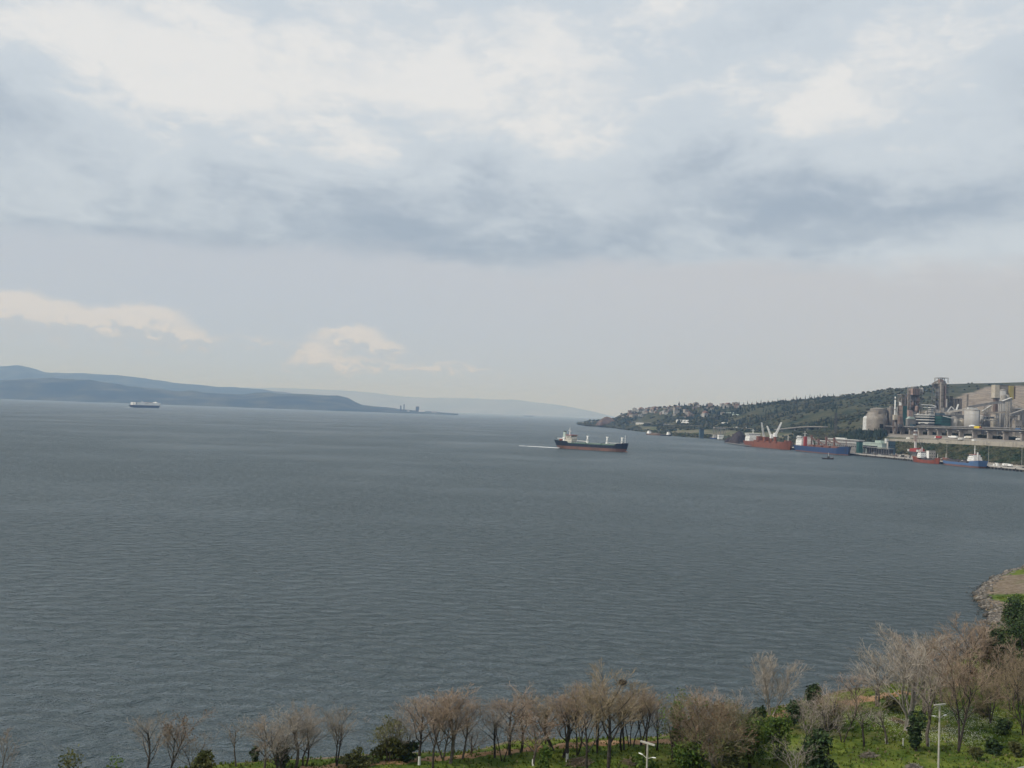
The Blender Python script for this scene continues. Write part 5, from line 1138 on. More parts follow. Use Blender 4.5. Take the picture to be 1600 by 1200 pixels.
for k, (yq, v, s, m_) in enumerate([(1462, 20, 5, 'dirtyw'), (1476, 22, 6, 'tan'), (1380, 22, 5, 'concd'), (1366, 19, 4, 'brown'), (1425, 20, 5, 'steel'), (1156, 23, 4.5, 'white'), (1262, 24, 5, 'brown'), (1308, 22, 6, 'tan')]):
    lab = ['pale cargo stack on the quay right of the blue bulk carrier', 'tan cargo stack nearest the bow of the blue bulk carrier', 'grey cargo stack before the low open shed', 'brown cargo stack before the low open shed', 'grey steel cargo stack on the bare quay', 'white cargo stack by the stern of the light blue coaster', 'brown cargo stack between crane and coaster', 'tan cargo stack left of the red quayside crane'][k]
    p = QP(yq, v, 3.0); t = thing('cargo_stack', lab, 'cargo stack', p, QROT)
    for j in range(3): sh('crate', M[m_], t, ('box', ((j % 2)*s*.55-s*.25, (j-1)*s*.62, s*.22), (s*.5, s*.55, s*.44)))
    sh('crate', M[m_], t, ('box', (0, 0, s*.6), (s*.5, s*.6, s*.3)))

# road ramp / overpass left of the conifer grove
def ribbon(name, pts, w, m, label, lift=.25, kind='structure', sides=0.0):
    V, F = [], []
    for i, p in enumerate(pts):
        d = (pts[min(i+1, len(pts)-1)]-pts[max(i-1, 0)]); n = Vector((-d.y, d.x, 0)).normalized()*w/2
        V += [p+n+Vector((0, 0, lift)), p-n+Vector((0, 0, lift)), p-n+Vector((0, 0, lift-sides-.6)), p+n+Vector((0, 0, lift-sides-.6))]
    for i in range(len(pts)-1):
        for k in range(4): F.append((i*4+k, i*4+(k+1) % 4, i*4+4+(k+1) % 4, i*4+4+k))
    return tag(MB().add(V, F).build(name, m), label, kind=kind)
pts = [tpix(px, py, 1.6, 6) for px, py in zip(np.linspace(985, 1215, 40), np.interp(np.linspace(985, 1215, 40), [985, 1010, 1050, 1100, 1150, 1215], [659.5, 660.5, 664, 666, 669, 671.5]))]
ribbon('coast_road', pts, 12, M['conc'], 'pale coast road running below the village hill', .9)
def overpass():
    a = [P(px, py, d) for px, py, d in ((1213, 671.8, 2130), (1232, 669.8, 2090), (1252, 667.8, 2050), (1272, 667, 2010), (1290, 667.5, 1960))]
    t = thing('overpass', 'pale curved road overpass left of the dark conifer grove', 'overpass', (a[2].x, a[2].y, 0)); O = Vector((a[2].x, a[2].y, 0))
    for p, q in zip(a[:-1], a[1:]):
        sh('deck_span', M['concd'], t, ('bar', p-O, q-O, 10, 1.4)); up = Vector((0, 0, 1.1)); n = Vector((-(q-p).y, (q-p).x, 0)).normalized()*5.3
        sh('parapet', M['concd'], t, ('bar', p-O+up+n, q-O+up+n, .35, 1.0)); sh('parapet', M['conc'], t, ('bar', p-O+up-n, q-O+up-n, .35, 1.0))
        m_ = (p+q)/2; g = tz(m_.x, m_.y)
        if m_.z-g > 3: sh('pier', M['concd'], t, ('box', (m_.x-O.x, m_.y-O.y, (g-2+m_.z-1)/2), (2.2, 6, m_.z-g)))
overpass()
# ---------------------------------------------------------------- scattered far vegetation (numpy)
_t = (1+5**.5)/2
ICO_V = np.array([(-1, _t, 0), (1, _t, 0), (-1, -_t, 0), (1, -_t, 0), (0, -1, _t), (0, 1, _t), (0, -1, -_t), (0, 1, -_t), (_t, 0, -1), (_t, 0, 1), (-_t, 0, -1), (-_t, 0, 1)])/1.902
ICO_F = np.array([(0, 11, 5), (0, 5, 1), (0, 1, 7), (0, 7, 10), (0, 10, 11), (1, 5, 9), (5, 11, 4), (11, 10, 2), (10, 7, 6), (7, 1, 8), (3, 9, 4), (3, 4, 2), (3, 2, 6), (3, 6, 8), (3, 8, 9), (4, 9, 5), (2, 4, 11), (6, 2, 10), (8, 6, 7), (9, 8, 1)])
def clumps(name, pts, rad, m, label, flat=.8, kind='stuff', jit=.28):
    pts = np.array(pts); n = len(pts); rad = np.array(rad)
    V = ICO_V[None]*(1+NR.normal(0, jit, (n, 12, 1)))*rad[:, None, None]*np.array([1, 1, flat])
    V[..., 2] += (rad*flat*.55)[:, None]; V += pts[:, None]
    F = (ICO_F[None]+np.arange(n)[:, None, None]*12).reshape(-1, 3)
    return tag(np_mesh(name, V.reshape(-1, 3), F, m), label, kind=kind)
def cones(name, pts, hts, m, label, wid=.2, kind='stuff', n=7):
    V, F = [], []
    for p, h in zip(pts, hts):
        for lv in range(3):
            r = h*wid*(1-.26*lv); z0, z1 = h*(.06+.24*lv), h*(.52+.24*lv); o = len(V)
            for i in range(n):
                a = 2*math.pi*i/n+lv; rr = r*random.uniform(.7, 1.2); V.append((p[0]+rr*math.cos(a), p[1]+rr*math.sin(a), p[2]+z0*random.uniform(.85, 1.1)))
            V.append((p[0], p[1], p[2]+z1)); F += [(o+i, o+(i+1) % n, o+n) for i in range(n)]
    return tag(np_mesh(name, np.array(V), np.array(F), m), label, kind=kind)
M_wood = mat('hill_woodland', (.026, .037, .025), (.072, .070, .044), .012, .95, island=.45, coord='World', spec=.1)  # base tones lightened to stand in for thicker haze over the hill
M_scrub = mat('slope_scrub', (.022, .036, .018), (.075, .072, .042), .05, .95, island=.45, coord='World', spec=.1)
M_con = mat('dark_conifer', (.013, .023, .019), (.030, .042, .030), .03, .95, island=.4, coord='World', spec=.1)  # conifer tones lightened likewise, haze put into the colour
pts, rad = [], []
for k in range(15000):
    px = random.uniform(915, 1640); t = random.uniform(1.6, 7.15); p = tpoint(px, t); x, y = p.x, p.y
    dn = fbm(np.array([x/190]), np.array([y/190]), 4)[0]+.5; j = int(np.interp(t, _rowt, range(nr))); i = int(np.interp(px, _cols, range(nc)))
    if TYPE[i, j, 0] > .3 or TYPE[i, j, 2] > .3: continue
    dens = (dn-.36)*3.2
    if 1120 < px < 1330 and t > 5: dens += .25
    if TYPE[i, j, 1] > .4: dens = (dn-.52)*2.2
    if px > 1380 and t < 4.9: continue
    if random.random() < dens: pts.append(p); rad.append(random.uniform(2.2, 4.6)*(1+max(0, y-2500)/3000))
clumps('hill_woodland', pts, rad, M_wood, 'patchy dark green woodland covering the coastal hillside')
pts, rad = [], []
for k in range(5200):
    px = random.uniform(1385, 1640); t = random.uniform(2.02, 3.05) if k < 4400 else random.uniform(4.35, 4.75); p = tpoint(px, t)
    if t > 4: p = P(px, 680, 875.8/(ray(px, 680).x/ray(px, 680).y+.1456)+random.uniform(16, 34)); p.z = tz(p.x, p.y)  # clumps added behind the piers to darken the gaps under the viaduct
    if px > 1395 or t > 2.6: pts.append(p); rad.append(random.uniform(.9, 2.6) if t < 4 else random.uniform(2, 4.0))
clumps('slope_scrub', pts, rad, M_scrub, 'dark scrub between quay apron and retaining wall, plus clumps darkening the viaduct gaps', .75)
# conifer grove
pts, h = [], []
for k in range(520):
    px = random.uniform(1298, 1386); top = np.interp(px, [1298, 1315, 1340, 1360, 1375, 1386], [676, 668, 660, 660, 664, 672]); d = random.uniform(1560, 1700)
    p = P(px, 680, d); p.z = tz(p.x, p.y)-.5
    H = random.uniform(9, 15)
    if pix((p.x, p.y, p.z+H))[1] < top: H = max(5, (P(px, top, d).z-p.z)*random.uniform(.9, 1.05))
    pts.append(p); h.append(min(H, 19))
cones('conifer_grove', pts, h, M_con, 'dense dark conifer grove beside the storage dome', .22)
# denser band behind the headland and behind the plant
pts, h = [], []
for k in range(900):
    px = random.uniform(1060, 1310); t = random.uniform(5.0, 6.95); p = tpoint(px, t); dn = fbm(np.array([p.x/170+9]), np.array([p.y/170]), 3)[0]
    if dn > -.02: pts.append(p); h.append(random.uniform(8, 14))
cones('pine_stand', pts, h, M_con, 'scattered dark pine stands below the ridge line', .24)

# pines that stand out against the sky on the ridge
def pine(label, px, H, w=.2, group='pines along the ridge line'):
    p = tpoint(px, 7.0+random.uniform(-.05, .05)); p.z = tpoint(px, 7.0).z-1
    t = thing('pine_tree', label, 'tree', p, random.uniform(0, 6), group)
    MB().cyl((0, 0, -1), (0, 0, H*.5), H*.025, H*.012, 6).build('trunk', M_bark, t)
    mb = MB(); n = 8
    for lv in range(5):
        r = H*w*(1-.18*lv)*random.uniform(.8, 1.15); z0 = H*(.12+.17*lv); vs = [(r*random.uniform(.65, 1.2)*math.cos(2*math.pi*i/n+lv), r*random.uniform(.65, 1.2)*math.sin(2*math.pi*i/n+lv), z0*random.uniform(.92, 1.05)) for i in range(n)]+[(0, 0, z0+H*.26)]
        mb.add(vs, [(i, (i+1) % n, n) for i in range(n)])
    mb.build('crown', M_con, t); return t
M_bark = mat('grey_brown_bark', (.075, .062, .052), (.14, .12, .105), 3.0, .95)
for px, H, w, lab in [
  (1148, 11, .2, 'pine on the ridge line straight above the dark ore heap'), (1156, 14, .18, 'taller pine on the ridge line just past the ore heap'), (1163, 10, .22, 'low pine on the ridge line between ore heap and orange ship'),
  (1169, 15, .17, 'tall pine on the ridge line over the stern of the orange bulk carrier'), (1176, 11, .22, 'short pine on the ridge line over the white deckhouse of the orange ship'), (1183, 13, .18, 'slim pine on the ridge line beside the one over the orange ship deckhouse'),
  (1190, 16, .16, 'narrow tall pine on the ridge line directly over the first crane jib'), (1194, 9, .22, 'stub of a pine on the ridge line touching the one over the first crane jib'), (1201, 13, .2, 'pine on the ridge line over the middle crane jib of the orange ship'),
  (1208, 10, .24, 'broad low pine on the ridge line over the crane gap of the orange ship'), (1216, 14, .17, 'slim pine on the ridge line just short of the last crane jib'), (1220, 11, .2, 'short pine on the ridge line over the last crane jib tip'),
  (1228, 12, .2, 'pine on the ridge line over the bow of the orange bulk carrier'), (1240, 13, .2, 'lone pine on the ridge line over the gap between the two bulk carriers'), (1245, 17, .15, 'tallest narrow pine on the ridge line over the stern of the blue bulk carrier'),
  (1252, 10, .22, 'small pine on the ridge line over the white deckhouse of the blue ship'), (1259, 15, .17, 'pine starting the close row on the ridge line over the blue ship deckhouse'), (1266, 17, .15, 'tallest pine in the close ridge row over the red funnel of the blue ship'),
  (1269, 11, .2, 'short pine leaning into the tallest one of the close ridge row'), (1273, 14, .17, 'slim pine second past the tallest one of the close ridge row'), (1278, 12, .2, 'middle sized pine in the close ridge row over the red masts of the blue ship'),
  (1282, 15, .16, 'pointed pine near the inland end of the close ridge row'), (1288, 10, .22, 'low bushy pine closing the dense ridge row'), (1294, 14, .17, 'separate pine on the climbing ridge over the forward mast of the blue ship'),
  (1303, 12, .19, 'pine on the climbing ridge right above the thin grey pylon'), (1313, 9, .2, 'last small pine on the climbing ridge before the bare crest')]:
    pine(lab, px, H, w)
pine('round topped tree towering over the village roofs on the ridge', 1062, 18, .3, 'single ridge trees'); pine('thin tall tree beside the round topped tree over the village', 1070, 15, .1, 'single ridge trees'); pine('pine at the right end of the village roofs', 1141, 13, .2, 'single ridge trees')

# village on the headland ridge
M_rt = mat('terracotta_roof', (.17, .095, .07), (.22, .13, .10), .5, .9); M_rg = mat('grey_roof', (.20, .19, .18), (.27, .26, .25), .5, .9)
M_wl = [mat('house_wall_cream', (.28, .255, .22), (.33, .30, .265), .3, .9), mat('house_wall_pink', (.235, .185, .16), (.27, .22, .19), .3, .9), mat('house_wall_white', (.32, .31, .29), (.37, .36, .34), .3, .9)]
def house(px, t, w, d, h, wl, rf, label, group, gable=True):
    p = tpoint(px, t); o = thing('village_house', label, 'house', (p.x, p.y, p.z-1.5), random.uniform(-.5, .5), group)
    wal = MB().box((0, 0, (h+1.5)/2), (w, d, h+1.5)).build('wall', M_wl[wl], o); z = h+1.5; e = .5
    mb = MB()
    if gable: mb.loft([[(-w/2-e, y, z), (w/2+e, y, z), (.15, y, z+w*.22), (-.15, y, z+w*.22)] for y in (-d/2-e, d/2+e)])
    else: mb.box((0, 0, z+.3), (w+.6, d+.6, .6)); mb.box((w*.15, d*.1, z+1.4), (w*.3, d*.3, 1.8))
    mb.build('roof', rf, o)
    for x in (-w*.24, w*.24):
        for k in range(max(1, int(h//3.2))): MB().box((x, -d/2-.06, 1.5+1.7+3*k), (1.6, .12, 1.4)).build('window', M['glass'], wal)
rng = random.Random(11); _used = set()
for k in range(74):
    for tries in range(40):
        px = rng.uniform(972, 1172) if k < 60 else rng.uniform(980, 1060); up = rng.random() < .5; t = rng.uniform(6.72, 6.98) if up else rng.uniform(6.1, 6.7)
        if px > 1100 and not up and rng.random() < .6: continue
        g_ = rng.random() < .62; red = rng.random() < .55; big = rng.random() < .3; left = px < 1040; wl = rng.choice((0, 0, 1, 2))
        lab = '%s %s-walled house with %s %s roof, %s, %s half of village' % ('blocky' if big else 'small', ('cream', 'pink', 'white')[wl], 'terracotta' if red else 'grey', 'pitched' if g_ else 'flat', 'ridge crest' if up else 'lower slope', 'seaward' if left else 'inland')
        if lab not in _used: break
    _used.add(lab); w, d, h = (rng.uniform(13, 18), rng.uniform(11, 15), rng.uniform(8, 13)) if big else (rng.uniform(9, 12), rng.uniform(8, 11), rng.uniform(4.5, 8)); sc_ = 1.15
    house(px, t, w*sc_, d*sc_, h, wl, M_rt if red else M_rg, lab, 'village houses on the headland ridge', g_)
def long_hall(name, label, px0, px1, py, h, wallm, roofm, cat='building', dep=14, t0=1.5):
    pa, pb = tpix(px0, py, t0), tpix(px1, py, t0); pb = Vector((P(px1, py, pa.y).x, pa.y-10, pa.z)); c = (pa+pb)/2; d = pb-pa; o = thing(name, label, cat, (c.x, c.y, min(pa.z, tz(c.x, c.y))-1), math.atan2(d.y, d.x)); L = d.length
    wal = sh('wall', wallm, o, ('box', (0, 0, h/2), (L, dep, h))); MB().loft([[(x, -dep/2-.6, h), (x, dep/2+.6, h), (x, .2, h+3), (x, -.2, h+3)] for x in (-L/2-.6, L/2+.6)]).build('roof', roofm, o)
    n = max(2, int(L/9)); win_row((0, -dep/2-.06, h*.55), n, 2.4, 1.6, L/n-2.4, 'x', wal)
long_hall('greenhouse', 'long pale greenhouse halls on the wooded slope, upper one', 1136, 1160, 648.2, 6, M['conc'], M['tealp'], t0=4.5)
long_hall('greenhouse', 'shorter pale greenhouse hall just below the long upper one', 1146, 1164, 651.0, 6, M['dirtyw'], M['tealp'], t0=4.5)
long_hall('farm_building', 'white farm building amid green fields, roof facing the bay', 1059, 1067, 660.0, 7, M['white'], M['roofpale'], t0=2)
long_hall('farm_building', 'second white farm building right of the first in the fields', 1069, 1076, 660.3, 7, M['white'], M['roofpale'], t0=2)
long_hall('farm_building', 'low white farm building nearer the shore below the other two', 1067, 1075, 663.2, 6, M['white'], M['roofpale'], t0=1.5)
long_hall('farm_building', 'pale yellow farm building close to the small dark freighter', 996, 1005, 664.0, 7, M['cream'], M['roofpale'], t0=1.3)
long_hall('farm_building', 'grey farm shed beside the coast road left of the jetty', 1130, 1140, 664.5, 6, M['conc'], M['roofpale'], t0=1.5)
for px, py, lab in ((912, 662.6, 'white house at the very tip of the headland'), (918, 661.5, 'pale house among trees on the headland tip'), (925, 660.2, 'grey roofed house below the brown headland mound')):
    p = P(px, py, 4750 if px < 916 else 4600 if px < 922 else 4400); o = thing('shore_house', lab, 'house', (p.x, p.y, max(1, p.z-7)), .3); MB().box((0, 0, 5), (11, 10, 10)).build('wall', M_wl[2], o); MB().loft([[(-6.5, y, 10), (6.5, y, 10), (.2, y, 13.5), (-.2, y, 13.5)] for y in (-6, 6)]).build('roof', M_rg, o)
heap('steep brown bare mound on the headland before the open sea', 946, 666, 17, 651.6, 4120, 'orebr', 'hill', 'headland_mound', 2)
pts = []; rad = []
for k in range(420):
    px = random.uniform(905, 1003); p = tpoint(px, random.uniform(1.0, 2.6)); pts.append(p); rad.append(random.uniform(3, 7))
clumps('shore_woodland', pts, rad, M_wood, 'dark shrubby woodland along the headland waterline')
pts = []; rad = []
for k in range(900):
    px = random.uniform(1000, 1240); t = random.uniform(1.0, 2.2); p = tpoint(px, t)
    if fbm(np.array([px/14]), np.array([t]), 2)[0] > -.05: pts.append(p); rad.append(random.uniform(1.8, 4.2))
clumps('shore_scrub', pts, rad, M_scrub, 'olive scrub on the shore between freighters and orange bulk carrier')
# far industry on the low spit beyond the bay
for px, y0, w, m_, lab in ((626, 633.5, 1.4, 'steeld', 'thin twin stack of the faint works on the far spit'), (631, 631.5, 1.0, 'steeld', 'tallest faint stack on the far spit'), (652, 635, 4.6, 'steeld', 'faint square tower block on the far spit'), (659, 641, 9, 'white', 'long white hall at the foot of the faint square tower'), (638, 641.5, 3, 'white', 'small white hall between faint stacks and tower'), (678, 642.5, 8, 'dirtyw', 'white hall cluster at the outer end of the far spit')):
    Y = 12300; p = P(px, 644, Y); o = thing('far_works', lab, 'building', (p.x, p.y, 0), 0); h = P(px, y0, Y).z; W = w*Y/1500
    sh('wall', M[m_], o, ('box', (0, 0, h*.48), (W, 60, h*.96))); sh('roof', M['concd' if m_ != 'white' else 'white'], o, ('box', (0, 0, h*.98), (W*1.04, 62, h*.04)))
# ---------------------------------------------------------------- near park: trees, shrubs, lamps, path, rocks
M_tw = {'g': mat('grey_twigs', (.20, .17, .135), (.29, .25, .21), .6, .95, island=.3), 'p': mat('reddish_twigs', (.205, .15, .105), (.285, .22, .165), .6, .95, island=.3),
        'b': mat('brown_twigs', (.16, .125, .075), (.245, .195, .13), .6, .95, island=.3), 'o': mat('olive_twigs', (.14, .13, .07), (.21, .19, .115), .6, .95, island=.3), 'w': mat('pale_twigs', (.225, .195, .16), (.315, .28, .235), .6, .95, island=.25)}
M_tr = {'d': mat('dark_bark', (.028, .023, .020), (.065, .055, .047), 2.5, .95), 'm': M_bark, 'w': mat('pale_bark', (.19, .17, .15), (.28, .26, .235), 2.0, .95)}
M_lf = {'dark': mat('dark_evergreen_leaves', (.022, .044, .016), (.055, .085, .028), .5, .85, island=.5, trans=.12), 'mid': mat('fresh_green_leaves', (.065, .110, .018), (.115, .165, .032), .5, .8, island=.4, trans=.25),
        'olive': mat('olive_leaves', (.08, .09, .03), (.14, .14, .055), .5, .85, island=.4, trans=.35), 'brown': mat('brown_dry_leaves', (.10, .058, .034), (.16, .10, .06), .5, .9, island=.4, trans=.15),
        'lime': mat('bright_spring_leaves', (.075, .125, .02), (.12, .175, .035), .5, .8, island=.35, trans=.3)}
M_lime = mat('white_limewash', (.55, .55, .52), (.66, .66, .63), 2, .9)

def quads(P0, s, rng, elong=1.6):
    """leaf cards with random orientation around points"""
    n = len(P0); a = rng.normal(size=(n, 3)); a /= np.linalg.norm(a, axis=1)[:, None]; b = np.cross(a, rng.normal(size=(n, 3))); b /= np.linalg.norm(b, axis=1)[:, None]
    sz = (s*rng.uniform(.6, 1.3, n))[:, None]; a = a*sz*elong/2; b = b*sz/2
    V = np.stack([P0-a, P0+b*.9, P0+a, P0-b*.9], 1).reshape(-1, 3); return V, np.arange(n*4).reshape(n, 4)
def leaf_cloud(name, blobs, n, s, m, parent, seed=0):
    rng = np.random.default_rng(seed); vol = np.array([b[3]*b[4]*b[5] for b in blobs])**.75; cnt = np.maximum(8, (n*vol/vol.sum()).astype(int)); out = []
    for b, c in zip(blobs, cnt):
        d = rng.normal(size=(c, 3)); d /= np.linalg.norm(d, axis=1)[:, None]; r = rng.random(c)**.45; q = d*r[:, None]; q += rng.normal(0, .10, q.shape); out.append(q*np.array(b[3:6])+np.array(b[:3]))
    V, F = quads(np.concatenate(out), s, rng); o = np_mesh(name, V, F, m, parent); return o
def sub_blobs(rng, w, d, z0, z1, n, k=.42):
    """several overlapping leaf masses making an uneven crown"""
    out = []
    for i in range(n):
        u = rng.random(); z = z0+(z1-z0)*(.15+.75*u); pr = math.sin(math.pi*min(.97, .18+.75*u))**.7; a = rng.random()*6.28; r = pr*(1-k)*rng.random()**.5
        out.append((w/2*r*math.cos(a), d/2*r*math.sin(a), z, w/2*k*rng.uniform(.7, 1.25), d/2*k*rng.uniform(.7, 1.25), (z1-z0)*k*.55*rng.uniform(.7, 1.2)))
    return out
def leafy(px, py, top, wpx, leaf, label, cat='tree', name='leafy_tree', n=1100, s=.3, trunk=.25, seed=1, nb=9, bark='d', group=None):
    p = gpix(px, py); k = p.y/FPX; w = wpx*k; rng = random.Random(seed); H = P(px, top, p.y).z-p.z
    t = thing(name, label, cat, p-Vector((0, 0, .05)), rng.uniform(0, 6), group)
    if trunk > 0:
        mb = MB(); mb.cyl((0, 0, -.4), (.1, 0, H*trunk), H*.03+.04, H*.022+.03, 8)
        for i in range(5): a = i*1.3+rng.random(); mb.cyl((.1, 0, H*trunk*rng.uniform(.7, 1)), (w*.28*math.cos(a), w*.28*math.sin(a), H*rng.uniform(.55, .85)), H*.016+.02, .02, 5)
        mb.build('trunk', M_tr[bark], t)
    leaf_cloud('crown', sub_blobs(rng, w, w, H*trunk*.75, H, nb), n, s, M_lf[leaf], t, seed); return t

def bare_tree(px, py, top, wpx, label, tw='g', tr='d', stems=1, seed=1, fork=.28, spread=.75, dens=1.0, tpx=None, lime=False, leaf=None, cat='tree', name='bare_tree', lean=0.0, group=None, straight=False, up=.10):
    """leafless tree grown branch by branch, then fitted to its height and crown width"""
    p = gpix(px, py); Y = p.y; H = P(tpx or px, top, Y).z-p.z; W = wpx*(1.03 if tw == 'w' else 1.1)*Y/FPX; rng = random.Random(seed); trunk, twigs, tips = MB(), MB(), []; jk = .35 if straight else 1
    def norm(v): return v.normalized()
    def grow(q, d, L, r, lv):
        nseg = 4 if lv == 0 else 3 if lv == 1 else 2
        pts_ = [q]; dd = d
        for i in range(nseg):
            j = (.10*jk, .16, .22, .28, .3)[lv]; dd = norm(dd+Vector((rng.gauss(0, j), rng.gauss(0, j), rng.gauss(0, j*.6)+up*(1 if lv else .3)))); pts_.append(pts_[-1]+dd*L/nseg)
        for i in range(nseg):
            ra, rb = r*(1-.62*i/nseg), r*(1-.62*(i+1)/nseg)
            (trunk if lv < 2 else twigs).cyl(pts_[i], pts_[i+1], ra, rb, (7, 5, 3, 3, 3)[lv], cap=False)
        if lv == 4 or (lv == 3 and L < .35): tips.append(pts_[-1]); return
        nch = (int(7*dens+rng.random()*2), int(5*dens+rng.random()*2), int(4.6*dens+rng.random()*1.5), int(3.7*dens+rng.random()))[lv]
        for c in range(nch):
            u = (fork if lv == 0 else .22)+(1-(fork if lv == 0 else .22))*((c+.3+.5*rng.random())/nch); i = min(nseg-1, int(u*nseg)); f = u*nseg-i; s = pts_[i].lerp(pts_[i+1], min(1, f)); ax = (pts_[i+1]-pts_[i]).normalized()
            az = c*2.4+rng.random()*1.2; o = ax.orthogonal().normalized(); o = Matrix.Rotation(az, 3, ax) @ o; an = rng.uniform(.45, .95)*spread
            nd = norm(ax*math.cos(an)+o*math.sin(an)); rr = r*(1-.62*u)*(.62, .55, .55, .6)[lv]
            grow(s, nd, L*rng.uniform(.48, .68)*(1.05-.35*u), max(rr, (.036, .019, .0115, .009)[min(lv, 3)]), lv+1)
    for k in range(stems):
        a = rng.random()*6.28; d = Vector((math.cos(a)*.22*(stems > 1)+lean, math.sin(a)*.22*(stems > 1), 1)).normalized(); grow(Vector((rng.gauss(0, .12)*(stems > 1), rng.gauss(0, .12)*(stems > 1), -.3)), d, 7*rng.uniform(.85, 1), .105/math.sqrt(stems)+.03, 0)
    av = np.array(trunk.v+twigs.v); z1 = np.percentile(av[:, 2], 99.7); xs = np.percentile(av[:, 0], [1.5, 98.5]); ys = np.percentile(av[:, 1], [1.5, 98.5]); sx = W/max(.5, xs[1]-xs[0]); sy = W/max(.5, ys[1]-ys[0]); sz = H/z1
    sx = min(max(sx, .35*sz), 2.2*sz); sy = min(max(sy, .35*sz), 2.2*sz)
    cr_ = av[av[:, 2] > z1*.5]; mx, my = np.median(cr_[:, 0]), np.median(cr_[:, 1]); tx = ((tpx or px)-px)*Y/FPX/max(sx, .1)
    sh_ = lambda v: (v[0]-(mx-tx)*max(0, v[2])/z1/.75*min(1, 1), v[1]-my*max(0, v[2])/z1/.75, v[2])
    trunk.v = [sh_(v) for v in trunk.v]; twigs.v = [sh_(v) for v in twigs.v]; tips = [sh_(v) for v in tips]
    fit = lambda v: (v[0]*(sx if v[2] > .6 else (sx*.5+.5)), v[1]*(sy if v[2] > .6 else (sy*.5+.5)), v[2]*sz)
    t = thing(name, label, cat, p, 0, group); trunk.v = [fit(v) for v in trunk.v]; twigs.v = [fit(v) for v in twigs.v]
    trunk.build('trunk', M_tr[tr], t); twigs.build('twigs', M_tw[tw], t)['kind'] = 'stuff'
    if lime: hh = min(1.1, H*.12); MB().cyl((0, 0, -.1), (lean*hh, 0, hh), .19, .16, 9, cap=False).build('limewash_band', M_lime, t)
    if leaf:
        r2 = np.random.default_rng(seed); tp = np.array([fit(v) for v in tips]); tp = tp[r2.random(len(tp)) < leaf[1]]
        if len(tp): tp = np.repeat(tp, leaf[2] if len(leaf) > 2 else 1, 0); tp = tp+r2.normal(0, .12, tp.shape); V, F = quads(tp, leaf[3] if len(leaf) > 3 else .16, r2); np_mesh('leaves', V, F, M_lf[leaf[0]], t)['kind'] = 'stuff'
    return t

BT = bare_tree
# along the waterline, from the open water side inwards
BT(4, 1232, 1138, 46, 'bare brownish tree cut by the frame at the open water side', 'p', 'm', 1, 101)
BT(228, 1216, 1109, 62, 'dark trunked bare tree, first to rise clear against the water', 'g', 'd', 1, 102, .25, .7, 1.1)
BT(262, 1214, 1111, 58, 'bare twin trunked tree with reddish buds beside the first dark trunked one', 'p', 'd', 2, 103, .25, .7, 1.0, tpx=272, leaf=('brown', .25, 1, .14))
BT(300, 1208, 1145, 60, 'low bare tree merging into the olive bush by the twin trunked one', 'g', 'm', 2, 104, .15, .9, .9)
BT(369, 1197, 1116, 46, 'slender faint bare tree standing alone at the very start of the grass', 'g', 'm', 1, 105, .4, .6, .8)
BT(434, 1212, 1112, 96, 'wide forked grey tree with dark evergreen bush between its stems', 'w', 'd', 3, 106, .15, .9, 1.05)
BT(478, 1197, 1094, 76, 'tall grey bare tree with many upright limbs next to the wide forked one', 'g', 'd', 2, 107, .2, .7, 1.15)
BT(525, 1197, 1100, 46, 'bare tree with V forked trunk at the edge of the grass strip', 'g', 'd', 2, 108, .4, .5, .95)
BT(567, 1172, 1118, 34, 'thin wispy sapling before the water past the V forked tree', 'g', 'm', 1, 109, .35, .6, .7)
BT(607, 1190, 1120, 62, 'thin tree hazed with olive buds rising from shrubs', 'o', 'm', 2, 110, .3, .6, .9, leaf=('olive', .5, 1, .18))
BT(655, 1195, 1081, 80, 'bare tree with stout limewashed trunk and broad pinkish crown', 'p', 'd', 1, 111, .38, .8, 1.2, lime=True)
BT(676, 1207, 1096, 60, 'dark leaning trunk bare tree right of the stout limewashed one', 'p', 'd', 1, 112, .4, .7, .9, tpx=682)
BT(703, 1193, 1070, 74, 'reddish bare tree reaching above the dark leaning trunk', 'p', 'm', 1, 113, .35, .75, 1.2)
BT(735, 1178, 1128, 66, 'low spreading pale twigged tree at the water edge of the clearing', 'w', 'm', 3, 114, .1, 1.0, .9)
BT(786, 1190, 1112, 62, 'bare tree with two dark stems spread in a V by the path', 'g', 'd', 2, 115, .35, .7, .9)
BT(833, 1196, 1112, 70, 'short bushy bare tree with reddish crown and white painted foot', 'p', 'm', 1, 116, .25, .9, 1.3, lime=True, leaf=('brown', .2, 1, .14))
BT(866, 1174, 1072, 84, 'tall bare tree whose dark trunk leans towards the open water', 'b', 'd', 1, 117, .4, .75, 1.15, tpx=850, lean=-.12)
BT(814, 1176, 1076, 72, 'tall bare tree with rounded pinkish crown behind the path', 'p', 'd', 1, 118, .42, .75, 1.15)
BT(886, 1190, 1082, 64, 'bare tree with straight upright limbs and white painted foot', 'p', 'd', 1, 119, .35, .55, 1.1, lime=True)
BT(919, 1212, 1078, 72, 'bare tree with curved stem in front of the nest tree', 'b', 'd', 1, 120, .4, .7, 1.05)
NT = BT(950, 1206, 1046, 96, 'tallest bare tree with a dark straight trunk and a nest near its tip', 'b', 'd', 1, 121, .38, .7, 1.3, straight=True)
BT(972, 1172, 1068, 66, 'bare tree close behind the nest tree with two dark stems', 'b', 'd', 2, 122, .4, .6, 1.1)
BT(1000, 1164, 1072, 62, 'bare tree among slanting stems right of the nest tree', 'p', 'd', 2, 123, .35, .6, 1.1, tpx=1004)
BT(1010, 1180, 1070, 56, 'straight dark stemmed bare tree behind the shorter street lamp', 'b', 'd', 1, 124, .45, .6, 1.1)
BT(1026, 1172, 1092, 44, 'slim pinkish bare tree at the gap before the green budding tree', 'p', 'd', 1, 125, .4, .6, 1.0)
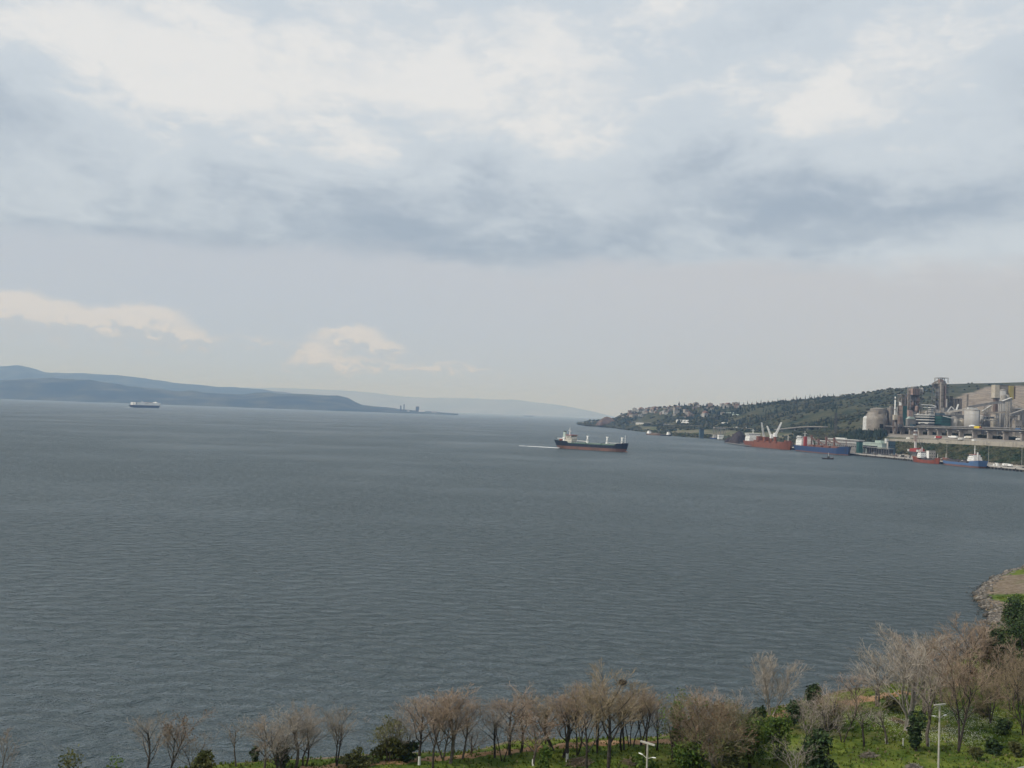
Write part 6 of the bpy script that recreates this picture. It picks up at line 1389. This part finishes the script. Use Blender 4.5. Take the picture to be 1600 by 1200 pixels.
BT(1068, 1200, 1080, 66, 'bare tree tinged with fresh green leaves on its water side', 'o', 'd', 1, 126, .25, .8, 1.1, leaf=('mid', .45, 1, .2))
BT(1085, 1212, 1084, 80, 'brown bare tree with dark trunk beside the green tinged one', 'p', 'd', 1, 127, .3, .8, 1.2, leaf=('brown', .15, 1, .14))
BT(1116, 1216, 1084, 104, 'broad brown bare tree with tangled pale branches in the thicket', 'b', 'w', 3, 128, .15, .95, 1.25, leaf=('brown', .2, 1, .15))
BT(1150, 1200, 1086, 72, 'bare tree with yellowish budding top right of the tangled broad one', 'o', 'm', 2, 129, .3, .8, 1.05, leaf=('olive', .3, 1, .15))
BT(1203, 1117, 1020, 82, 'pale fan shaped bare tree standing alone at the water edge', 'w', 'w', 3, 130, .12, .62, 1.2, up=.16)
BT(1246, 1222, 1150, 84, 'pale leaning bare branches in front of the dark round evergreen', 'w', 'w', 3, 131, .2, .9, .7)
BT(1278, 1190, 1092, 66, 'crooked pale branched tree over the green thicket edge', 'w', 'm', 2, 132, .25, .9, .9, leaf=('olive', .2, 1, .16))
BT(1318, 1160, 1072, 70, 'bare tree with forked trunk on the grass past the thicket', 'p', 'd', 2, 133, .35, .8, 1.0)
BT(1295, 1180, 1078, 66, 'grey bare tree leaning over the edge of the thicket', 'g', 'd', 1, 134, .35, .8, 1.0, lean=-.15, tpx=1285)
BT(1336, 1118, 1050, 60, 'reddish bare tree at the shore between the thicket and the tall pale trees', 'p', 'm', 1, 135, .3, .85, 1.2)
BT(1350, 1166, 1098, 46, 'small dark stemmed bare tree on the open grass', 'g', 'd', 1, 136, .45, .7, .8)
BT(1386, 1162, 1092, 40, 'small leaning bare tree with white painted foot on open grass', 'g', 'm', 1, 137, .5, .7, .7, lean=-.25, tpx=1374, lime=True)
BT(1372, 1104, 1012, 84, 'fine twigged pale tree at the water behind the tallest pale tree', 'w', 'm', 2, 138, .2, .75, 1.0)
BT(1412, 1140, 982, 128, 'tallest pale tree with long slanting limbs near the taller street lamp', 'w', 'w', 3, 139, .22, .62, 1.05, up=.14)
BT(1442, 1118, 986, 88, 'brown crowned bare tree just right of the tallest pale tree', 'p', 'm', 2, 140, .3, .65, 1.05)
BT(1450, 1166, 1030, 70, 'thin straight bare tree with white foot left of the taller street lamp', 'g', 'm', 1, 141, .4, .5, 1.0, lime=True)
BT(1472, 1098, 1000, 72, 'pinkish bare tree at the shore behind the taller street lamp', 'p', 'm', 1, 142, .25, .75, 1.1)
BT(1496, 1176, 1000, 86, 'tall bare tree with dark forked trunk right of the taller street lamp', 'p', 'd', 2, 143, .35, .65, 1.15)
BT(1507, 1090, 960, 80, 'dark crowned bare tree in front of the rocky point', 'p', 'd', 1, 144, .3, .75, 1.3)
BT(1532, 1086, 966, 66, 'bare tree with upright branches between the rocky point and the dark pine', 'p', 'd', 2, 145, .3, .7, 1.2)
BT(1580, 1110, 990, 74, 'brown bare tree cut by the frame edge behind dark shrubs', 'p', 'd', 2, 146, .2, .85, 1.2)
BT(1598, 1150, 1020, 70, 'reddish bare shrub tree at the frame edge above the road corner', 'b', 'd', 2, 147, .15, .9, 1.2)
BT(1548, 1130, 1040, 66, 'leafless dark thicket tree below the rocky point', 'b', 'd', 3, 148, .12, .9, 1.1)

BT(847, 1186, 1100, 56, 'thin dark bare tree between the bushy reddish tree and the leaning one', 'b', 'd', 1, 151, .45, .7, 1.0)
BT(878, 1184, 1076, 64, 'slanting bare tree whose stem crosses behind the white footed upright one', 'p', 'd', 1, 152, .45, .65, 1.1, lean=.12, tpx=896)
BT(901, 1180, 1068, 70, 'rounded reddish bare tree between the white footed upright tree and the curved stem', 'p', 'd', 2, 153, .4, .65, 1.15)
BT(932, 1176, 1060, 66, 'bare tree crowding the nest tree on its open water side', 'b', 'd', 2, 154, .4, .65, 1.15)
BT(986, 1166, 1064, 62, 'bare tree with thin parallel stems behind the stubby white post', 'p', 'd', 3, 155, .4, .55, 1.05)
BT(773, 1184, 1104, 60, 'grey brown bare tree at the near side of the V stemmed one', 'g', 'd', 1, 156, .4, .7, 1.05)
BT(796, 1180, 1084, 66, 'bare tree with full pinkish top above the V stemmed one', 'p', 'd', 1, 157, .45, .75, 1.15)
BT(690, 1188, 1082, 70, 'bare tree filling the gap behind the dark leaning trunk', 'p', 'm', 2, 158, .3, .75, 1.15)
BT(632, 1186, 1100, 62, 'grey bare tree half hidden by the olive shrub mass', 'g', 'm', 2, 159, .3, .8, 1.05)
BT(722, 1186, 1090, 64, 'bare tree leaning out towards the clearing at the water', 'p', 'm', 1, 160, .35, .8, 1.1, lean=.15, tpx=732)
BT(1100, 1190, 1078, 70, 'bare tree rising at the back of the tangled thicket', 'p', 'd', 2, 161, .3, .75, 1.15)
BT(1136, 1188, 1080, 66, 'grey brown bare tree with reddish top behind the bright budding tree', 'g', 'm', 2, 162, .3, .75, 1.15)
BT(1262, 1146, 1086, 60, 'grey bare tree behind the large round evergreen', 'g', 'm', 2, 163, .25, .85, 1.1)
BT(1308, 1140, 1078, 56, 'bare tree with slim stems by the olive thicket on the grass', 'p', 'm', 2, 164, .3, .75, 1.1)
BT(1428, 1102, 996, 80, 'grey bare tree filling the gap behind the tallest pale tree', 'g', 'm', 1, 165, .25, .75, 1.0)
BT(1488, 1094, 986, 74, 'bare tree at the shore just short of the dark crowned one', 'p', 'm', 1, 166, .25, .75, 1.05)
BT(460, 1204, 1104, 60, 'slim bare tree squeezed between the wide forked and tall grey ones', 'g', 'm', 1, 167, .35, .7, 1.05)
BT(412, 1206, 1120, 56, 'reddish bare tree at the open side of the wide forked tree', 'p', 'm', 1, 168, .3, .8, 1.05)

# nest in the tallest bare tree
_tv = max((v.co for v in [c for c in kids(NT) if c.name.startswith('trunk')][0].data.vertices), key=lambda c: c.z-.25*math.hypot(c.x, c.y)); q = NT.location+_tv*.985; t = thing('bird_nest', 'dark twig nest in the tip of the tallest bare tree', 'nest', q)
mb = MB(); rg = random.Random(3)
for k in range(90):
    a = rg.random()*6.28; z = rg.uniform(-.28, .25); r = .42*(1-abs(z)*1.2); v = Vector((r*math.cos(a), r*math.sin(a), z)); d = Vector((-math.sin(a), math.cos(a), rg.uniform(-.5, .5))).normalized()*.3; mb.cyl(v-d, v+d, .025, n=3, cap=False)
mb.lathe([(.1, -.3), (.36, -.12), (.42, .1), (.3, .12), (.1, -.05)], 12); mb.build('twig_bowl', M_tr['d'], t)

# evergreens and shrubs
LT = leafy
LT(1270, 1118, 1066, 38, 'dark', 'small dark evergreen tree at the shore past the pale fan shaped tree', seed=201, n=1300, trunk=.2)
LT(1274, 1222, 1148, 84, 'dark', 'large round dark evergreen behind pale leaning branches', seed=202, n=2600, trunk=.06, nb=12)
LT(1431, 1174, 1112, 36, 'dark', 'cone shaped dark green young pine by the taller street lamp', seed=203, n=1300, trunk=.14, name='pine_tree')
LT(1560, 1092, 985, 56, 'dark', 'tall dark pine against the rocky point', seed=204, n=2200, trunk=.25, name='pine_tree', nb=13)
LT(1588, 1010, 936, 60, 'dark', 'dark green tree above the sandy point at the frame edge', seed=205, n=2000, trunk=.1, nb=12)
LT(1590, 1095, 1010, 56, 'dark', 'shaded bushy tree at the frame edge under the brown bare tree', seed=206, n=2000, trunk=.1, nb=10)
LT(1172, 1200, 1110, 96, 'mid', 'bright green budding tree in the middle of the thicket', seed=207, n=2300, trunk=.2, nb=12, s=.28)
LT(1215, 1190, 1120, 66, 'mid', 'fresh green shrub right of the bright budding tree', seed=208, n=1700, trunk=.08, s=.28, cat='shrub', name='shrub')
LT(1052, 1190, 1092, 34, 'mid', 'narrow green leafed young tree at the water side of the thicket', seed=209, n=1000, trunk=.2, s=.26)
LT(1140, 1222, 1160, 90, 'olive', 'olive undergrowth shrub at the foot of the tangled broad tree', seed=210, n=1900, trunk=0, cat='shrub', name='shrub')
LT(1080, 1218, 1160, 80, 'mid', 'leafy green shrub below the green tinged tree', seed=211, n=1700, trunk=0, cat='shrub', name='shrub')
LT(850, 1214, 1166, 30, 'lime', 'lime green upright bush between limewashed trunks', seed=212, n=700, trunk=0, cat='shrub', name='shrub')
LT(610, 1190, 1150, 70, 'olive', 'olive shrub mass on the strip left of the limewashed tree', seed=213, n=1600, trunk=0, cat='shrub', name='shrub')
LT(640, 1188, 1160, 46, 'dark', 'dark green shrub between the olive shrub and the limewashed tree', seed=214, n=1000, trunk=0, cat='shrub', name='shrub')
LT(440, 1200, 1162, 30, 'dark', 'dark evergreen bush held between stems of the wide forked tree', seed=215, n=900, trunk=.1, cat='shrub', name='shrub')
LT(397, 1190, 1168, 22, 'dark', 'small round dark bush at the water on the grass tip', seed=216, n=700, trunk=.15, cat='shrub', name='shrub')
LT(318, 1216, 1172, 50, 'olive', 'brownish olive bush where the shore grass begins', seed=217, n=1100, trunk=0, cat='shrub', name='shrub')
LT(110, 1240, 1166, 74, 'olive', 'faint olive bush top poking up from below the frame', seed=218, n=300, s=.22, trunk=0, cat='shrub', name='shrub')
LT(182, 1238, 1184, 66, 'mid', 'low green bush top left of the dark trunked tree', seed=219, n=280, s=.22, trunk=0, cat='shrub', name='shrub')
LT(1566, 1146, 1120, 34, 'dark', 'dark rounded bush on the grass slope, upper one near the frame edge', seed=220, n=700, trunk=0, cat='shrub', name='shrub')
LT(1553, 1178, 1156, 34, 'dark', 'dark brown tinged bush on the grass above the road corner', seed=221, n=700, trunk=0, cat='shrub', name='shrub')
LT(1586, 1182, 1158, 30, 'olive', 'olive bush at the frame edge next to the road corner', seed=222, n=600, trunk=0, cat='shrub', name='shrub')
LT(1523, 1186, 1166, 26, 'olive', 'pale brown low bush right of the taller street lamp foot', seed=223, n=500, trunk=0, cat='shrub', name='shrub')
LT(1535, 1122, 1098, 34, 'olive', 'brownish shrub below the dark thicket trees', seed=224, n=600, trunk=0, cat='shrub', name='shrub')
LT(1395, 1112, 1088, 40, 'olive', 'reddish green shrub behind the trunk of the tallest pale tree', seed=225, n=600, trunk=0, cat='shrub', name='shrub')
LT(1186, 1128, 1104, 36, 'dark', 'dark shrub at the foot of the pale fan shaped tree', seed=226, n=700, trunk=0, cat='shrub', name='shrub')
LT(1300, 1140, 1100, 56, 'olive', 'olive thicket behind the forked tree on the grass', seed=227, n=1100, trunk=0, cat='shrub', name='shrub')
LT(1240, 1140, 1096, 50, 'dark', 'shaded green shrub between the earth bank and the small evergreen', seed=228, n=1000, trunk=0, cat='shrub', name='shrub')
LT(1003, 1212, 1184, 60, 'mid', 'low green weeds bush under the shorter street lamp', seed=229, n=800, trunk=0, cat='shrub', name='shrub')
LT(560, 1196, 1170, 60, 'olive', 'dull olive bush on the strip past the V forked tree', seed=230, n=1000, trunk=0, cat='shrub', name='shrub')
LT(1515, 1070, 1040, 50, 'brown', 'rusty brown shrub under the dark crowned tree', seed=231, n=800, trunk=0, cat='shrub', name='shrub')

LT(1576, 1050, 962, 58, 'dark', 'dark green leafy tree between the rocky point and the frame edge', seed=232, n=2000, trunk=.12, nb=12)
LT(1604, 1060, 950, 70, 'dark', 'big dark tree half cut by the frame edge below the sandy point', seed=233, n=2200, trunk=.12, nb=12)
LT(1592, 962, 930, 44, 'mid', 'green shrub at the back of the sandy point', seed=234, n=900, trunk=0, cat='shrub', name='shrub')
LT(1574, 978, 948, 34, 'olive', 'olive shrub at the inner edge of the sandy point', seed=235, n=700, trunk=0, cat='shrub', name='shrub')
LT(1546, 1066, 1012, 46, 'olive', 'olive leafed small tree below the stones of the point', seed=236, n=900, trunk=.15)

# piles of cut branches
def brush(px, py, wpx, label, seed, m='g'):
    p = gpix(px, py); w = wpx*p.y/FPX; rg = random.Random(seed); t = thing('brush_pile', label, 'brush pile', p, rg.random()*3); mb = MB()
    for k in range(120):
        a = rg.gauss(0, .5); r = rg.random()**.6*w*.42; b = rg.random()*6.28; z = (1-r/(w*.5))*w*.26*rg.random(); c = Vector((r*math.cos(b), r*math.sin(b)*.7, z)); d = Vector((math.cos(a), math.sin(a), rg.gauss(0, .18)))*w*rg.uniform(.12, .3); mb.cyl(c-d, c+d, rg.uniform(.02, .055), .02, 4, cap=False)
    mb.build('cut_branches', M_tw[m], t)['kind'] = 'stuff'
brush(1358, 1182, 30, 'grey pile of cut branches on the open grass', 1, 'g'); brush(992, 1194, 40, 'brown pile of cut branches left of the shorter street lamp', 2, 'b'); brush(1428, 1201, 34, 'pale pile of branches at the foot of the taller street lamp', 3, 'w'); brush(905, 1194, 44, 'reddish pile of branches in front of the path below the nest tree', 4, 'p'); brush(1402, 1128, 30, 'heap of dry branches behind the trunk of the tallest pale tree', 5, 'b')

# street lamps: pale pole, crossbar on top, two lamp heads below it
M_pole = mat('weathered_pole', (.36, .34, .30), (.46, .44, .40), 1.2, .8); M_lampw = mat('white_lamp_housing', (.72, .72, .70), None, rough=.4)
def street_lamp(px, top, d, label, rz, arm=1.05, drop=1.35, rl=.125):
    p = P(px, top, d); g = gz(p.x, p.y); H = p.z-g; t = thing('street_lamp', label, 'street lamp', (p.x, p.y, g), rz)
    sh('pole', M_pole, t, ('cyl', (0, 0, -.3), (0, 0, H), rl, rl*.72, 12)); sh('crossbar', M_pole, t, ('box', (0, 0, H-.08), (1.65, .18, .14)))
    for s in (-1, 1):
        a = sh('lamp_arm', M_pole, t, ('cyl', (0, 0, H-drop-.25), (s*arm*.55, 0, H-drop), .035, .03, 8))
        mb = MB(); mb.loft([[(s*x, y*w_, H-drop+z+dz) for y, z in ((-1, 0), (-.6, .5*w_), (.6, .5*w_), (1, 0), (.6, -.35*w_), (-.6, -.35*w_))] for x, w_, dz in ((arm*.5, .04, 0), (arm*.58, .08, .01), (arm*.8, .105, .04), (arm*.95, .06, .06))]); mb.build('lamp_head', M_lampw, a)
    return t
street_lamp(1468.5, 1100, 111, 'taller pale street lamp with crossbar and two white lamp heads on the grass', R(20))
street_lamp(1012, 1160, 97, 'shorter looking street lamp with crossbar rising at the edge before dark stems', R(-40))
p = gpix(1411, 1166); t = thing('marker_post', 'short white marker post on open grass between pale tree and pine', 'post', p); sh('post', M_lime, t, ('cyl', (0, 0, -.2), (0, 0, .95), .09, .08, 8), ('box', (0, 0, .98), (.2, .2, .06)))
p = gpix(983, 1160); t = thing('marker_post', 'stubby white post beside the earth path right of the nest tree', 'post', p); sh('post', M_lime, t, ('cyl', (0, 0, -.2), (0, 0, .8), .1, .09, 8), ('box', (0, 0, .82), (.22, .22, .06)))

# reddish earth path
M_path = mat('reddish_earth', (.24, .135, .065), (.34, .21, .115), .5, .95, coord='World', bump=.3)
def path(pxs, w, label):
    pts_ = []
    for k in range(len(pxs)-1):
        a, b = gpix(*pxs[k]), gpix(*pxs[k+1])
        for i in range(8): pts_.append(a.lerp(b, i/8))
    pts_.append(gpix(*pxs[-1])); V, F = [], []; c = 6
    for i, p in enumerate(pts_):
        d = pts_[min(i+1, len(pts_)-1)]-pts_[max(0, i-1)]; n = Vector((-d.y, d.x)).normalized()*(w/2)*(1+.35*math.sin(i*.9)+.2*math.sin(i*2.3))
        for k in range(c): f = k/(c-1)*2-1; x, y = p.x+n.x*f, p.y+n.y*f; V.append((x, y, gz(x, y)+.07*(1-abs(f))+.02))
    for i in range(len(pts_)-1):
        for k in range(c-1): F.append((i*c+k, i*c+k+1, (i+1)*c+k+1, (i+1)*c+k))
    tag(MB().add(V, F).build('dirt_path', M_path, smooth=True), label, kind='structure')
path([(470, 1203), (520, 1198), (560, 1197), (640, 1188), (700, 1184), (760, 1177), (820, 1172), (880, 1165), (940, 1161), (1000, 1160), (1050, 1157)], 1.9, 'reddish earth path along the shore behind the trees')
path([(1208, 1122), (1222, 1118), (1236, 1112)], 2.2, 'short reddish earth bank near the pale fan shaped tree')
path([(1318, 1100), (1350, 1093), (1390, 1086), (1420, 1082)], 2.4, 'reddish earth strip at the shore behind the tallest pale tree')
path([(1474, 1072), (1490, 1068), (1505, 1066)], 3.0, 'bare earth patch below the rocky point')

# road corner at the lower right
def road():
    a = [gpix(1540, 1232), gpix(1580, 1203), gpix(1640, 1190), gpix(1720, 1186)]; V, F = [], []
    for p in a:
        for k in range(5): x, y = p.x+k*.6, p.y-k*2.0; V.append((x, y, gz(x, y)+.14))
    for i in range(3):
        for k in range(4): F.append((i*5+k, i*5+k+1, (i+1)*5+k+1, (i+1)*5+k))
    tag(MB().add(V, F).build('road', mat('worn_concrete_road', (.26, .25, .235), (.34, .33, .31), .6, .9)), 'pale road corner at the lower edge of the park', kind='structure')
road()

# rocks along the waterline of the point and the bank
M_rock = mat('shore_rock', (.085, .078, .068), (.20, .18, .155), .8, .9, island=.45, coord='World', bump=.5)
def wet_band(m):
    """tide-wet lower stones: darker and shinier up to half a metre over the water"""
    nt = m.node_tree; b = nt.nodes['Principled BSDF']; g = nt.nodes.new('ShaderNodeNewGeometry'); s = nt.nodes.new('ShaderNodeSeparateXYZ'); nt.links.new(g.outputs['Position'], s.inputs[0])
    k = X(nt, s.outputs[2]).step(.15, .7); old = b.inputs['Base Color'].links[0].from_socket; c = mixc(nt, k, (.028, .027, .022), X(nt, old)); nt.links.new(c.s, b.inputs['Base Color']); nt.links.new((k*.5 + .35).s, b.inputs['Roughness'])
wet_band(M_rock)
pts, rad = [], []
rg = random.Random(5)
seg = [(_cp[i], _cp[i+1]) for i in range(13, len(_cp)-1)]
for (a, b) in seg:
    pa, pb = PZ(a[0], a[1], .3), PZ(b[0], b[1], .3); L = (pb-pa).length; near = a[0] > 1500
    for k in range(int(L*(13 if near else 2.2))):
        p = pa.lerp(pb, rg.random()); d = (pb-pa).normalized(); n = Vector((d.y, -d.x, 0)); p = p+n*rg.gauss(.5 if near else .3, 1.3 if near else .7)
        z = gz(p.x, p.y)
        if z > -1.2: pts.append((p.x, p.y, max(z, -.25)-.15)); rad.append(rg.uniform(.12, .55)*(1.0 if near else .7))
for k in range(380):
    p = gpix(rg.gauss(1558, 10), rg.gauss(968, 12))
    pts.append((p.x, p.y, p.z-.15)); rad.append(rg.uniform(.12, .42))
clumps('shore_rocks', pts, rad, M_rock, 'jumbled grey rocks along the waterline of the sandy point', .7, jit=.3)
for k, (px, py, r, lab) in enumerate([(1528, 930, 1.3, 'dark boulder at the outermost tip of the rocky point'), (1536, 946, 1.1, 'dark boulder just inside the tip of the rocky point'), (1541, 962, 1.0, 'boulder at the inner bend of the rocky point'), (1552, 905, 1.0, 'boulder on the far side of the sandy point')]):
    p = PZ(px, py, .2); V = ICO_V*(1+NR.normal(0, .18, (12, 1)))*np.array([r, r*.9, r*.7]); o = np_mesh('boulder', V, ICO_F, mat('wet_dark_rock', (.05, .046, .04), (.11, .10, .088), 1.2, .6) if k == 0 else bpy.data.materials['wet_dark_rock']); o.location = (p.x, p.y, .35); tag(o, lab, 'boulder')

# ---------------------------------------------------------------- grass, weeds, daisies
def tufts(name, n, m, label, size, box, cond, seed, blades=3):
    rng = np.random.default_rng(seed); x = rng.uniform(box[0], box[1], n); y = rng.uniform(box[2], box[3], n); s = shore_dist(x, y); ok = (s > .8) & cond(x, y, rng); x, y = x[ok], y[ok]; z = ground_z(x, y); n = len(x); V = []; 
    h = size*rng.uniform(.6, 1.5, n)
    for b in range(blades):
        a = rng.uniform(0, 6.28, n); w = h*.35; lx, ly = np.cos(a)*h*.5, np.sin(a)*h*.5; px_, py_ = -np.sin(a)*w, np.cos(a)*w
        V.append(np.stack([np.stack([x-px_, y-py_, z-.03], 1), np.stack([x+px_, y+py_, z-.03], 1), np.stack([x+lx, y+ly, z+h], 1)], 1))
    V = np.concatenate(V, 0).reshape(-1, 3); F = np.arange(len(V)).reshape(-1, 3)
    tag(np_mesh(name, V, F, m), label, kind='stuff')
notsand = lambda x, y: (ell(x, y, _sc, 24, 21)+ell(x, y, _s2, 9, 26)) < .3
frame = lambda x, y: (np.abs(x)/np.maximum(y, 1) < .62) & (y > 84)
M_gr = mat('grass_blades', (.072, .108, .016), (.170, .205, .036), .12, .9, island=.35, coord='World', trans=.25, spec=.1); M_gr2 = mat('weed_leaves', (.058, .092, .016), (.110, .145, .028), .3, .9, island=.4, coord='World', trans=.2, spec=.1)
tufts('grass', 90000, M_gr, 'rough bright green grass covering the park ground', .26, (-70, 140, 84, 260), lambda x, y, r: frame(x, y) & notsand(x, y) & ((fbm(x/7, y/7, 3)-.10)*7 < .5+r.random(len(x))*.5), 31)
tufts('weeds', 20000, M_gr2, 'dark leafy weeds growing in patches through the grass', .28, (-70, 140, 84, 230), lambda x, y, r: frame(x, y) & notsand(x, y) & (fbm(x/4.5+3, y/4.5, 3) > .04), 32)
M_st = mat('dry_straw', (.20, .165, .085), (.30, .25, .14), .5, .9, island=.3, coord='World', trans=.2, spec=.1)
tufts('dry_grass', 26000, M_st, 'straw coloured dry grass in patches among the green', .24, (-70, 140, 84, 240), lambda x, y, r: frame(x, y) & notsand(x, y) & (fbm(x/6+11, y/6+4, 4) > .07), 33)
M_daisy = mat('daisy_heads', (.62, .62, .54), None, rough=.8)
_dp = [gpix(a, b) for a, b in ((1500, 1122), (1520, 1128), (1490, 1148), (1400, 1128), (1360, 1126), (1440, 1152), (1506, 1152), (1455, 1112), (1530, 1118))]
def dz(x, y, r):
    k = np.zeros(len(x))
    for p in _dp: k += np.exp(-(((x-p.x)/3.2)**2+((y-p.y)/3.0)**2))
    return r.random(len(x)) < k*.8
rng = np.random.default_rng(8); x = rng.uniform(25, 85, 70000); y = rng.uniform(105, 165, 70000); ok = dz(x, y, rng) & (shore_dist(x, y) > 1); x, y = x[ok], y[ok]; z = ground_z(x, y)+rng.uniform(.15, .38, len(x))
a = rng.uniform(0, 6.28, len(x)); r_ = .055; V = np.stack([np.stack([x+r_*np.cos(a+k*1.5708), y+r_*np.sin(a+k*1.5708), z+(.02 if k % 2 else -.01)], 1) for k in range(4)], 1)
tag(np_mesh('daisies', V.reshape(-1, 3), np.arange(len(x)*4).reshape(-1, 4), M_daisy), 'pale drifts of small white flowers in the grass by the taller street lamp', kind='stuff')
